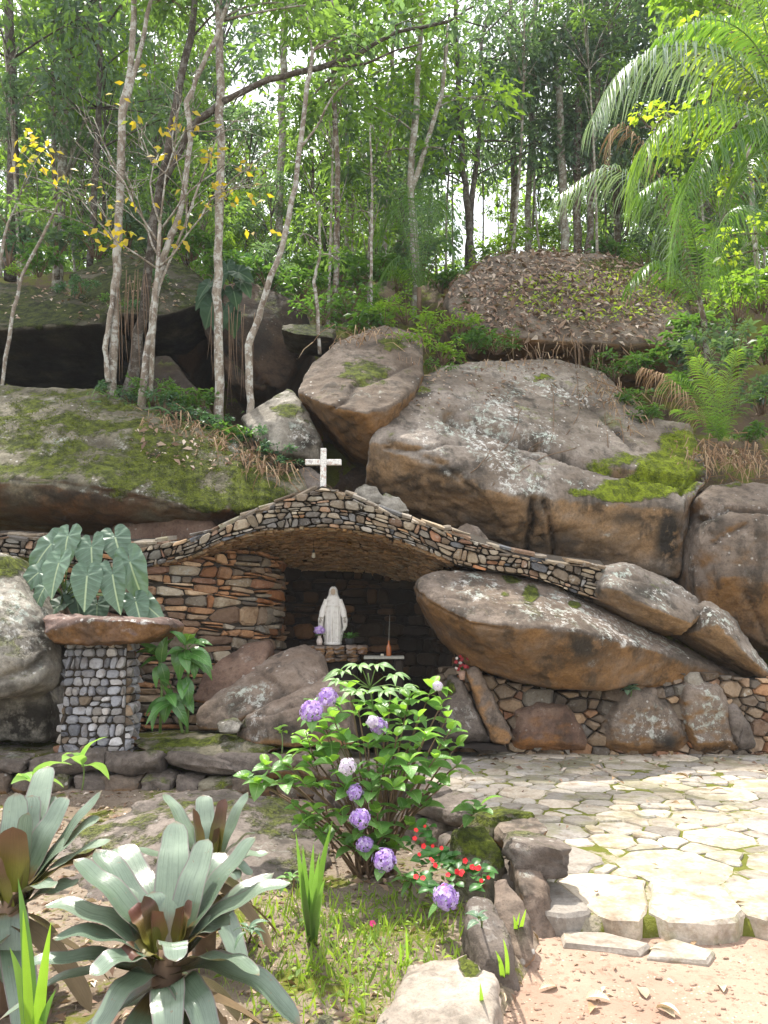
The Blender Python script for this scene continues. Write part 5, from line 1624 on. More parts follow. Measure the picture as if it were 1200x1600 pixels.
def unit_leaf(kind, W, nt=7, ns=4, droop=0.25, fold=0.25, lobe=None, ripple=0.0, name='leaf', cup=0.0):
    """leaf 1 long along +Y, arching over and down"""
    path = [Vector((0, t, 0.18 * math.sin(t * 2.2) - droop * t * t)) for t in (i / (nt - 1) for i in range(nt))]
    V, F, at = leaf_grid(path, prof(nt, kind, W), ns=ns, fold=fold, lobe=lobe, ripple=ripple, side=Vector((1, 0, 0)), cup=cup)
    return mesh_np(name, V, F, at)

def heart_mesh(seed, droop=0.25, ripple=0.03, fold=0.15):
    """heart leaf with round lobes: stalk at the origin, tip at y = 1"""
    r = random.Random(seed)
    A = np.radians([0, 8, 20, 38, 60, 85, 110, 135, 155, 170, 177])
    Rr = np.array([1.0, .90, .76, .645, .575, .54, .53, .52, .48, .38, .12])
    th = np.radians(np.linspace(-177, 177, 45))
    rr = np.interp(np.abs(th), A, Rr) * (1 + .025 * np.sin(th * 9 + seed))
    V, al, ac = [], [], []
    K = 6
    V.append((0, 0, 0)); al.append(0.35); ac.append(0)
    for k in range(1, K + 1):
        q = k / K
        for t, R_ in zip(th, rr):
            x, y = q * R_ * math.sin(t), q * R_ * math.cos(t)
            z = -droop * y * abs(y) - droop * .5 * x * x + fold * abs(x) - .12 * max(0, -y) + ripple * q * math.sin(t * 8 + seed) * min(1, abs(x) * 5)
            V.append((x, y, z)); al.append((y + .45) / 1.45); ac.append(max(-1, min(1, x / .55)) if y > -.02 else (0.5 if x > 0 else -0.5))
    F = []
    n = len(th)
    for j in range(n - 1):
        F.append((0, 1 + j + 1, 1 + j))
    for k in range(K - 1):
        for j in range(n - 1):
            a = 1 + k * n + j
            F.append((a, a + 1, a + n + 1, a + n))
    return mesh_np('leaf', V, F, {'along': al, 'across': ac})
L_heart = [heart_mesh(1, .25, .03), heart_mesh(2, .4, .04, .1), heart_mesh(3, .15, .025, .22)]

def with_mat(me, mat):
    key = ('m', me.name, mat.name)
    if key not in SURF:
        c = me.copy(); c.materials.clear(); c.materials.append(mat); SURF[key] = c
    return SURF[key]

def put(name, me, mat, parent, base, d, up, size, roll=0.0, wscale=1.0):
    Mx = frame(base, d, up) @ Matrix.Rotation(roll, 4, 'Y') @ Matrix.Diagonal((size * wscale, size, size, 1))
    return link(name, with_mat(me, mat), None, parent, M=Mx)

L_oval = [unit_leaf('oval', 0.34, droop=d, fold=f) for d, f in ((0.2, 0.25), (0.45, 0.2), (0.05, 0.35))]
L_lance = [unit_leaf('lance', 0.17, droop=d, fold=f) for d, f in ((0.3, 0.3), (0.55, 0.2))]
L_broad = [unit_leaf('lance', 0.21, nt=9, droop=d, fold=f, ripple=0.05) for d, f in ((0.35, 0.25), (0.7, 0.15), (0.1, 0.35))]

# ---- bromeliads
def bromeliad(label, c, Y, tips, inner, W, group=None, stem_h=0.0):
    """c: pixel of the heart; tips: (px, py, dY, lift) of the leaf ends"""
    base = P(*c, Y)
    root = thing('bromeliad', label, 'bromeliad', (base.x, base.y, 0.05), group)
    r = random.Random(int(c[0] * 7 + c[1]))
    for k, tp in enumerate(tips):
        px, py, dy, lift = tp[:4]
        mat = M[tp[4]] if len(tp) > 4 else M['brom']
        lean = max(0.0, (c[1] - py)) / 200.0 * 0.09 * (Y / 2.75)
        tip = P(px, py, Y + dy + lean)
        hd = Vector((tip.x - base.x, tip.y - base.y, 0))
        hn = hd.normalized() if hd.length > 1e-3 else Vector((0, -1, 0))
        b0 = base + hn * 0.03 + Vector((0, 0, r.uniform(-0.05, 0.02) - (0.05 if tip.z < base.z else 0)))
        mid = b0.lerp(tip, 0.5) + Vector((0, 0, lift))
        n = 19
        path = bez(b0, mid, tip, n)
        wv = r.uniform(0, 6)
        path = [q + Vector((0, 0, 0.006 * math.sin(wv + i * 0.9))) for i, q in enumerate(path)]
        Lf = sum((path[i + 1] - path[i]).length for i in range(n - 1))
        w = W * r.uniform(0.9, 1.12) * (0.8 + 0.2 * min(1, Lf / 0.5)) * (tp[5] if len(tp) > 5 else 1)
        sd = Vector((hn.y, -hn.x, 0)) + Vector((0, 0, r.uniform(-.25, .25)))
        blade_obj('leaf', path, prof(n, 'strap', w), mat, root, ns=6, fold=r.uniform(0.1, 0.28), side=sd)
    for k in range(9):                                       # old leaves hanging round the foot
        a = k * 2.4 + 1.1
        hn = Vector((math.cos(a), math.sin(a), 0))
        b0 = base + hn * 0.02 + Vector((0, 0, -0.07 - 0.012 * k))
        tip = Vector((base.x, base.y, 0)) + hn * r.uniform(0.26, 0.42) + Vector((0, 0, r.uniform(0.08, 0.16)))
        n = 13
        blade_obj('leaf', bez(b0, b0.lerp(tip, 0.55) + Vector((0, 0, 0.10)), tip, n), prof(n, 'strap', W * r.uniform(0.75, 1.0)), M['brom_old'] if k % 3 == 2 else M['brom'], root, ns=6, fold=0.2, side=Vector((hn.y, -hn.x, 0)))
    for k in range(inner):
        a = k * 2.4 + 0.5
        hn = Vector((math.cos(a), math.sin(a), 0))
        tip = base + hn * (0.05 + 0.012 * k) + Vector((0, 0, 0.14 - 0.012 * k))
        b0 = base + hn * 0.025 + Vector((0, 0, -0.05))
        mid = b0.lerp(tip, 0.5) + Vector((0, 0, 0.03)) + hn * 0.02
        n = 9
        blade_obj('leaf', bez(b0, mid, tip, n), prof(n, 'strap', W * 0.8), M['brom_in'], root, ns=6, fold=0.5, side=Vector((hn.y, -hn.x, 0)))
    V, F = tube([Vector((base.x, base.y, -0.05)), base + Vector((0, 0, -0.06)), base + Vector((0, 0, 0.02))], [0.045, 0.05, 0.03], 10)
    link('stem', mesh_np('stem', [v - base for v in V], F), M['stem_brown'], root, loc=base)
    return root

bromeliad('large silver green bromeliad with reddish heart in the middle of the flower bed', (262, 1490), 2.75, [
    (275, 1285, 0.18, 0.06), (325, 1312, 0.10, 0.05), (238, 1390, 0.05, 0.03), (400, 1308, 0.12, 0.05), (352, 1330, 0.2, 0.04), (455, 1378, 0.02, 0.06), (428, 1365, 0.14, 0.04),
    (115, 1345, 0.05, 0.05), (150, 1325, 0.16, 0.05), (70, 1412, 0.02, 0.07), (82, 1465, -0.05, 0.06), (185, 1320, 0.25, 0.05),
    (25, 1520, -0.1, 0.10), (-5, 1600, -0.12, 0.14), (140, 1525, -0.18, 0.06), (145, 1625, -0.22, 0.13), (262, 1660, -0.25, 0.15), (335, 1650, -0.22, 0.14), (470, 1605, -0.1, 0.16), (405, 1524, -0.14, 0.08),
    (275, 1500, -0.16, 0.07, 'brom', 0.8), (360, 1445, -0.02, 0.05), (205, 1420, 0.0, 0.05, 'brom_in'), (345, 1455, -0.04, 0.03, 'brom_in'), (225, 1400, -0.02, 0.0, 'brom_in'), (300, 1410, 0.0, 0.02, 'brom_in'), (190, 1500, -0.1, 0.04, 'brom_in')], 2, 0.062)
bromeliad('bromeliad cut off by the left edge with a dark red heart', (20, 1400), 3.3, [
    (160, 1235, 0.05, 0.05), (158, 1275, 0.0, 0.05), (175, 1312, -0.08, 0.05), (105, 1245, 0.12, 0.04), (75, 1195, 0.25, 0.05), (-60, 1220, 0.1, 0.05), (50, 1242, 0.15, 0.04), (25, 1240, 0.05, 0.03), (-30, 1290, 0.0, 0.03),
    (45, 1268, -0.03, 0.0), (160, 1330, -0.12, 0.04, 'brom_in'), (120, 1385, -0.14, 0.05), (15, 1545, -0.1, 0.12), (-60, 1480, -0.1, 0.1), (-80, 1380, 0, 0.08), (85, 1390, -0.18, 0.08, 'brom', 0.8), (20, 1290, -0.12, 0.0, 'brom_in', 1.2), (-15, 1330, -0.12, 0.0, 'brom_in', 1.2), (80, 1240, 0.2, 0.05)], 2, 0.062)
bromeliad('small upright bromeliad behind the large silver green one', (325, 1345), 3.75, [
    (255, 1238, 0.1, 0.03), (318, 1240, 0.15, 0.02), (388, 1237, 0.05, 0.04), (352, 1246, 0.0, 0.0, 'brom_in'), (302, 1265, -0.1, 0.0, 'brom_in'), (400, 1300, 0.0, 0.06), (372, 1375, -0.1, 0.08), (250, 1320, -0.02, 0.06), (395, 1370, -0.05, 0.1), (185, 1330, 0.05, 0.06), (420, 1335, 0.1, 0.05)], 1, 0.056)

# ---- sword leaved plants
def swords(label, base, blades, mats, W, cat='plant'):
    b = Vector(base)
    root = thing('sword_plant', label, cat, b)
    r = random.Random(len(label))
    for k, (px, py, Y) in enumerate(blades):
        tip = P(px, py, Y)
        b0 = b + Vector((r.uniform(-.02, .02), r.uniform(-.02, .02), -0.02))
        mid = b0.lerp(tip, 0.55) + Vector((-(tip.x - b0.x) * 0.25, 0.0, 0.02))
        n = 10
        blade_obj('leaf', bez(b0, mid, tip, n), prof(n, 'blade', W * r.uniform(0.8, 1.15)), mats[k % len(mats)], root, ns=2, fold=0.35, side=Vector((0.9, 0.35 * (-1) ** k, 0)))
    return root
swords('clump of upright sword leaves in front of the hydrangea', PZ(487, 1468, 0.05), [(462, 1300, 3.4), (520, 1282, 3.45), (473, 1320, 3.5), (508, 1372, 3.35), (490, 1318, 3.55), (470, 1360, 3.5), (500, 1330, 3.3)], [M['sword']], 0.018)
swords('bright green sword leaves at the bottom left corner before the bromeliads', P(55, 1680, 2.15), [(28, 1372, 2.2), (36, 1420, 2.05), (80, 1440, 2.1), (88, 1545, 2.1), (15, 1480, 2.25)], [M['sword'], M['sword_lit'], M['sword_lit']], 0.019)
swords('short sprout of two green blades on the dirt by the oval cobble', PZ(805, 1472, 0.0), [(822, 1420, 3.72), (802, 1430, 3.75), (812, 1425, 3.8)], [M['sword_lit']], 0.012)
swords('yellow green sprout on the dirt beside the tall bed rock', PZ(785, 1535, 0.0), [(786, 1466, 3.3), (774, 1485, 3.25)], [M['sword_lit']], 0.011)
swords('single yellow green blade at the bottom edge by the sunlit rock', PZ(752, 1625, 0.0), [(750, 1535, 2.95), (738, 1595, 2.9)], [M['sword_lit']], 0.012)
swords('thin light blades rising from the grass right of the bromeliad', PZ(630, 1510, 0.05), [(634, 1448, 3.4), (625, 1470, 3.4)], [M['sword_lit']], 0.006)

# ---- hydrangea
hb = PZ(590, 1365, 0.05)
hyd = thing('hydrangea', 'leafy hydrangea bush with lilac flower heads in front of the grotto', 'bush', hb)
rh = random.Random(77)
tips = []
# (px, py, Y) of shoot ends, read off the bush
shoots = [(610, 1085, 4.95), (640, 1090, 4.9), (675, 1075, 4.9), (690, 1100, 4.85), (655, 1120, 4.75), (600, 1120, 4.8), (560, 1110, 4.85), (520, 1120, 4.85), (535, 1150, 4.75), (575, 1160, 4.7), (620, 1150, 4.65), (665, 1150, 4.65), (705, 1140, 4.8), (715, 1165, 4.85),
          (500, 1160, 4.85), (470, 1160, 4.9), (480, 1190, 4.8), (520, 1190, 4.7), (560, 1200, 4.6), (600, 1195, 4.55), (640, 1190, 4.55), (680, 1185, 4.6), (715, 1195, 4.75), (700, 1215, 4.7), (440, 1190, 4.95), (415, 1195, 5.0), (400, 1225, 5.0), (440, 1220, 4.9), (475, 1225, 4.8),
          (505, 1230, 4.7), (540, 1235, 4.65), (580, 1235, 4.55), (615, 1230, 4.5), (650, 1225, 4.55), (685, 1235, 4.65), (460, 1260, 4.85), (490, 1265, 4.75), (530, 1270, 4.65), (590, 1270, 4.6), (630, 1265, 4.6), (665, 1260, 4.7), (470, 1285, 4.85), (600, 1300, 4.6), (560, 1300, 4.65), (640, 1290, 4.7), (505, 1300, 4.8),
          (630, 1110, 5.0), (580, 1085, 5.05), (700, 1120, 4.95), (545, 1075, 5.05), (600, 1160, 4.95), (650, 1170, 4.9), (570, 1215, 4.9), (620, 1215, 4.85), (540, 1320, 4.75), (585, 1320, 4.75), (615, 1325, 4.8), (385, 1215, 5.05), (505, 1140, 4.95), (490, 1100, 5.0)]
hl = 0
spare = []
twigs = []
for (px, py, Y) in shoots:
    tp = P(px, py, Y)
    mid = hb.lerp(tp, 0.55) + Vector((0, 0, 0.12)) * (1 if tp.z > 0.5 else 0.3)
    b0 = hb + Vector((rh.uniform(-.16, .12), rh.uniform(-.1, .12), -0.03))
    twigs.append(tube(bez(b0, mid, tp, 7), [0.010, .009, .008, .007, .006, .005, .004], 5))
    d0 = (tp - mid).normalized()
    new = tp.z > 0.75 or rh.random() < 0.3
    for pair in range(3 if rh.random() < 0.65 else 2):
        q = tp - d0 * (0.045 * pair)
        a0 = rh.uniform(0, math.pi) if pair == 0 else a0 + math.pi / 2
        sz = (0.085, 0.13, 0.14)[pair] * rh.uniform(0.85, 1.2)
        for s in (0, 1):
            a = a0 + math.pi * s + rh.uniform(-.3, .3)
            d = Vector((math.cos(a), math.sin(a), (0.55, 0.15, -0.15)[pair] + rh.uniform(-.2, .2)))
            mat = M['hydr_new'] if (pair == 0 and new) else M['hydr']
            if hl < 300:
                put('leaf', rh.choice(L_oval), mat, hyd, q, d, (0, 0, 1), sz, rh.uniform(-.4, .4)); hl += 1
            else:
                spare.append((q, d, sz))
if spare:
    V, F, al, ac = [], [], [], []
    for q, d, sz in spare:
        me = rh.choice(L_oval); Mx = frame(q, d) @ Matrix.Diagonal((sz, sz, sz, 1))
        o0 = len(V)
        V += [Mx @ v.co for v in me.vertices]
        F += [tuple(i + o0 for i in p.vertices) for p in me.polygons]
        al += [x.value for x in me.attributes['along'].data]; ac += [x.value for x in me.attributes['across'].data]
    o = link('leaf_mass', mesh_np('leaf_mass', [v - hb for v in V], np.array(F), {'along': al, 'across': ac}), M['hydr'], hyd, loc=hb); o['kind'] = 'stuff'
V, F = join(twigs)
link('stems', mesh_np('stems', [v - hb for v in V], F), M['stem_brown'], hyd, loc=hb)
for k, (px, py, Y, rp_, pale) in enumerate([(487, 1110, 4.6, 17, 0), (512, 1089, 4.75, 15, 0), (592, 1135, 4.6, 13, 0), (543, 1198, 4.5, 13, 1), (555, 1238, 4.5, 12, 0), (562, 1278, 4.4, 15, 0), (570, 1319, 4.45, 12, 0), (601, 1343, 4.3, 17, 0), (697, 1402, 3.95, 18, 0), (583, 1128, 4.58, 10, 1), (684, 1072, 4.85, 8, 1)]):
    c = P(px, py, Y); rr = PX(rp_, Y)
    Mx = Matrix.Translation(c) @ Matrix.Rotation(rh.uniform(0.3, 0.9), 4, 'X') @ Matrix.Rotation(k, 4, 'Z') @ Matrix.Scale(rr, 4)
    link('flower_head', (bloom_w[0] if pale else blooms[k % 3]), None, hyd, M=Mx)
    for j in range(3):
        a = rh.uniform(0, 6.28)
        if hl < 330: put('leaf', rh.choice(L_oval), M['hydr'], hyd, c + Vector((0, 0.02, -rr * 0.7)), Vector((math.cos(a), 0.6 * math.sin(a) + .2, -0.2)), (0, 0, 1), 0.10)

# lilac bloom in the vase
c = vb + Vector((0, 0, 0.16))
link('flower_head', blooms[1], None, vase, M=Matrix.Translation(c) @ Matrix.Scale(0.062, 4))
for a in (0.4, 2.3, 4.2):
    put('leaf', L_oval[0], M['hydr'], vase, vb + Vector((0, 0, 0.1)), Vector((math.cos(a), math.sin(a), 0.1)), (0, 0, 1), 0.08)
V, F = tube([vb + Vector((0, 0, .05)), vb + Vector((0, 0, .14))], .004, 5)
link('stalk', mesh_np('stalk', [v - vb for v in V], F), M['stem_green'], vase, loc=vb)
rq = random.Random(5)
for k in range(26):
    a = rq.uniform(0, 6.28)
    put('leaf', L_lance[0], M['glossy'], pot, pb2 + Vector((0.02 * math.cos(a), 0.02 * math.sin(a), 0.06)), Vector((math.cos(a), math.sin(a), rq.uniform(0.2, 1.4))), (0, 0, 1), rq.uniform(0.07, 0.13))

# palmate sapling above the hydrangea
pbz = PZ(585, 1340, 0.05)
sap = thing('palmate_sapling', 'sapling with pale jagged hand shaped leaves rising above the hydrangea', 'plant', pbz)
rs = random.Random(15)
V, F = tube(bez(pbz, P(600, 1200, 5.1), P(575, 1052, 4.95), 8), [.012, .011, .01, .009, .008, .006, .005, .004], 6)
link('stem', mesh_np('stem', [v - pbz for v in V], F), M['stem_green'], sap, loc=pbz)
for (px, py, Y) in [(535, 1050, 4.8), (560, 1040, 4.85), (590, 1040, 4.9), (615, 1055, 4.85), (555, 1080, 4.7), (600, 1080, 4.75), (630, 1075, 4.9), (530, 1065, 5.0)]:
    hubp = P(px, py, Y)
    src = P(578, 1075, 4.95)
    V, F = tube([src, src.lerp(hubp, 0.6) + Vector((0, 0, .02)), hubp], [.004, .003, .003], 5)
    link('leaf_stalk', mesh_np('leaf_stalk', [v - hubp for v in V], F), M['stem_green'], sap, loc=hubp)
    od = (hubp - src); od.z = 0; od = od.normalized() + Vector((0, -0.5, 0))
    for k in range(5):
        a = (k - 2) * 0.6
        d = Matrix.Rotation(a, 3, 'Z') @ od + Vector((0, 0, rs.uniform(-0.3, 0.15)))
        put('leaf', L_lance[k % 2], M['palmate'], sap, hubp, d, (0, -0.5, 1), rs.uniform(0.08, 0.125), rs.uniform(-.3, .3), 1.1)

# branch of hydrangea leaves over the wall corner and other small plants
def rosette(label, base, top, n, size, leaf, mat, cat='plant', name='small_plant', spread=0.25, stemmat='stem_brown', seed=0, tilt=0.35):
    b, t = Vector(base), Vector(top)
    root = thing(name, label, cat, b)
    r = random.Random(seed)
    V, F = tube(bez(b, b.lerp(t, .5) + Vector((0.03, 0, 0.05)), t, 6), [.006, .006, .005, .005, .004, .003], 5)
    link('stem', mesh_np('stem', [v - b for v in V], F), M[stemmat], root, loc=b)
    for k in range(n):
        a = k * 2.4 + r.uniform(-.3, .3)
        q = t - (t - b) * (spread * k / n)
        put('leaf', leaf[k % len(leaf)], mat, root, q, Vector((math.cos(a), math.sin(a), tilt * (1 - 1.6 * k / n) + r.uniform(-.15, .15))), (0, 0, 1), size * r.uniform(0.75, 1.2), r.uniform(-.3, .3))
    return root
rosette('hydrangea shoot with six round leaves leaning over the wall corner', PZ(690, 1330, 0.1), P(752, 1258, 4.6), 8, 0.12, L_oval, M['hydr'], seed=1)
rosette('little grey green seedling at the foot of the tall bed rock', PZ(748, 1470, 0.05), P(748, 1432, 3.35), 5, 0.06, L_oval, M['philo'], seed=2, stemmat='stem_green')
rosette('young plant with three broad light green leaves before the stone pillar', P(128, 1235, 6.4), P(128, 1190, 6.35), 4, 0.30, L_broad, M['young'], seed=3, stemmat='stem_green', tilt=1.4)
rosette('low rosette of glossy leaves under the bloom of the hydrangea', PZ(640, 1390, 0.05), P(640, 1375, 4.4), 9, 0.10, L_lance, M['hydr'], seed=4)
rosette('pale leaved weed with whitish tips beside the large bromeliad', PZ(388, 1475, 0.05), P(388, 1450, 3.3), 9, 0.075, L_lance, M['philo'], seed=5)
rosette('dark leaved weed beside the outcrop rock left of the sword leaves', PZ(455, 1400, 0.05), P(455, 1370, 4.2), 8, 0.08, L_lance, M['hydr'], seed=6)
rosette('broad pale leaf plant at the left edge under the row of dark stones', P(45, 1260, 5.0), P(50, 1218, 4.95), 4, 0.26, L_broad, M['young'], seed=7, stemmat='stem_green', tilt=0.7)
rosette('tuft of small green leaves growing from the rubble wall under the wedge boulder', P(985, 1090, 8.75), P(985, 1076, 8.65), 9, 0.13, L_oval, M['philo'], seed=8, stemmat='stem_green')
rosette('tiny yellow green seedling before the tan boulder', P(880, 1180, 7.4) if False else PZ(440, 1180, 0.33), P(437, 1138, 7.5), 4, 0.10, L_oval, M['hydr_new'], seed=9, stemmat='stem_green')
rosette('bright young shoot with paired leaves at the left side of the hydrangea', PZ(520, 1330, 0.05), P(478, 1145, 4.75), 7, 0.11, L_oval, M['hydr_new'], seed=10)

# ---- red impatiens
ib = PZ(690, 1385, 0.05)
imp = thing('impatiens', 'low dark leaved impatiens with red flowers at the foot of the hydrangea', 'flowers', ib)
ri = random.Random(8)
for k in range(110):
    px, py = ri.uniform(640, 765), ri.uniform(1285, 1395)
    if py < 1285 + (px - 650) * 0.75 - 10: continue
    q = P(px, py, 4.15 + (1390 - py) / 100 * 0.45)
    a = ri.uniform(0, 6.28)
    put('leaf', ri.choice(L_oval), M['impat'], imp, q, Vector((math.cos(a), math.sin(a) - .3, ri.uniform(-.3, .3))), (0, -.4, 1), ri.uniform(0.05, 0.085))
fl = []
def flower5(n=5, s=1.0):
    V, F = [], []
    for p in range(n):
        b = 2 * math.pi * p / n
        ca, sa = math.cos(b), math.sin(b)
        for (u, v, w) in ((0.05, 0, 0), (0.6, -0.5, 0.12), (1.0, -0.25, 0.1), (1.0, 0.25, 0.1), (0.6, 0.5, 0.12)):
            V.append((u * ca - v * sa, u * sa + v * ca, w))
        F.append([p * 5 + q for q in range(5)])
    return mesh_np('flower', V, F)
fme = flower5()
def flower(parent, c, s, mat, r):
    d = Vector((r.uniform(-.6, .6), -1, r.uniform(0.2, 1.2))).normalized()
    Mx = frame(c, d.cross(Vector((1, 0, 0))), d) @ Matrix.Scale(s, 4)
    return link('flower', with_mat(fme, mat), None, parent, M=Mx)
for (px, py) in [(650, 1297), (664, 1291), (648, 1310), (662, 1322), (676, 1322), (673, 1342), (676, 1345), (650, 1370), (661, 1372), (693, 1385), (700, 1367), (714, 1362), (722, 1362), (720, 1366), (738, 1355), (748, 1356), (752, 1376), (763, 1371), (745, 1357), (690, 1325), (727, 1345), (680, 1352), (655, 1335)]:
    Yq = 4.0 + (1390 - py) / 100 * 0.45
    flower(imp, P(px, py, Yq), ri.uniform(0.009, 0.015), M['red_petal'], ri)
# faded red bouquet leaning inside the grotto, and its glass
fb = P(722, 1062, 8.75)
bq = thing('bouquet', 'faded bouquet of red and white flowers in the shade beside the leaning slab', 'bouquet', fb)
V, F = lathe([(0.001, 0), (.03, 0), (.04, .09), (.036, .09), (.03, .02)], 12, fb)
link('flower_vase', mesh_np('flower_vase', [v - fb for v in V], F), M['clay'], bq, loc=fb)
M['white_petal'] = plain_mat('white_petal', (0.6, 0.55, 0.5), 0.6)
for k in range(14):
    c = fb + Vector((ri.uniform(-.07, .07), ri.uniform(-.06, .02), ri.uniform(.10, .25)))
    for j in range(3):
        flower(bq, c + Vector((0, -.01 * j, .004 * j)), ri.uniform(0.013, 0.022), M['dull_red'] if k % 5 else M['white_petal'], ri)
for k in range(8):
    a = ri.uniform(0, 6.28)
    put('leaf', L_lance[0], M['impat'], bq, fb + Vector((0, 0, .1)), Vector((math.cos(a), math.sin(a), ri.uniform(.3, 1))), (0, 0, 1), 0.11)
pk = PZ(580, 1455, 0.05)
o_ = thing('pink_flower', 'single magenta flower on a thin stalk in the grass', 'flower', pk)
V, F = tube([pk, pk + Vector((.01, 0, .06)), P(582, 1443, pk.y)], .003, 5)
link('stalk', mesh_np('stalk', [v - pk for v in V], F), M['stem_green'], o_, loc=pk)
for j in range(2): flower(o_, P(582, 1443, pk.y - 0.01 * j), 0.016, M['pink_petal'], ri)

# ---- philodendron behind the pillar
pb0 = P(110, 985, 8.5)
ph = thing('philodendron', 'philodendron with large blue green heart leaves behind the stone pillar', 'plant', (pb0.x, pb0.y, 0.33))
rp2 = random.Random(9)
V, F = tube([Vector((pb0.x + .05, 8.5, 0.3)), P(108, 975, 8.4), P(98, 920, 8.3)], [.035, .03, .022], 8)
link('stem', mesh_np('stem', [v - pb0 for v in V], F), M['stem_brown'], ph, loc=pb0)
# junction with the stalk (px, py), tip (px, py), distance
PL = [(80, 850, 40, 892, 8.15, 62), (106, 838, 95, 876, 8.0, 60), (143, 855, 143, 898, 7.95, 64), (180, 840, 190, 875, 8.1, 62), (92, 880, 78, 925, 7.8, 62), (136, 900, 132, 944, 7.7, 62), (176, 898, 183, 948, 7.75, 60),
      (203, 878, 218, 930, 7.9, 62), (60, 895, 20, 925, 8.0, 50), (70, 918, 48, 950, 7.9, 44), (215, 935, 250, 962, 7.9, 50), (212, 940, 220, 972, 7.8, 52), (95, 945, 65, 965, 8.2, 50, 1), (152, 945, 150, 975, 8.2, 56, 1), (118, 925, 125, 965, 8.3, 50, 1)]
for t in PL:
    a, b = P(t[0], t[1], t[4]), P(t[2], t[3], t[4] - 0.12)
    L = max((b - a).length * 1.2, PX(t[5], t[4]) * 0.86)
    W = PX(t[5], t[4]) / 1.08 * 0.76
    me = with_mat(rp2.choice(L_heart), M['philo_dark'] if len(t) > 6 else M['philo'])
    Mx = frame(a, b - a, Vector((rp2.uniform(-.3, .3), -0.85, 0.75))) @ Matrix.Diagonal((W, L, L, 1))
    link('leaf', me, None, ph, M=Mx)
    src = P(100, 935, 8.3)
    V, F = tube(bez(src, src.lerp(a, .6) + Vector((0, .05, .1)), a, 6), [.009, .008, .007, .006, .005, .005], 5)
    link('leaf_stalk', mesh_np('leaf_stalk', [v - a for v in V], F), M['stem_green'], ph, loc=a)

# ---- glossy plant between pillar and boulders
gb = P(275, 1135, 7.9)
gl = thing('glossy_plant', 'glossy green plant with drooping oval leaves between the pillar and the boulders', 'plant', (gb.x, gb.y, 0.33))
rg = random.Random(19)
for (bx, by, tx, ty, Y) in [(250, 1130, 248, 1025, 7.85), (292, 1130, 290, 1010, 7.75), (285, 1130, 262, 1090, 7.7)]:
    V, F = tube([P(bx, by + 15, Y), P((bx + tx) / 2 + 4, (by + ty) / 2, Y), P(tx, ty, Y)], [.016, .014, .010], 6)
    link('stem', mesh_np('stem', [v - gb for v in V], F), M['stem_green'], gl, loc=gb)
GL = [(250, 1025, 218, 1008), (252, 1022, 240, 1002), (255, 1025, 265, 1000), (250, 1030, 225, 1030), (290, 1010, 270, 985), (292, 1008, 300, 975), (295, 1012, 330, 1000), (290, 1015, 262, 1025), (288, 1018, 275, 1060), (295, 1018, 310, 1070), (298, 1016, 348, 1052), (296, 1014, 342, 1030), (292, 1020, 320, 1045),
      (300, 1025, 355, 1060), (285, 1020, 280, 1040), (250, 1035, 262, 1070), (262, 1090, 238, 1110), (262, 1090, 215, 1135), (265, 1092, 258, 1125), (268, 1095, 305, 1140), (265, 1092, 250, 1075), (288, 1080, 300, 1110), (262, 1085, 285, 1105), (258, 1095, 228, 1125), (290, 1060, 285, 1095), (248, 1040, 240, 1065)]
GL += [(a + rg.uniform(-12, 12), b + rg.uniform(-10, 10), c + rg.uniform(-16, 16), d + rg.uniform(-14, 14)) for a, b, c, d in GL[::2]]
for (ax, ay, bx, by) in GL:
    Y = 7.75 + rg.uniform(-.12, .1)
    a, b = P(ax, ay, Y), P(bx, by, Y - rg.uniform(0.0, 0.2))
    L = (b - a).length * rg.uniform(1.05, 1.25)
    put('leaf', rg.choice(L_broad), M['glossy'], gl, a, b - a, Vector((rg.uniform(-.4, .4), -0.6, 1)), min(max(L, .15), .27), 0, rg.uniform(0.95, 1.15))

# ---- fallen leaves that can be told apart on the dirt and the bed
rf = random.Random(4)
ORD = ['leftmost', 'second from left', 'third from left', 'fourth from left', 'fifth from left', 'sixth from left', 'seventh from left', 'eighth from left', 'ninth from left', 'tenth from left', 'eleventh from left', 'twelfth from left', 'thirteenth from left', 'fourteenth from left', 'fifteenth from left', 'sixteenth from left', 'seventeenth from left', 'eighteenth from left', 'rightmost']
def ordinal(k, n):
    return 'rightmost' if k == n - 1 and n > 1 else ORD[k]
dry_me = [unit_leaf('lance', w, nt=7, droop=d, fold=f, name='fallen_leaf') for w, d, f in ((0.2, -0.02, 0.5), (0.16, 0.2, 0.3), (0.24, 0.1, 0.7), (0.2, 0.25, 0.2))]
def fallen(px, py, z, size, mat, label, group):
    p = PZ(px, py, z)
    a = rf.uniform(0, 6.28)
    o = link('fallen_leaf', with_mat(rf.choice(dry_me), mat), None, None, M=Matrix.Translation(p) @ Matrix.Rotation(a, 4, 'Z') @ Matrix.Rotation(rf.uniform(-.3, .3), 4, 'Y') @ Matrix.Scale(size, 4))
    tag(o, label, 'leaf', group)
LV = []
G1 = 'dry leaves lying on the dirt path'
for (px, py, s) in [(1010, 1560, .12), (1025, 1575, .10), (915, 1560, .10), (930, 1572, .08), (1055, 1590, .11), (1012, 1485, .08), (1080, 1480, .06), (1155, 1465, .09), (870, 1542, .09), (775, 1580, .12), (785, 1572, .1), (1125, 1540, .10), (905, 1455, .07), (880, 1442, .08), (860, 1440, .07), (840, 1445, .06), (812, 1540, .07), (950, 1500, .05), (1040, 1530, .05)]:
    LV.append((px, py, s))
for k, (px, py, s) in enumerate(sorted(LV)):
    fallen(px, py, 0.008, s, M['dry_pale'] if rf.random() < .5 else M['dry_leaf'], 'curled dry leaf lying on the reddish dirt path, ' + ordinal(k, len(LV)), G1)
LV = []
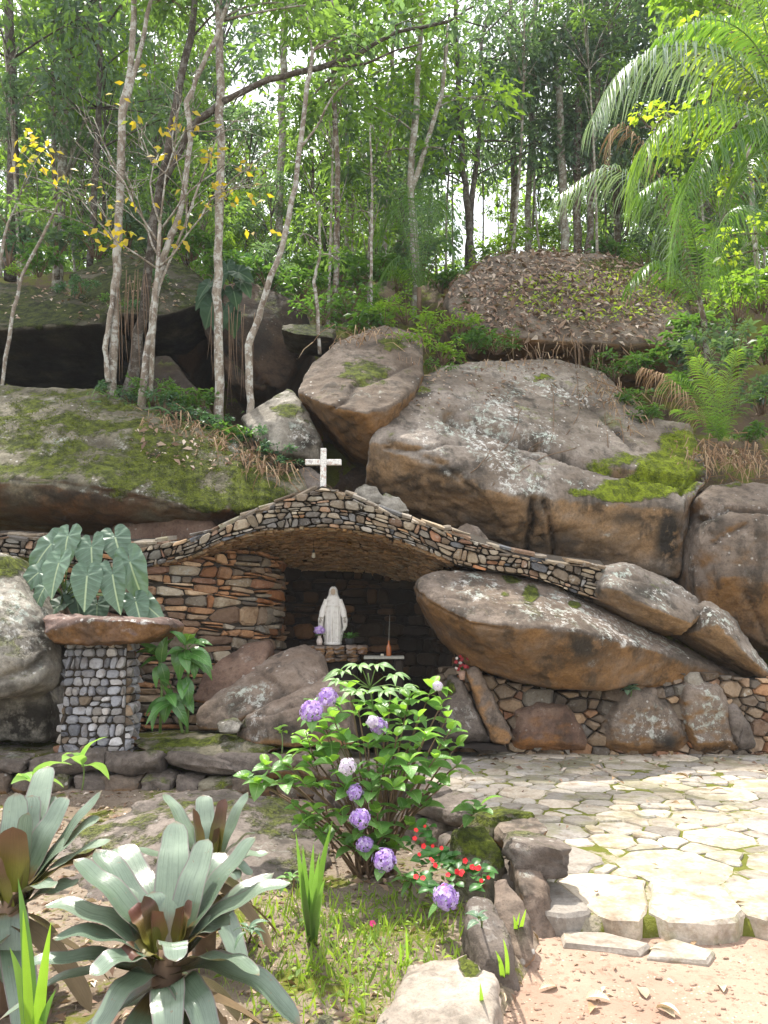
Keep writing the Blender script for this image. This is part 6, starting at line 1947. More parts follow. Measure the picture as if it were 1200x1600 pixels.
for (px, py, s) in [(910, 1165, .12), (880, 1180, .10), (1050, 1180, .12), (1120, 1185, .12), (960, 1215, .10), (1075, 1215, .12), (1135, 1235, .14), (975, 1225, .1), (700, 1200, .12), (860, 1200, .1), (760, 1180, .12), (1050, 1255, .08), (875, 1170, .1), (920, 1195, .1), (1140, 1265, .08), (830, 1165, .1)]:
    LV.append((px, py, s))
for k, (px, py, s) in enumerate(sorted(LV)):
    fallen(px, py, 0.125, s, M['dry_leaf'], 'brown dry leaf lying on the flagstones, ' + ordinal(k, len(LV)), 'dry leaves lying on the flagstones')
HAZE = 0.0008
# ------------------------------------------------------------------ forest
M['bark_pale'] = bark_mat('bark_pale', (0.30, 0.26, 0.21), (0.17, 0.13, 0.10), 0.75)
M['bark_brown'] = bark_mat('bark_brown', (0.15, 0.11, 0.075), (0.08, 0.055, 0.04), 0.45)
M['bark_dark'] = bark_mat('bark_dark', (0.09, 0.07, 0.055), (0.05, 0.04, 0.03), 0.2)
M['lf_dark'] = leaf_mat('canopy_dark', [(0, (0.045, 0.085, 0.07)), (0.5, (0.075, 0.13, 0.10)), (1, (0.12, 0.185, 0.10))], trans=(0.28, 0.45, 0.12), tw=0.42, rough=0.3, spec=0.6)
M['lf_mid'] = leaf_mat('canopy_mid', [(0, (0.055, 0.105, 0.04)), (0.5, (0.085, 0.165, 0.045)), (1, (0.145, 0.24, 0.05))], trans=(0.38, 0.58, 0.09), tw=0.46)
M['lf_bright'] = leaf_mat('canopy_bright', [(0, (0.06, 0.14, 0.02)), (0.5, (0.11, 0.22, 0.025)), (1, (0.20, 0.30, 0.03))], trans=(0.42, 0.62, 0.05), tw=0.45)
M['lf_sunny'] = leaf_mat('leaf_sunny', [(0, (0.16, 0.26, 0.02)), (0.5, (0.26, 0.36, 0.03)), (1, (0.36, 0.42, 0.04))], trans=(0.6, 0.75, 0.05), tw=0.45)  # sun on the leaves is put into their colour
M['moss_bright'] = leaf_mat('moss_bright', [(0, (0.10, 0.13, 0.012)), (0.5, (0.17, 0.22, 0.018)), (1, (0.27, 0.31, 0.03))], trans=(0.4, 0.5, 0.03), tw=0.25, rough=0.9, spec=0.05)
M['moss_tuft'] = leaf_mat('moss_tuft', [(0, (0.03, 0.042, 0.008)), (0.5, (0.08, 0.10, 0.012)), (1, (0.16, 0.17, 0.025))], trans=(0.2, 0.28, 0.02), tw=0.2, rough=0.9, spec=0.05)
M['lf_yellow'] = leaf_mat('leaf_yellow', [(0, (0.45, 0.30, 0.02)), (0.6, (0.55, 0.42, 0.03)), (1, (0.3, 0.38, 0.04))], trans=(0.8, 0.6, 0.03), tw=0.4)
M['lf_bush'] = leaf_mat('bush_leaf', [(0, (0.03, 0.08, 0.02)), (0.5, (0.05, 0.13, 0.025)), (1, (0.10, 0.21, 0.035))], trans=(0.28, 0.5, 0.06), tw=0.35)
M['lf_bluish'] = leaf_mat('bush_bluish', [(0, (0.03, 0.075, 0.045)), (0.5, (0.05, 0.115, 0.065)), (1, (0.09, 0.17, 0.08))], trans=(0.2, 0.4, 0.12), tw=0.3)
M['frond'] = leaf_mat('palm_leaflet', [(0, (0.03, 0.09, 0.022)), (0.5, (0.055, 0.14, 0.03)), (1, (0.12, 0.22, 0.04))], trans=(0.32, 0.55, 0.05), tw=0.38, rough=0.3, spec=0.6)
M['frond_silver'] = leaf_mat('palm_leaflet_silver', [(0, (0.10, 0.16, 0.10)), (0.5, (0.16, 0.23, 0.15)), (1, (0.28, 0.34, 0.24))], trans=(0.3, 0.45, 0.15), tw=0.25, rough=0.25, spec=0.7)
M['frond_lit'] = leaf_mat('palm_leaflet_lit', [(0, (0.06, 0.14, 0.025)), (0.5, (0.10, 0.20, 0.035)), (1, (0.17, 0.26, 0.04))], trans=(0.4, 0.6, 0.06), tw=0.4, rough=0.35)  # lighter copy of frond, backlight put into its colour
M['straw'] = leaf_mat('straw', [(0, (0.16, 0.09, 0.05)), (0.5, (0.28, 0.18, 0.11)), (1, (0.42, 0.31, 0.20))], trans=(0.3, 0.2, 0.1), tw=0.12, rough=0.85, spec=0.1)
M['litter'] = leaf_mat('litter', [(0, (0.14, 0.085, 0.06)), (0.45, (0.29, 0.195, 0.14)), (0.8, (0.43, 0.32, 0.24)), (1, (0.58, 0.49, 0.42))], trans=(0.3, 0.2, 0.1), tw=0.1, rough=0.85, spec=0.12)
M['grass'] = leaf_mat('grass_blade', [(0, (0.08, 0.15, 0.02)), (0.5, (0.15, 0.25, 0.03)), (1, (0.27, 0.34, 0.06))], trans=(0.45, 0.6, 0.06), tw=0.4, rough=0.5)

def leaves_np(Pts, D, N, size, tint, aspect=0.36, fold=0.12):
    """quads, folded along the midrib: position, direction, normal, length per leaf"""
    D = D / (np.linalg.norm(D, axis=1, keepdims=True) + 1e-9)
    S = np.cross(D, N); S /= (np.linalg.norm(S, axis=1, keepdims=True) + 1e-9)
    Nn = np.cross(S, D)
    L = size[:, None]
    a = Pts
    mid = Pts + D * L * 0.45
    l = mid + S * L * aspect * 0.5 + Nn * L * fold
    r = mid - S * L * aspect * 0.5 + Nn * L * fold
    t = Pts + D * L - Nn * L * fold * 0.5
    V = np.stack([a, r, t, l], 1).reshape(-1, 3)
    F = np.arange(len(Pts) * 4).reshape(-1, 4)
    return V, F, np.repeat(tint, 4)

def cloud(g, centers, radii, per, size, droop=0.35, aspect=0.36, flat=0.75, tvar=0.25, tbase=None):
    """leaf clumps: g numpy generator"""
    centers = np.asarray(centers, float); m = len(centers)
    idx = np.repeat(np.arange(m), per)
    n = len(idx)
    u = g.normal(size=(n, 3)); u /= np.linalg.norm(u, axis=1, keepdims=True)
    rad = g.random(n) ** 0.45
    off = u * rad[:, None] * np.asarray(radii)[idx][:, None]
    off[:, 2] *= flat
    Pt = centers[idx] + off
    D = u * 0.8 + g.normal(size=(n, 3)) * 0.55
    D[:, 2] = D[:, 2] * 0.5 - droop
    N = np.array([0, 0, 1.0]) + g.normal(size=(n, 3)) * 0.55
    tb = (g.random(m) if tbase is None else np.full(m, tbase))[idx]
    t = np.clip(0.5 + (tb - 0.5) * 0.6 + g.normal(size=n) * tvar, 0, 1)
    s = size * (0.65 + 0.7 * g.random(n))
    return leaves_np(Pt, D, N, s, t, aspect)

def cloud_mesh(name, parts):
    V = np.concatenate([p[0] for p in parts]); T = np.concatenate([p[2] for p in parts])
    F = np.arange(len(V)).reshape(-1, 4)
    return mesh_np(name, V, F, {'tint': T}, smooth=False)

def wob(pts, amp, rng, n=4):
    """extra points along a polyline with slight kinks"""
    out = []
    for a, b in zip(pts[:-1], pts[1:]):
        for k in range(n):
            t = k / n
            out.append(a.lerp(b, t) + (Vector((rng.uniform(-amp, amp), rng.uniform(-amp, amp), 0)) if k else Vector()))
    out.append(pts[-1])
    return out

def grown_tree(label, name, trunks, mat, clumps, leafmat, leaf=0.16, per=70, seed=0, group=None, cat='tree', twigs=True, limbs=(), droop=0.35, aspect=0.36, tbase=None):
    """trunks / limbs: lists of ([(px, py, Y)...], [widths in px]); clumps: (px, py, Y, radius in m)"""
    r = random.Random(seed); g = np.random.default_rng(seed + 100)
    t0 = trunks[0][0][0]
    base = P(*t0)
    root = thing(name, label, cat, base, group)
    allp = []
    parts = []
    for pts, ws in list(trunks) + list(limbs):
        p3 = [P(*q) for q in pts]
        if (pts, ws) in trunks:
            p3[0] = p3[0] + Vector((0, 0, -0.25))
        rad = []
        q3 = wob(p3, PX(ws[0], pts[0][2]) * 0.16, r)
        for i in range(len(q3)):
            f = i / (len(q3) - 1) * (len(ws) - 1)
            w = np.interp(f, range(len(ws)), ws)
            rad.append(PX(w, pts[0][2]) / 2 * r.uniform(0.92, 1.08))
        parts.append(tube(q3, rad, 9)); allp += q3[len(q3) // 3:]
    if clumps:
        cs = [P(c[0], c[1], c[2]) for c in clumps]
        lv = [cloud(g, [tuple(c) for c in cs], [c[3] for c in clumps], per, leaf, droop, aspect, tbase=tbase)]
        me = cloud_mesh('crown', lv)
        recenter(me, base)
        cr = link('crown', me, leafmat, root, loc=base)
        if twigs:
            tw = []
            for c in cs:
                s = min(allp, key=lambda q: (q - c).length + max(0, q.z - c.z) * 1.0)
                m_ = s.lerp(c, 0.5) + Vector((r.uniform(-.1, .1), r.uniform(-.1, .1), r.uniform(0, .2)))
                L = (c - s).length
                tw.append(tube(bez(s, m_, c, 6), [0.012 + 0.008 * L * (1 - k / 5) for k in range(6)], 5))
                for j in range(2):
                    e = c + Vector((r.uniform(-1, 1), r.uniform(-1, 1), r.uniform(-.6, .6))) * clumps[0][3] * 0.8
                    tw.append(tube([m_.lerp(c, .5), c.lerp(e, .6), e], [.010, .007, .003], 4))
            parts += tw
    V, F = join(parts)
    link('trunk', mesh_np('trunk', [v - base for v in V], F), mat, root, loc=base)
    return root

def clumps_in(n, x0, x1, y0, y1, Y0, Y1, r0, r1, seed):
    r = random.Random(seed)
    return [(r.uniform(x0, x1), r.uniform(y0, y1), r.uniform(Y0, Y1), r.uniform(r0, r1)) for _ in range(n)]

grown_tree('straight slim tree with pale mottled bark standing in front of the dark cave', 'tree', [([(344, 655, 11.0), (341, 520, 11), (340, 400, 11), (345, 260, 11), (343, 100, 11), (346, -160, 11)], [17, 15, 14, 14, 13, 10])], M['bark_pale'],
           clumps_in(16, 220, 480, -190, 40, 10.4, 12.2, .4, .7, 1), M['lf_mid'], 0.17, 80, 1)
grown_tree('thin pale tree leaning to the right with a bend near its foot', 'tree', [([(396, 672, 10.8), (389, 605, 10.8), (388, 540, 10.8), (408, 480, 10.8), (440, 390, 10.8), (462, 290, 10.8), (480, 130, 10.8), (488, 80, 10.8)], [13, 12, 12, 10, 9, 9, 8, 6])], M['bark_pale'],
           clumps_in(5, 420, 560, -40, 130, 10.4, 11.4, .25, .4, 2), M['lf_mid'], 0.15, 40, 2, limbs=[([(470, 230, 10.8), (490, 205, 10.8), (500, 190, 10.8)], [5, 4, 3])])
grown_tree('leftmost of the clustered slender trees, pale bark with white lichen blotches', 'tree', [([(176, 598, 11.1), (180, 500, 11.1), (182, 400, 11.1), (188, 280, 11.1), (190, 190, 11.1), (206, 80, 11.1), (212, -120, 11.1)], [15, 14, 14, 13, 12, 10, 8])], M['bark_pale'],
           clumps_in(12, 120, 330, -180, 30, 10.4, 12, .4, .65, 3), M['lf_mid'], 0.16, 70, 3, limbs=[([(190, 190, 11.1), (214, 100, 11.1), (236, 0, 11.1), (250, -80, 11.1)], [9, 8, 7, 5]), ([(170, 598, 11.0), (164, 545, 11.0), (172, 490, 11.0), (180, 440, 11.05)], [9, 9, 8, 8])])
grown_tree('forked pale tree, the right one of the cluster, its stem twisting upward', 'tree', [([(222, 612, 10.9), (234, 530, 10.9), (242, 470, 10.9), (254, 405, 10.9), (282, 330, 10.9), (298, 220, 10.9), (291, 160, 10.9), (310, 115, 10.9), (338, 60, 10.9), (372, -40, 10.9)], [13, 13, 12, 12, 10, 9, 9, 8, 8, 6])], M['bark_pale'],
           clumps_in(8, 260, 470, -160, 20, 10.3, 11.8, .35, .6, 4), M['lf_mid'], 0.16, 60, 4, limbs=[([(234, 500, 10.85), (256, 430, 10.85), (290, 350, 10.85), (318, 270, 10.85), (345, 200, 10.85)], [4, 4, 4, 3, 2])])
dk = grown_tree('dark rough barked tree in the cluster sending a long arching bough to the right', 'tree', [([(196, 605, 11.2), (214, 545, 11.2), (228, 450, 11.2), (246, 320, 11.3), (268, 200, 11.3), (298, 60, 11.3), (308, -150, 11.3)], [20, 18, 16, 15, 14, 12, 10])], M['bark_dark'],
           clumps_in(12, 200, 420, -200, 10, 10.8, 12.6, .4, .7, 5) + [(620, 40, 11, .35), (700, 30, 11, .3), (560, 70, 11, .25)], M['lf_dark'], 0.17, 70, 5,
           limbs=[([(254, 290, 11.25), (300, 198, 11.1), (345, 160, 11), (420, 124, 11), (500, 106, 11), (560, 84, 11), (620, 50, 11), (700, 34, 11), (740, 10, 11)], [10, 11, 11, 10, 9, 8, 6, 5, 3]), ([(520, 104, 11), (570, 100, 11), (620, 78, 11), (660, 68, 11)], [6, 4, 3, 2])])

# bare twiggy tree with yellow leaves
rb = random.Random(33)
yb = P(190, 420, 10.7)
yt = thing('yellow_leaved_tree', 'bare twiggy tree with scattered yellow leaves at upper left', 'tree', P(236, 600, 10.8))
yb0 = P(236, 600, 10.8)
br, ytips = [], []
def branch(p, d, L, r, depth):
    q = p
    pts, rad = [p], [r]
    for k in range(4):
        d = (d + Vector((rb.uniform(-.28, .28), rb.uniform(-.2, .2), rb.uniform(-.22, .2)))).normalized()
        q = q + d * L / 4
        pts.append(q); rad.append(r * (1 - 0.13 * (k + 1)))
        if depth > 0 and k >= 1:
            for s in range(rb.choice((1, 1, 2))):
                dd = (d + Vector((rb.uniform(-1, 1), rb.uniform(-.6, .6), rb.uniform(-.6, .7)))).normalized()
                branch(q, dd, L * rb.uniform(0.45, 0.7), r * 0.6, depth - 1)
    br.append(tube(pts, rad, 5))
    ytips.append(q)
br.append(tube([yb0 + Vector((0, 0, -.2)), P(240, 500, 10.8), P(246, 420, 10.75), P(250, 350, 10.7)], [.035, .032, .03, .026], 7))
for (px, py, tx, ty, L) in [(250, 350, 180, 170, 1.5), (246, 420, 110, 250, 1.4), (250, 350, 260, 180, 1.5), (250, 360, 350, 240, 1.2), (246, 420, 380, 300, 1.3), (248, 400, 200, 330, 0.9), (248, 380, 150, 180, 1.6)]:
    a, b = P(px, py, 10.75), P(tx, ty, 10.75 + rb.uniform(-.5, .3))
    branch(a, (b - a).normalized(), L, 0.017, 2)
V, F = join(br)
link('trunk', mesh_np('trunk', [v - yb0 for v in V], F), M['bark_pale'], yt, loc=yb0)
g = np.random.default_rng(5)
spots = [(55, 215, 16), (75, 240, 12), (40, 255, 8), (85, 275, 7), (190, 370, 14), (160, 365, 6), (175, 340, 6), (150, 290, 4), (215, 180, 5), (265, 200, 6), (285, 195, 5), (310, 190, 4), (262, 240, 8), (330, 240, 8), (345, 305, 8), (350, 290, 6), (315, 320, 5), (280, 340, 5), (375, 260, 8), (400, 300, 6), (405, 355, 4), (280, 380, 4), (335, 230, 6), (225, 110, 2), (210, 310, 5), (190, 155, 4)]
Pt = []
for (px, py, n) in spots:
    for k in range(n):
        Pt.append(tuple(P(px + g.normal() * 13, py + g.normal() * 9, 10.4 + g.random() * .5)))
Pt = np.array(Pt); n = len(Pt)
V, F, T = leaves_np(Pt, np.c_[g.normal(size=n), g.normal(size=n) * .5, -0.6 + g.normal(size=n) * .4], np.c_[g.normal(size=n) * .5, -np.ones(n), g.normal(size=n)], 0.10 + 0.05 * g.random(n), g.random(n), 0.5)
me = mesh_np('crown', V, F, {'tint': T}, smooth=False); recenter(me, yb0)
link('crown', me, M['lf_yellow'], yt, loc=yb0)

# thin saplings
for k, (pts, w, lab, cl) in enumerate([
    ([(2, 595, 11.3), (18, 500, 11.3), (35, 430, 11.3), (75, 352, 11.3), (90, 320, 11.3)], 6, 'thin bent sapling at the left edge before the black cave', [(95, 300, 11.3, .3), (60, 330, 11.3, .25)]),
    ([(500, 530, 12.4), (496, 480, 12.4), (490, 440, 12.4), (500, 400, 12.4), (500, 330, 12.4)], 6, 'thin crooked sapling above the mossy ledge rock', [(500, 320, 12.4, .4), (520, 400, 12.4, .3), (470, 370, 12.4, .35)]),
    ([(580, 490, 14), (580, 380, 14), (582, 290, 14), (578, 200, 14)], 5, 'thin straight sapling left of the pale forked tree', [(580, 200, 14, .5), (590, 280, 14, .4), (560, 330, 14, .4)]),
    ([(-5, 420, 11.5), (5, 380, 11.5), (12, 350, 11.5), (25, 320, 11.5)], 5, 'thin pale sapling right at the left picture edge', [(20, 310, 11.5, .3)]),
]):
    grown_tree(lab, 'sapling', [(pts, [w, w, w * .8, w * .6])], M['bark_pale'], cl, M['lf_mid'], 0.12, 60, 40 + k, cat='sapling')

# trees of the middle distance with trunks one can follow
mid = [
    ([(435, 420, 17), (437, 300, 17), (440, 180, 17), (444, 40, 17), (446, -200, 17)], [17, 16, 15, 14, 12], 'bark_pale', 'straight grey trunk rising left of the leaning pale tree', clumps_in(14, 370, 540, -180, 60, 16, 18.5, .6, 1.0, 61), 'lf_mid'),
    ([(522, 480, 14.5), (526, 400, 14.5), (528, 260, 14.5), (521, 120, 14.5), (515, -120, 14.5)], [13, 12, 11, 10, 8], 'bark_brown', 'brown trunk right of the leaning pale tree, under the arching bough', clumps_in(16, 440, 640, -160, 200, 13.6, 16, .5, .85, 62), 'lf_mid'),
    ([(652, 480, 16), (648, 400, 16), (641, 290, 16), (650, 180, 16), (657, 60, 16), (660, -150, 16)], [17, 16, 15, 13, 11, 8], 'bark_pale', 'pale forked tree in the middle of the forest', clumps_in(22, 560, 780, -120, 260, 15, 17.5, .55, .9, 63), 'lf_bright'),
    ([(742, 425, 19), (732, 330, 19), (722, 250, 19), (716, 120, 19), (712, -60, 19)], [15, 14, 12, 11, 8], 'bark_dark', 'dark trunk left of the litter covered dome, leaning left', clumps_in(20, 640, 800, -60, 290, 18, 20.5, .6, 1.0, 64), 'lf_dark'),
    ([(728, 425, 19.3), (736, 330, 19.3), (748, 220, 19.3), (752, 60, 19.3)], [13, 12, 10, 8], 'bark_dark', 'dark trunk crossing another just left of the dome boulder', clumps_in(20, 700, 850, -40, 280, 18.5, 20.5, .6, 1.0, 65), 'lf_dark'),
    ([(802, 400, 21), (804, 300, 21), (800, 180, 21), (798, 0, 21)], [15, 14, 12, 10], 'bark_brown', 'brown trunk behind the left shoulder of the dome boulder', clumps_in(22, 740, 890, -60, 270, 20, 22, .6, 1.0, 66), 'lf_dark'),
    ([(823, 400, 21), (826, 300, 21), (832, 160, 21), (836, 0, 21)], [13, 12, 11, 9], 'bark_pale', 'paler trunk second from the left behind the dome boulder', clumps_in(20, 780, 920, -60, 260, 20, 22, .6, 1.0, 67), 'lf_dark'),
    ([(884, 400, 20), (880, 320, 20), (876, 220, 20), (872, 60, 20)], [18, 17, 15, 12], 'bark_pale', 'left trunk of the close group behind the crest of the dome', clumps_in(24, 820, 960, -60, 270, 19, 21.3, .6, 1.0, 68), 'lf_dark'),
    ([(902, 400, 20.3), (901, 320, 20.3), (904, 200, 20.3), (908, 40, 20.3)], [17, 16, 14, 11], 'bark_brown', 'middle trunk of the close group behind the crest of the dome', clumps_in(22, 850, 1010, -60, 250, 19.3, 21.5, .6, 1.0, 69), 'lf_dark'),
    ([(918, 402, 20.1), (922, 320, 20.1), (930, 210, 20.1), (940, 60, 20.1)], [15, 14, 12, 10], 'bark_brown', 'right trunk of the close group behind the crest of the dome', clumps_in(22, 880, 1050, -80, 240, 19, 21.3, .6, 1.0, 70), 'lf_dark'),
    ([(1186, 460, 14.5), (1178, 360, 14.5), (1170, 240, 14.5), (1160, 100, 14.5), (1158, -60, 14.5)], [12, 11, 10, 9, 7], 'bark_pale', 'pale slender trunk near the right edge behind the palms', clumps_in(16, 1050, 1240, -100, 200, 13.8, 16, .5, .8, 71), 'lf_bright'),
    ([(18, 420, 16), (20, 300, 16), (18, 150, 16), (12, -80, 16)], [24, 22, 20, 17], 'bark_dark', 'thick dark trunk at the left edge', clumps_in(20, -100, 150, -150, 160, 14.5, 17.5, .6, 1.0, 72), 'lf_mid'),
    ([(140, 420, 16.5), (147, 300, 16.5), (154, 170, 16.5), (160, -60, 16.5)], [14, 13, 12, 10], 'bark_dark', 'dark straight trunk left of the clustered slender trees', clumps_in(18, 60, 280, -120, 200, 15, 18, .6, 1.0, 73), 'lf_dark'),
    ([(90, 420, 18), (86, 300, 18), (84, 160, 18), (80, -60, 18)], [11, 10, 9, 7], 'bark_brown', 'slim brown trunk between the two dark trunks at upper left', clumps_in(16, 0, 200, -100, 220, 17, 19.5, .6, 1.0, 74), 'lf_bright'),
    ([(600, 430, 18), (604, 300, 18), (612, 160, 18), (616, -60, 18)], [10, 9, 8, 7], 'bark_pale', 'slim pale trunk just left of the pale forked tree', clumps_in(16, 520, 700, -100, 240, 17, 19.5, .55, .9, 75), 'lf_mid'),
]
for k, (pts, ws, bk, lab, cl, lm) in enumerate(mid):
    lim = []
    if 'forked' in lab:
        lim = [([(642, 300, 16), (665, 230, 16), (690, 150, 16), (700, 40, 16)], [9, 8, 7, 5])]
    grown_tree(lab, 'tree', [(pts, [w * .82 for w in ws])], M[bk], cl, M[lm], 0.225, 95, 80 + k, limbs=lim, droop=0.75 if lm == 'lf_dark' else 0.4, aspect=0.30 if lm == 'lf_dark' else 0.4)

# the farther forest: a few kinds of tree, copied
def local_tree(seed, H, r0, cz0, spread, nclump, per, leaf, mat, lmat, droop=0.4, lean=0.3):
    r = random.Random(seed); g = np.random.default_rng(seed)
    top = Vector((r.uniform(-lean, lean), r.uniform(-lean, lean), H))
    pts = bez(Vector((0, 0, -0.4)), Vector((r.uniform(-lean, lean), r.uniform(-lean, lean), H * 0.5)), top, 10)
    parts = [tube(pts, [r0 * (1 - 0.75 * k / 9) for k in range(10)], 8)]
    cs, rs = [], []
    for k in range(nclump):
        z = H * (cz0 + (1.02 - cz0) * r.random())
        f = (z / H - cz0) / (1 - cz0)
        rad = spread * (0.35 + 0.65 * math.sin(math.pi * min(1, 0.15 + 0.8 * f))) * r.random() ** 0.5
        a = r.uniform(0, 6.28)
        ax = pts[min(9, int(z / H * 9))]
        c = Vector((ax.x + rad * math.cos(a), ax.y + rad * math.sin(a), z))
        cs.append(tuple(c)); rs.append(r.uniform(0.4, 0.8) * spread * 0.42)
        s = pts[max(1, min(9, int((z / H - 0.10) * 9)))]
        parts.append(tube([s, s.lerp(c, .5) + Vector((0, 0, .15)), c], [r0 * .22 + .006, r0 * .16 + .004, .006], 5))
    V, F = join(parts)
    tm = mesh_np('trunk', V, F); tm.materials.append(mat)
    cm = cloud_mesh('crown', [cloud(g, cs, rs, per, leaf, droop)]); cm.materials.append(lmat)
    return tm, cm
def place(kind, name, label, cat, group, p, rz, s):
    root = thing(name, label, cat, p, group)
    root.rotation_euler = (0, 0, rz); root.scale = (s, s, s)
    for nm, me in zip(('trunk', 'crown'), kind):
        o = bpy.data.objects.new(nm, me); C.objects.link(o); o.parent = root
    return root
rt = random.Random(2024)
BIG = [local_tree(201, 13, .13, .3, 2.2, 54, 90, .26, M['bark_brown'], M['lf_dark'], .7), local_tree(202, 15, .15, .4, 2.5, 54, 90, .27, M['bark_pale'], M['lf_mid']), local_tree(203, 12, .11, .3, 2.0, 46, 90, .24, M['bark_pale'], M['lf_bright']), local_tree(204, 14, .14, .33, 2.4, 54, 90, .26, M['bark_dark'], M['lf_dark'])]
SMALL = [local_tree(211, 5.2, .05, .2, 1.3, 26, 60, .16, M['bark_brown'], M['lf_mid']), local_tree(212, 4.2, .04, .15, 1.2, 24, 60, .15, M['bark_pale'], M['lf_bright']), local_tree(213, 6.5, .06, .25, 1.4, 30, 60, .17, M['bark_dark'], M['lf_dark']), local_tree(214, 9.5, .045, .6, 1.3, 14, 60, .2, M['bark_pale'], M['lf_mid'], lean=.7), local_tree(215, 10.5, .055, .6, 1.4, 14, 60, .2, M['bark_pale'], M['lf_dark'], lean=.9)]
GT = 'tall forest trees on the slope above the boulders'
spots = []
tries = 0
while len(spots) < 27 and tries < 4000:
    tries += 1
    Y = rt.uniform(18.5, 36)
    X = rt.uniform(-0.62, 0.62) * Y
    if any((X - a) ** 2 + (Y - b) ** 2 < 1.7 ** 2 for a, b in spots):
        continue
    px = 600 + X / Y * FOC
    if 350 < px < 500 and rt.random() < 0.75: continue
    if px < 60 and rt.random() < 0.5: continue
    spots.append((X, Y))
for X, Y in spots:
    place(rt.choice(BIG), 'forest_tree', 'slender tall tree standing deep in the forest behind the nearer trunks', 'tree', GT, (X, Y, hz(X, Y)), rt.uniform(0, 6.28), rt.uniform(0.8, 1.15))
spots2 = []
tries = 0
while len(spots2) < 84 and tries < 4000:
    tries += 1
    Y = rt.uniform(15.0, 26)
    X = rt.uniform(-0.6, 0.6) * Y
    px = 600 + X / Y * FOC
    if any((X - a) ** 2 + (Y - b) ** 2 < 0.9 ** 2 for a, b in spots2): continue
    if 690 < px < 1090 and Y < 18.5: continue
    if px < 330 and Y < 16.0: continue
    spots2.append((X, Y))
spots2 += [(2.9, 22.5), (3.6, 24.0), (2.2, 23.5)]
for X, Y in spots2:
    place(rt.choice(SMALL), 'understory_tree', 'small leafy young tree among the forest trunks', 'tree', 'young trees of the understory', (X, Y, hz(X, Y)), rt.uniform(0, 6.28), rt.uniform(0.55, 1.1))
g = np.random.default_rng(77)
cs = np.c_[g.uniform(-30, 30, 620), g.uniform(33, 46, 620), 6 + 20 * g.random(620) ** 0.75]
far = cloud_mesh('distant_wood', [cloud(g, cs, np.full(620, 1.3), 30, .5, .4)])
o = link('distant_wood', far, M['lf_bright']); o['kind'] = 'stuff'

# ------------------------------------------------------------------ bushes
def bush_kind(seed, n, R0, per, leaf, lmat, up=1.0):
    g = np.random.default_rng(seed); r = random.Random(seed)
    cs, rs, tw = [], [], []
    for k in range(n):
        a, q = r.uniform(0, 6.28), R0 * r.random() ** .6
        c = Vector((q * math.cos(a), q * math.sin(a), R0 * up * r.uniform(0.25, 1.1)))
        cs.append(tuple(c)); rs.append(R0 * r.uniform(.18, .34))
        tw.append(tube(bez(Vector((c.x * .15, c.y * .15, -.1)), Vector((c.x * .4, c.y * .4, c.z * .7)), c, 5), [.012, .010, .008, .006, .004], 4))
    V, F = join(tw)
    tm = mesh_np('stems', V, F); tm.materials.append(M['stem_brown'])
    cm = cloud_mesh('foliage', [cloud(g, cs, rs, per, leaf, .15, .42)]); cm.materials.append(lmat)
    return tm, cm
BUSH = {'green': [bush_kind(301, 14, .5, 26, .11, M['lf_bush']), bush_kind(302, 12, .45, 24, .13, M['lf_bush'], .8)],
        'bright': [bush_kind(303, 13, .45, 24, .12, M['lf_bright']), bush_kind(304, 12, .5, 22, .10, M['lf_bright'], .8)],
        'blue': [bush_kind(305, 14, .45, 26, .10, M['lf_bluish']), bush_kind(306, 12, .4, 26, .09, M['lf_bluish'], .7)],
        'dark': [bush_kind(307, 14, .55, 26, .13, M['lf_dark'])]}
def bush(kind, px, py, Y, s, label, group):
    p = P(px, py, Y)
    root = thing('bush', label, 'bush', p, group)
    root.rotation_euler = (0, 0, rt.uniform(0, 6.28)); root.scale = (s, s, s * rt.uniform(.8, 1.1))
    for nm, me in zip(('stems', 'foliage'), rt.choice(BUSH[kind])):
        o = bpy.data.objects.new(nm, me); C.objects.link(o); o.parent = root
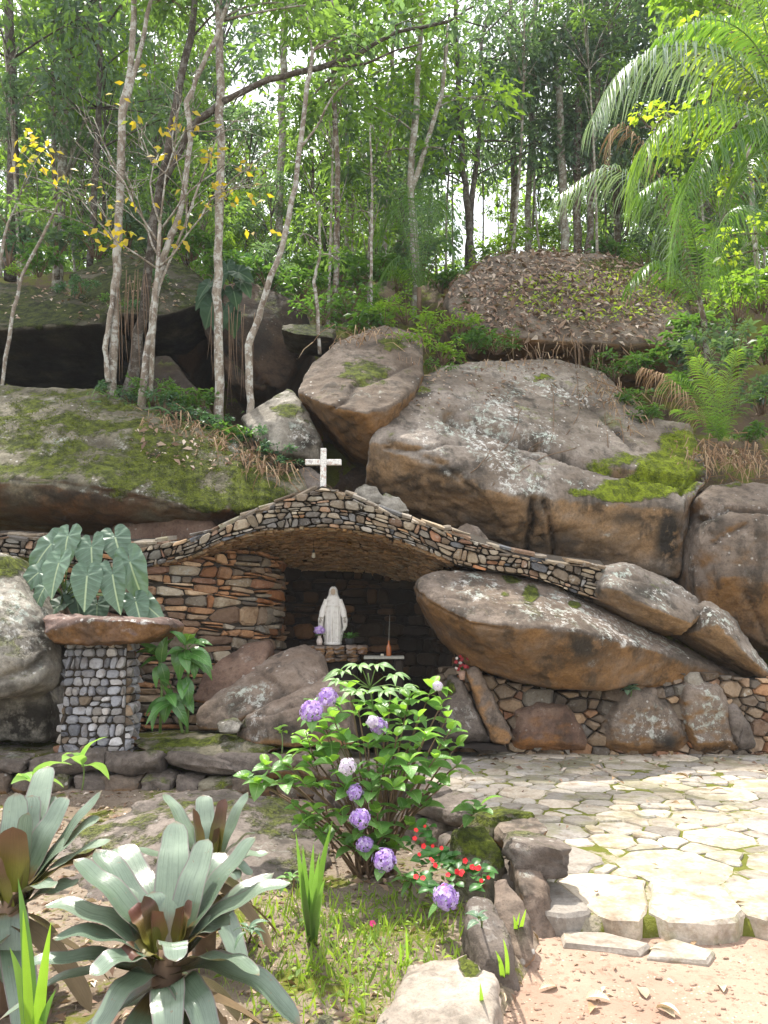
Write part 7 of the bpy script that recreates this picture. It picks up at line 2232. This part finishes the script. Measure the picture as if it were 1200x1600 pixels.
for grp, lab, rows in [
    ('bushes on the ledge between the split boulders and the dome', 'fresh green bush on the ledge below the dome', [('bright', 640, 548, 12.1, .7), ('bright', 690, 562, 12.2, .8), ('green', 735, 545, 12.6, .8), ('green', 775, 548, 12.7, .7), ('bright', 665, 520, 12.8, .9), ('bright', 600, 510, 13.2, .9), ('green', 560, 520, 13.0, 1.0), ('bright', 715, 520, 13.0, .8), ('green', 690, 585, 11.9, .45), ('bright', 635, 500, 13.6, 1.0), ('green', 545, 490, 13.6, 1.0)]),
    ('bushes on the slope right of the dome', 'dense green bush right of the dome boulder', [('green', 1000, 580, 12.9, 1.0), ('green', 1045, 620, 11.9, .9), ('dark', 1085, 590, 12.4, 1.0), ('green', 1085, 520, 13.3, 1.1), ('bright', 1150, 500, 13.4, 1.1), ('green', 1195, 560, 12.3, 1.0), ('dark', 1190, 640, 11.6, .9), ('green', 1170, 690, 11.0, .6), ('green', 1015, 660, 11.4, .6), ('bright', 1190, 480, 13.6, 1.2), ('green', 1060, 560, 12.8, 1.0), ('green', 985, 640, 11.8, .6), ('bright', 1110, 470, 14.5, 1.1), ('bright', 1060, 465, 15.3, .8), ('dark', 1150, 580, 12.3, 1.1), ('green', 960, 590, 12.8, .7)]),
    ('bushes at the foot of the slender trees', 'low bush at the foot of the slender trees', [('blue', 205, 632, 11.0, .6), ('blue', 255, 648, 10.8, .6), ('green', 235, 628, 11.1, .6), ('blue', 300, 660, 10.7, .7), ('blue', 335, 672, 10.6, .6), ('green', 365, 690, 10.4, .6), ('blue', 400, 705, 10.25, .6), ('blue', 430, 722, 10.1, .5), ('blue', 450, 735, 10.05, .4), ('green', 310, 640, 11.1, .7), ('blue', 175, 622, 11.1, .5), ('green', 280, 638, 11.2, .7)]),
    ('bushes above the dark cave', 'leafy bush growing above the black cave', [('green', 60, 425, 14.2, 1.0), ('blue', 15, 410, 14.6, 1.1), ('green', 150, 395, 15.6, 1.1), ('blue', 115, 470, 13.4, .7), ('dark', 250, 385, 15.9, 1.2), ('green', 340, 430, 14.7, 1.1), ('green', 420, 445, 14.6, 1.1), ('green', 470, 460, 14.4, 1.1), ('blue', 380, 420, 15.2, 1.2), ('dark', 200, 380, 16.2, 1.2), ('green', 300, 400, 15.6, 1.2), ('dark', 90, 395, 15.5, 1.2), ('green', 500, 500, 13.4, .9), ('dark', 30, 380, 16, 1.3), ('bright', 35, 432, 13.6, .5), ('blue', 130, 455, 12.9, .5), ('green', 175, 478, 12.5, .4), ('blue', 215, 485, 12.7, .5), ('blue', 245, 440, 13.5, .6)]),
    ('bushes along the forest edge behind the rocks', 'leafy bush along the forest edge behind the dome', [('green', 560, 450, 15.4, 1.2), ('bright', 620, 450, 15.8, 1.2), ('green', 690, 450, 16.3, 1.2), ('dark', 660, 430, 17, 1.3), ('green', 590, 430, 16.5, 1.3), ('bright', 790, 402, 19.5, 1.2), ('bright', 850, 398, 21, 1.2), ('green', 960, 405, 19, 1.2), ('bright', 1010, 415, 18.4, 1.2), ('green', 1060, 420, 18, 1.3), ('green', 1130, 430, 17, 1.3), ('bright', 760, 420, 18, .9), ('green', 530, 440, 16, 1.3), ('green', 490, 430, 16.4, 1.3)]),
]:
    for k, row in enumerate(sorted(rows, key=lambda q: q[1])):
        bush(*row, lab + ', ' + ordinal(k, len(rows)), grp)

M['climb'] = blade_mat('climber_leaf', (0.03, 0.06, 0.038), (0.045, 0.085, 0.05), rib=(0.10, 0.15, 0.085), trans=(0.1, 0.2, 0.06), tw=0.15, rough=0.75, spec=0.15)
# big leaved climber on the cave rock
cbp = P(350, 470, 12.7)
clm = thing('climber', 'climbing plant with big dark heart leaves hanging on the cave rock', 'plant', cbp)
rc = random.Random(3)
V, F = tube([P(345, 395, 13.2), P(350, 450, 12.75), P(345, 500, 12.7)], [.02, .02, .012], 6)
link('stem', mesh_np('stem', [v - cbp for v in V], F), M['stem_brown'], clm, loc=cbp)
for (ax, ay, bx, by) in [(325, 445, 305, 470), (335, 460, 312, 490), (330, 480, 320, 515), (350, 485, 345, 520), (360, 490, 366, 525), (365, 455, 372, 480), (372, 425, 400, 440), (380, 420, 395, 415), (345, 430, 340, 455), (355, 415, 360, 440), (340, 505, 335, 520), (378, 440, 395, 460), (322, 460, 300, 480)]:
    Y = 12.55 + rc.uniform(-.1, .1)
    a, b = P(ax, ay, Y), P(bx, by, Y - .12)
    L = (b - a).length * 0.85
    link('leaf', with_mat(rc.choice(L_heart), M['climb']), None, clm, M=frame(a, b - a, Vector((rc.uniform(-.4, .4), -.9, .7))) @ Matrix.Diagonal((L * 0.85, L, L, 1)))

# ------------------------------------------------------------------ palms
def frond_mesh(path, ll, n, g, droop, width=0.028, vert=0.0):
    """leaflets along an arching rachis; returns mesh data in world space"""
    path = [Vector(p) for p in path]
    V, F, T = [], [], []
    m = len(path)
    for k in range(n):
        t = 0.08 + 0.92 * k / (n - 1)
        f = t * (m - 1); i = min(int(f), m - 2)
        p = path[i].lerp(path[i + 1], f - i)
        d = (path[i + 1] - path[i]).normalized()
        sd = d.cross(Vector((0, 0, 1)))
        if sd.length < .05: sd = Vector((1, 0, 0))
        sd.normalize()
        L = ll * (0.45 + 0.75 * math.sin(math.pi * min(1, t * 0.9 + 0.08))) 
        for s in (-1, 1):
            a = sd * s * (1 - vert) + d * (0.5 + 0.4 * t) + Vector((0, 0, 0.25)) + Vector(g.normal(size=3)) * 0.10
            a.normalize()
            tip_drop = droop * (0.7 + 0.6 * g.random())
            pts = [p, p + a * L * .35 + Vector((0, 0, -tip_drop * L * .12)), p + a * L * .68 + Vector((0, 0, -tip_drop * L * .42)), p + a * L * .95 + Vector((0, 0, -tip_drop * L * .9))]
            w = width * (0.8 + .4 * g.random())
            up = a.cross(d)
            tv = g.random()
            b0 = len(V)
            for j, (q, ww) in enumerate(zip(pts, (.5, 1, .8, .08))):
                side = (d + Vector((0, 0, .3 * s))).normalized()
                V += [q - side * w * ww * .5, q + side * w * ww * .5]; T += [tv, tv]
            for j in range(3):
                F.append((b0 + 2 * j, b0 + 2 * j + 1, b0 + 2 * j + 3, b0 + 2 * j + 2))
    return V, F, T
def frond(parent, base, pix, ll, n, mat, seed, droop=0.9, width=0.028, rw=0.014, vert=0.0, rmat='stem_green'):
    g = np.random.default_rng(seed)
    ctrl = [P(*q) for q in pix]
    # smooth the control points
    path = []
    for a in np.linspace(0, len(ctrl) - 1, 22):
        i = min(int(a), len(ctrl) - 2); u = a - i
        p0, p1, p2, p3 = ctrl[max(i - 1, 0)], ctrl[i], ctrl[i + 1], ctrl[min(i + 2, len(ctrl) - 1)]
        path.append(0.5 * ((2 * p1) + (p2 - p0) * u + (2 * p0 - 5 * p1 + 4 * p2 - p3) * u * u + (3 * p1 - p0 - 3 * p2 + p3) * u ** 3))
    V, F, T = frond_mesh(path, ll, n, g, droop, width, vert)
    me = mesh_np('frond', [v - base for v in V], np.array(F), {'tint': T}, smooth=True)
    fo = link('frond', me, mat, parent, loc=base)
    V, F = tube(path, [rw * (1 - .75 * k / 21) for k in range(22)], 5)
    ra = link('rachis', mesh_np('rachis', [v - base for v in V], F), M[rmat], fo, loc=base)
    return fo
def rel(o):  # rachis keeps its place under the frond
    return o

pa0 = P(1240, 640, 10.6)
pa = thing('palm', 'big palm at the right edge with long arching fronds over the slope', 'palm', pa0)
V, F = tube([pa0 + Vector((0, 0, -.3)), P(1238, 420, 10.6), P(1236, 200, 10.6)], [.11, .09, .08], 9)
link('trunk', mesh_np('trunk', [v - pa0 for v in V], F), M['bark_brown'], pa, loc=pa0)
for k, (pix, ll, n, mt, dr) in enumerate([
    ([(1236, 200, 10.6), (1150, 95, 10.3), (1050, 72, 10.1), (970, 110, 10.0), (925, 185, 9.9)], .48, 88, 'frond_silver', 1.4),
    ([(1236, 200, 10.6), (1180, 70, 10.4), (1110, 30, 10.2), (1030, 60, 10.0)], .38, 70, 'frond', 1.1),
    ([(1236, 205, 10.6), (1160, 170, 10.2), (1080, 170, 10.0), (1010, 220, 9.9), (985, 300, 9.9)], .48, 84, 'frond_lit', 1.4),
    ([(1236, 210, 10.6), (1180, 195, 10.3), (1110, 225, 10.1), (1070, 300, 10.0), (1050, 400, 10.0)], .46, 84, 'frond', 1.4),
    ([(1236, 215, 10.6), (1190, 230, 10.2), (1150, 290, 10.0), (1130, 380, 9.95), (1120, 450, 9.95)], .42, 76, 'frond', 1.3),
    ([(1236, 200, 10.6), (1200, 60, 10.4), (1170, -30, 10.3), (1120, -80, 10.2)], .4, 60, 'frond_lit', 1.0),
    ([(1236, 215, 10.6), (1215, 260, 10.1), (1190, 340, 9.9), (1180, 430, 9.9)], .4, 60, 'frond', 1.3),
    ([(1236, 200, 10.6), (1290, 100, 10.4), (1360, 150, 10.3), (1400, 260, 10.3)], .5, 40, 'frond', 1.2)]):
    frond(pa, pa0, pix, ll, n, M[mt], 400 + k, dr, .030, .014)
grown_tree('tree at the upper right corner with sunlit yellow green leaves before the palm', 'tree', [([(1272, 560, 10.9), (1256, 380, 10.9), (1232, 200, 10.9), (1200, 60, 10.9)], [12, 11, 9, 6])], M['bark_brown'],
           clumps_in(14, 985, 1130, 165, 240, 10.5, 11.2, .12, .25, 91) + clumps_in(26, 1080, 1230, 30, 180, 10.5, 11.3, .14, .28, 92) + clumps_in(10, 1120, 1220, 200, 420, 10.6, 11.4, .14, .25, 93), M['lf_sunny'], 0.12, 24, 91, limbs=[([(1245, 280, 10.9), (1150, 200, 10.9), (1050, 190, 10.9), (1000, 200, 10.9)], [6, 5, 4, 2])], aspect=0.6)
pb_0 = P(1105, 560, 12.0)
pbm = thing('palm', 'slim palm with a silvery arching frond above the dome boulder', 'palm', pb_0)
V, F = tube([pb_0 + Vector((0, 0, -.3)), P(1100, 500, 12.0), P(1092, 465, 12.0)], [.05, .045, .04], 8)
link('trunk', mesh_np('trunk', [v - pb_0 for v in V], F), M['bark_brown'], pbm, loc=pb_0)
for k, (pix, ll, n, mt, dr, rm) in enumerate([
    ([(1092, 470, 12), (1062, 390, 12), (1025, 310, 11.9), (950, 262, 11.8), (872, 305, 11.7)], .50, 62, 'frond_silver', 1.35, 'stem_brown'),
    ([(1092, 470, 12), (1075, 390, 12.1), (1040, 300, 12.2), (1000, 220, 12.3), (960, 200, 12.3), (945, 260, 12.3)], .4, 44, 'straw', 1.2, 'stem_brown'),
    ([(1092, 470, 12), (1090, 400, 11.8), (1070, 330, 11.6), (1040, 280, 11.5), (1000, 300, 11.4)], .5, 52, 'frond', 1.4, 'stem_green'),
    ([(1092, 470, 12), (1110, 390, 12), (1140, 330, 12), (1180, 330, 12)], .5, 48, 'frond', 1.3, 'stem_green'),
    ([(1092, 470, 12), (1060, 430, 11.7), (1020, 410, 11.5), (985, 440, 11.4)], .38, 40, 'frond', 1.2, 'stem_green')]):
    frond(pbm, pb_0, pix, ll, n, M[mt], 420 + k, dr, .025, .013, rmat=rm)
pc0 = P(1126, 705, 10.55)
pcm = thing('palm', 'young palm with fine upright bright green fronds beside the mossy boulder top', 'palm', pc0)
for k, (tx, ty, dy) in enumerate([(1050, 585, -.4), (1075, 535, -.2), (1100, 505, .1), (1135, 490, .2), (1165, 500, 0), (1190, 540, -.3), (1205, 600, -.5), (1090, 560, -.5), (1150, 550, -.5), (1060, 640, -.6)]):
    b = (1126 + (k - 4.5) * .6, 690, 10.55)
    m = ((b[0] + tx) / 2 + (1126 - tx) * .12, (b[1] + ty) / 2 - 12, 10.55 + dy * .4)
    frond(pcm, pc0, [b, m, (tx, ty, 10.55 + dy)], .26, 34, M['frond_lit'] if k % 3 else M['frond'], 440 + k, .5, .012, .007)
V, F = tube([pc0 + Vector((0, 0, -.15)), P(1126, 690, 10.55)], [.035, .03], 7)
link('trunk', mesh_np('trunk', [v - pc0 for v in V], F), M['stem_brown'], pcm, loc=pc0)
pd0 = P(655, 470, 15.0)
pdm = thing('palm', 'small feathery palm in front of the pale forked tree', 'palm', pd0)
for k, (tx, ty, dy) in enumerate([(585, 350, 0), (620, 310, .3), (670, 300, .3), (715, 340, 0), (730, 400, -.3), (590, 420, -.4), (640, 330, -.4), (690, 330, -.3)]):
    frond(pdm, pd0, [(655, 450, 15), ((655 + tx) / 2, min(ty, 440) - 18, 15 + dy * .5), (tx, ty + 25, 15 + dy)], .42, 40, M['frond'], 460 + k, 1.1, .018, .012)
V, F = tube([pd0 + Vector((0, 0, -.3)), P(655, 450, 15)], [.05, .045], 7)
link('trunk', mesh_np('trunk', [v - pd0 for v in V], F), M['stem_brown'], pdm, loc=pd0)
df0 = P(1098, 668, 10.4)
dfr = thing('dead_frond', 'dried brown palm frond hanging over the moss above the huge pale boulder', 'frond', df0)
frond(dfr, df0, [(1100, 668, 10.45), (1075, 620, 10.4), (1040, 588, 10.4), (1005, 575, 10.4)], .30, 40, M['straw'], 480, 1.3, .014, .009, rmat='stem_brown')

# ------------------------------------------------------------------ litter, straw, roots, grass
def sample(o, n, g, ok):
    """points on a mesh object's faces, kept where ok(P, N) says so"""
    me = o.data
    me.calc_loop_triangles()
    T = np.empty(len(me.loop_triangles) * 3, dtype=np.int32); me.loop_triangles.foreach_get('vertices', T); T = T.reshape(-1, 3)
    V = vert_np(me) + np.array(o.location)
    A, B, Cc = V[T[:, 0]], V[T[:, 1]], V[T[:, 2]]
    Nn = np.cross(B - A, Cc - A); ar = np.linalg.norm(Nn, axis=1); Nn /= ar[:, None] + 1e-12
    i = g.choice(len(T), size=n, p=ar / ar.sum())
    u, v = g.random(n), g.random(n); f = u + v > 1; u[f], v[f] = 1 - u[f], 1 - v[f]
    Q = A[i] + (B[i] - A[i]) * u[:, None] + (Cc[i] - A[i]) * v[:, None]
    k = ok(Q, Nn[i])
    return Q[k], Nn[i][k]
def litter(name, Q, N, g, size, mat, lift=0.012, parent=None, up=0.0):
    n = len(Q)
    D = np.cross(N, g.normal(size=(n, 3))) + N * (up + 0.25 * g.normal(size=n)[:, None])
    Nr = N + g.normal(size=(n, 3)) * 0.45
    V, F, T = leaves_np(Q + N * lift * g.random(n)[:, None], D, Nr, size * (0.3 + 1.3 * g.random(n) ** 2), g.random(n), 0.42, 0.16)
    o = link(name, mesh_np(name, V, F, {'tint': T}, smooth=False), mat, parent); o['kind'] = 'stuff'
    return o
g = np.random.default_rng(11)
Q, N = sample(dome, 17000, g, lambda Q, N: (N[:, 2] > 0.25) & (g.random(len(Q)) < np.clip(1.3 - np.hypot((proj(Q)[0] - 860) / 260, (proj(Q)[1] - 470) / 95), 0, 1)))
litter('dome_litter', Q, N, g, 0.13, M['litter'], 0.05)
Q, N = sample(dome, 18000, g, lambda Q, N: (N[:, 2] > 0.3) & (np.hypot((proj(Q)[0] - 940) / 150, (proj(Q)[1] - 465) / 40) < 1) & (g.random(len(Q)) < .6))
litter('dome_seedlings', Q, N, g, 0.09, M['lf_sunny'], 0.05, up=0.6)
for sl in (slab_a, slab_b):
    Q, N = sample(sl, 5000, g, lambda Q, N: (N[:, 2] > 0.35) & (g.random(len(Q)) < .5) & (np.array([noise.noise(Vector(q) * 1.1) for q in Q]) > -.05))
    litter('slab_litter', Q, N, g, 0.09, M['litter'], 0.03)
for ob, bl, mt, nn_ in ((main_b, [(1040, 740, 72, 40), (990, 765, 80, 24), (1060, 695, 44, 32)], 'moss_bright', 90000), (mossy_b, [(260, 735, 130, 60), (400, 775, 90, 45), (90, 660, 130, 55)], 'moss_tuft', 90000)):
    def okm(Q, N, bl=bl):
        px, py = proj(Q)
        a = np.max([1.15 - np.hypot((px - x) / rx, (py - y) / ry) for x, y, rx, ry in bl], 0)
        face = ((EYE - Q) * N).sum(1) > 0
        return face & (N[:, 2] > -.2) & (a + np.array([noise.fractal(Vector(q) * 2.6, 1, 2, 4) for q in Q]) * .8 > .5)
    Q, N = sample(ob, nn_, g, okm)
    litter('moss_tufts', Q, N, g, 0.022, M[mt], 0.012, up=.8)
Q, N = sample(main_b, 9000, g, lambda Q, N: (N[:, 2] > 0.3) & (proj(Q)[1] < 640) & (g.random(len(Q)) < 0.5))
litter('boulder_litter', Q, N, g, 0.07, M['litter'], 0.02)
Q, N = sample(mossy_b, 7000, g, lambda Q, N: (N[:, 2] > 0.3) & (np.hypot((proj(Q)[0] - 330) / 130, (proj(Q)[1] - 690) / 45) < 1))
litter('ledge_litter', Q, N, g, 0.09, M['litter'], 0.03)
Q, N = sample(hill, 60000, g, lambda Q, N: (Q[:, 1] > 10.9) & (Q[:, 1] < 22) & (np.abs(Q[:, 0]) < Q[:, 1] * .62))
litter('forest_litter', Q, N, g, 0.13, M['litter'], 0.03)
Q, N = sample(hill, 30000, g, lambda Q, N: (Q[:, 1] > 11.2) & (Q[:, 1] < 22) & (np.abs(Q[:, 0]) < Q[:, 1] * .62) & (np.array([noise.noise(Vector(q) * .7) for q in Q]) > .05))
litter('forest_herbs', Q + np.array([0, 0, .08]), N, g, 0.14, M['lf_bush'], 0.12, up=0.7)

def straw(name, line, n, L, g, mat, spread=0.25, out=0.4, w=0.008, sink=.9):
    """dry blades hanging from a line of points"""
    pts = [np.array(P(*q)) for q in line]
    V, F, T = [], [], []
    for k in range(n):
        f = g.random() * (len(pts) - 1); i = min(int(f), len(pts) - 2)
        p = Vector(pts[i] + (pts[i + 1] - pts[i]) * (f - i)) + Vector((g.normal() * spread, g.normal() * spread * .6 + .05, g.normal() * spread * .5))
        d = Vector((g.normal() * .9, -out * g.random() - .3 * g.random(), .8 * g.random() - .2))
        l = L * (.15 + 1.25 * g.random() ** 2)
        q1 = p + d * l * .45; q2 = p + d * l * .7 + Vector((0, 0, -sink * l * .45)); q3 = p + d * l * .85 + Vector((g.normal() * .03, 0, -sink * l))
        sx = Vector((w * (.6 + .8 * g.random()), 0, w * .4 * g.normal()))
        t = g.random(); b = len(V)
        for q, s in ((p, 1), (q1, 1), (q2, .8), (q3, .2)):
            V += [q - sx * s, q + sx * s]; T += [t, t]
        for j in range(3): F.append((b + 2 * j, b + 2 * j + 1, b + 2 * j + 3, b + 2 * j + 2))
    o = link(name, mesh_np(name, V, np.array(F), {'tint': T}), mat); o['kind'] = 'stuff'
straw('dry_grass', [(240, 655, 10.55), (320, 685, 10.2), (380, 715, 10.0), (440, 745, 9.9)], 420, .34, g, M['straw'], .16, .3, .006)
straw('dry_grass', [(540, 540, 11.7), (590, 525, 12.0), (640, 540, 12.1)], 220, .3, g, M['straw'], .17, .4, .007)
straw('dry_grass', [(930, 600, 12.1), (965, 640, 11.6), (975, 690, 11.0)], 240, .4, g, M['straw'], .22, .3, .006)
straw('dry_grass', [(1095, 705, 10.5), (1140, 715, 10.45), (1200, 720, 10.4)], 260, .28, g, M['straw'], .26, .4, .008)
straw('dry_grass', [(720, 525, 13.0), (830, 540, 12.9), (950, 548, 12.9), (1060, 545, 13.1)], 110, .4, g, M['straw'], .24, .2, .007)
straw('dry_grass', [(640, 600, 11.4), (760, 575, 12.3), (880, 570, 12.6)], 160, .25, g, M['straw'], .2, .3, .006)
straw('green_blades', [(165, 620, 11.0), (250, 650, 10.8), (330, 675, 10.6)], 160, .45, g, M['frond'], .15, .3, .010, .5)
# hanging roots and creeping stems
rts = []
rr_ = random.Random(6)
for (x0, x1, y0, y1, Y) in [(790, 960, 535, 600, 12.7), (330, 400, 480, 640, 12.3), (180, 230, 430, 600, 10.95), (620, 660, 560, 640, 11.3)]:
    for k in range(14):
        px = rr_.uniform(x0, x1)
        a = P(px, y0 + rr_.uniform(-10, 10), Y); b = P(px + rr_.uniform(-8, 8), rr_.uniform((y0 + y1) / 2, y1), Y - .05)
        rts.append(tube(bez(a, a.lerp(b, .5) + Vector((rr_.uniform(-.08, .08), -.05, 0)), b, 6), [.006, .006, .005, .005, .004, .003], 4))
for (pts) in ([(760, 720), (790, 700), (810, 660), (815, 640)], [(770, 760), (800, 725), (830, 700), (850, 690)], [(735, 740), (760, 715), (780, 690)], [(780, 770), (815, 735), (850, 715), (900, 700)], [(860, 600), (865, 650), (860, 690)], [(900, 580), (905, 640), (885, 680)], [(930, 590), (945, 640), (950, 700)]):
    q = []
    for (x, y) in pts:
        ok_, loc, nn_, _i = main_b.ray_cast(Vector((0, 0, CAM_H)) - main_b.location, (P(x, y, 10) - Vector((0, 0, CAM_H))).normalized())
        if ok_: q.append(loc + main_b.location + nn_ * .012)
    if len(q) > 2: rts.append(tube(wob(q, .03, rr_, 3), .006, 4))
V, F = join(rts)
o = link('hanging_roots', mesh_np('hanging_roots', V, F), M['stem_brown']); o['kind'] = 'stuff'

# garden bed: grass, weeds, litter
bed_o = bpy.data.objects['garden_bed']; path_o = bpy.data.objects['dirt_path']
def in_lawn(Q):
    px, py = proj(Q)
    return np.clip(1.35 - np.hypot((px - 540) / 190, (py - 1490) / 110), 0, 1)
Q, N = sample(bed_o, 110000, g, lambda Q, N: (Q[:, 1] < 4.6) & (Q[:, 1] > 2.2) & (g.random(len(Q)) < in_lawn(Q) * 1.0))
n = len(Q)
V, F, T = leaves_np(Q, np.c_[g.normal(size=n) * .5, g.normal(size=n) * .5, np.ones(n)], g.normal(size=(n, 3)), 0.035 + 0.09 * g.random(n) ** 2, g.random(n), 0.11, .05)
o = link('grass', mesh_np('grass', V, F, {'tint': T}, smooth=False), M['grass']); o['kind'] = 'stuff'
Q, N = sample(bed_o, 75000, g, lambda Q, N: (Q[:, 1] < 4.8) & (Q[:, 1] > 2.2) & (g.random(len(Q)) < in_lawn(Q) * .7))
litter('bed_weeds', Q, N, g, 0.034, M['grass'], .035, up=.25)
Q, N = sample(bed_o, 50000, g, lambda Q, N: (Q[:, 1] > 2.2) & (Q[:, 1] < 7.2) & (np.abs(Q[:, 0]) < Q[:, 1] * .6) & (g.random(len(Q)) < .28))
litter('bed_litter', Q, N, g, 0.05, M['litter'], .015)
Q, N = sample(path_o, 9000, g, lambda Q, N: (Q[:, 1] > 2.4) & (Q[:, 0] > np.interp(Q[:, 1], [2.4, 4.2], [.4, .8])) & (g.random(len(Q)) < np.where(np.abs(Q[:, 0] - .75) < .3, .35, .06)))
litter('path_litter', Q, N, g, 0.028, M['litter'], .006)
Q, N = sample(terrace, 12000, g, lambda Q, N: (N[:, 2] > .5) & (g.random(len(Q)) < np.where(Q[:, 1] > 7.2, .10, .02)))
litter('terrace_litter', Q + np.array([0, 0, .03]), N, g, 0.06, M['litter'], .01)
up_t = bpy.data.objects['upper_terrace']
Q, N = sample(up_t, 6000, g, lambda Q, N: (Q[:, 1] < 8.6) & (g.random(len(Q)) < .25))
litter('terrace_litter', Q, N, g, 0.07, M['litter'], .01)

# ------------------------------------------------------------------ the air
hbm = bmesh.new(); bmesh.ops.create_cube(hbm, size=1.0)
for v in hbm.verts:
    v.co = Vector((v.co.x * 150, 20 + v.co.y * 110, 14 + v.co.z * 36))
hm = bpy.data.materials.new('haze_air'); hm.use_nodes = True
hn = hm.node_tree; hn.nodes.clear()
ho = hn.nodes.new('ShaderNodeOutputMaterial'); hv_ = hn.nodes.new('ShaderNodeVolumePrincipled')
hv_.inputs['Color'].default_value = (0.92, 0.96, 1.0, 1); hv_.inputs['Density'].default_value = HAZE
hn.links.new(hv_.outputs[0], ho.inputs['Volume'])
hz_o = bm_obj('haze', hbm, hm); hz_o['kind'] = 'stuff'

# crumbs and pebbles on bare ground
def crumbs(name, Q, g, smin, smax, mat):
    ico = np.array([(0, 0, 1), (.89, 0, .45), (.28, .85, .45), (-.72, .53, .45), (-.72, -.53, .45), (.28, -.85, .45), (.72, .53, -.45), (-.28, .85, -.45), (-.89, 0, -.45), (-.28, -.85, -.45), (.72, -.53, -.45), (0, 0, -1)])
    fc = np.array([(0, 1, 2), (0, 2, 3), (0, 3, 4), (0, 4, 5), (0, 5, 1), (1, 6, 2), (2, 7, 3), (3, 8, 4), (4, 9, 5), (5, 10, 1), (6, 7, 2), (7, 8, 3), (8, 9, 4), (9, 10, 5), (10, 6, 1), (11, 7, 6), (11, 8, 7), (11, 9, 8), (11, 10, 9), (11, 6, 10)])
    n = len(Q)
    sz = smin + (smax - smin) * g.random(n) ** 3
    V = Q[:, None, :] + ico[None] * sz[:, None, None] * (1 + .35 * g.normal(size=(n, 12, 1))) * np.array([1.2, 1, .7])
    F = (fc[None] + 12 * np.arange(n)[:, None, None]).reshape(-1, 3)
    o = link(name, mesh_np(name, V.reshape(-1, 3), F, smooth=False), mat); o['kind'] = 'stuff'
Q, N = sample(path_o, 26000, g, lambda Q, N: (Q[:, 1] > 2.3) & (Q[:, 1] < 4.2) & (Q[:, 0] > .3) & (Q[:, 0] < 2.6) & (g.random(len(Q)) < .35))
crumbs('soil_crumbs', Q, g, .003, .014, M['soil'])
Q, N = sample(bed_o, 30000, g, lambda Q, N: (Q[:, 1] > 2.3) & (Q[:, 1] < 7) & (np.abs(Q[:, 0]) < Q[:, 1] * .6) & (g.random(len(Q)) < .3))
crumbs('bed_crumbs', Q, g, .004, .02, M['bed'])
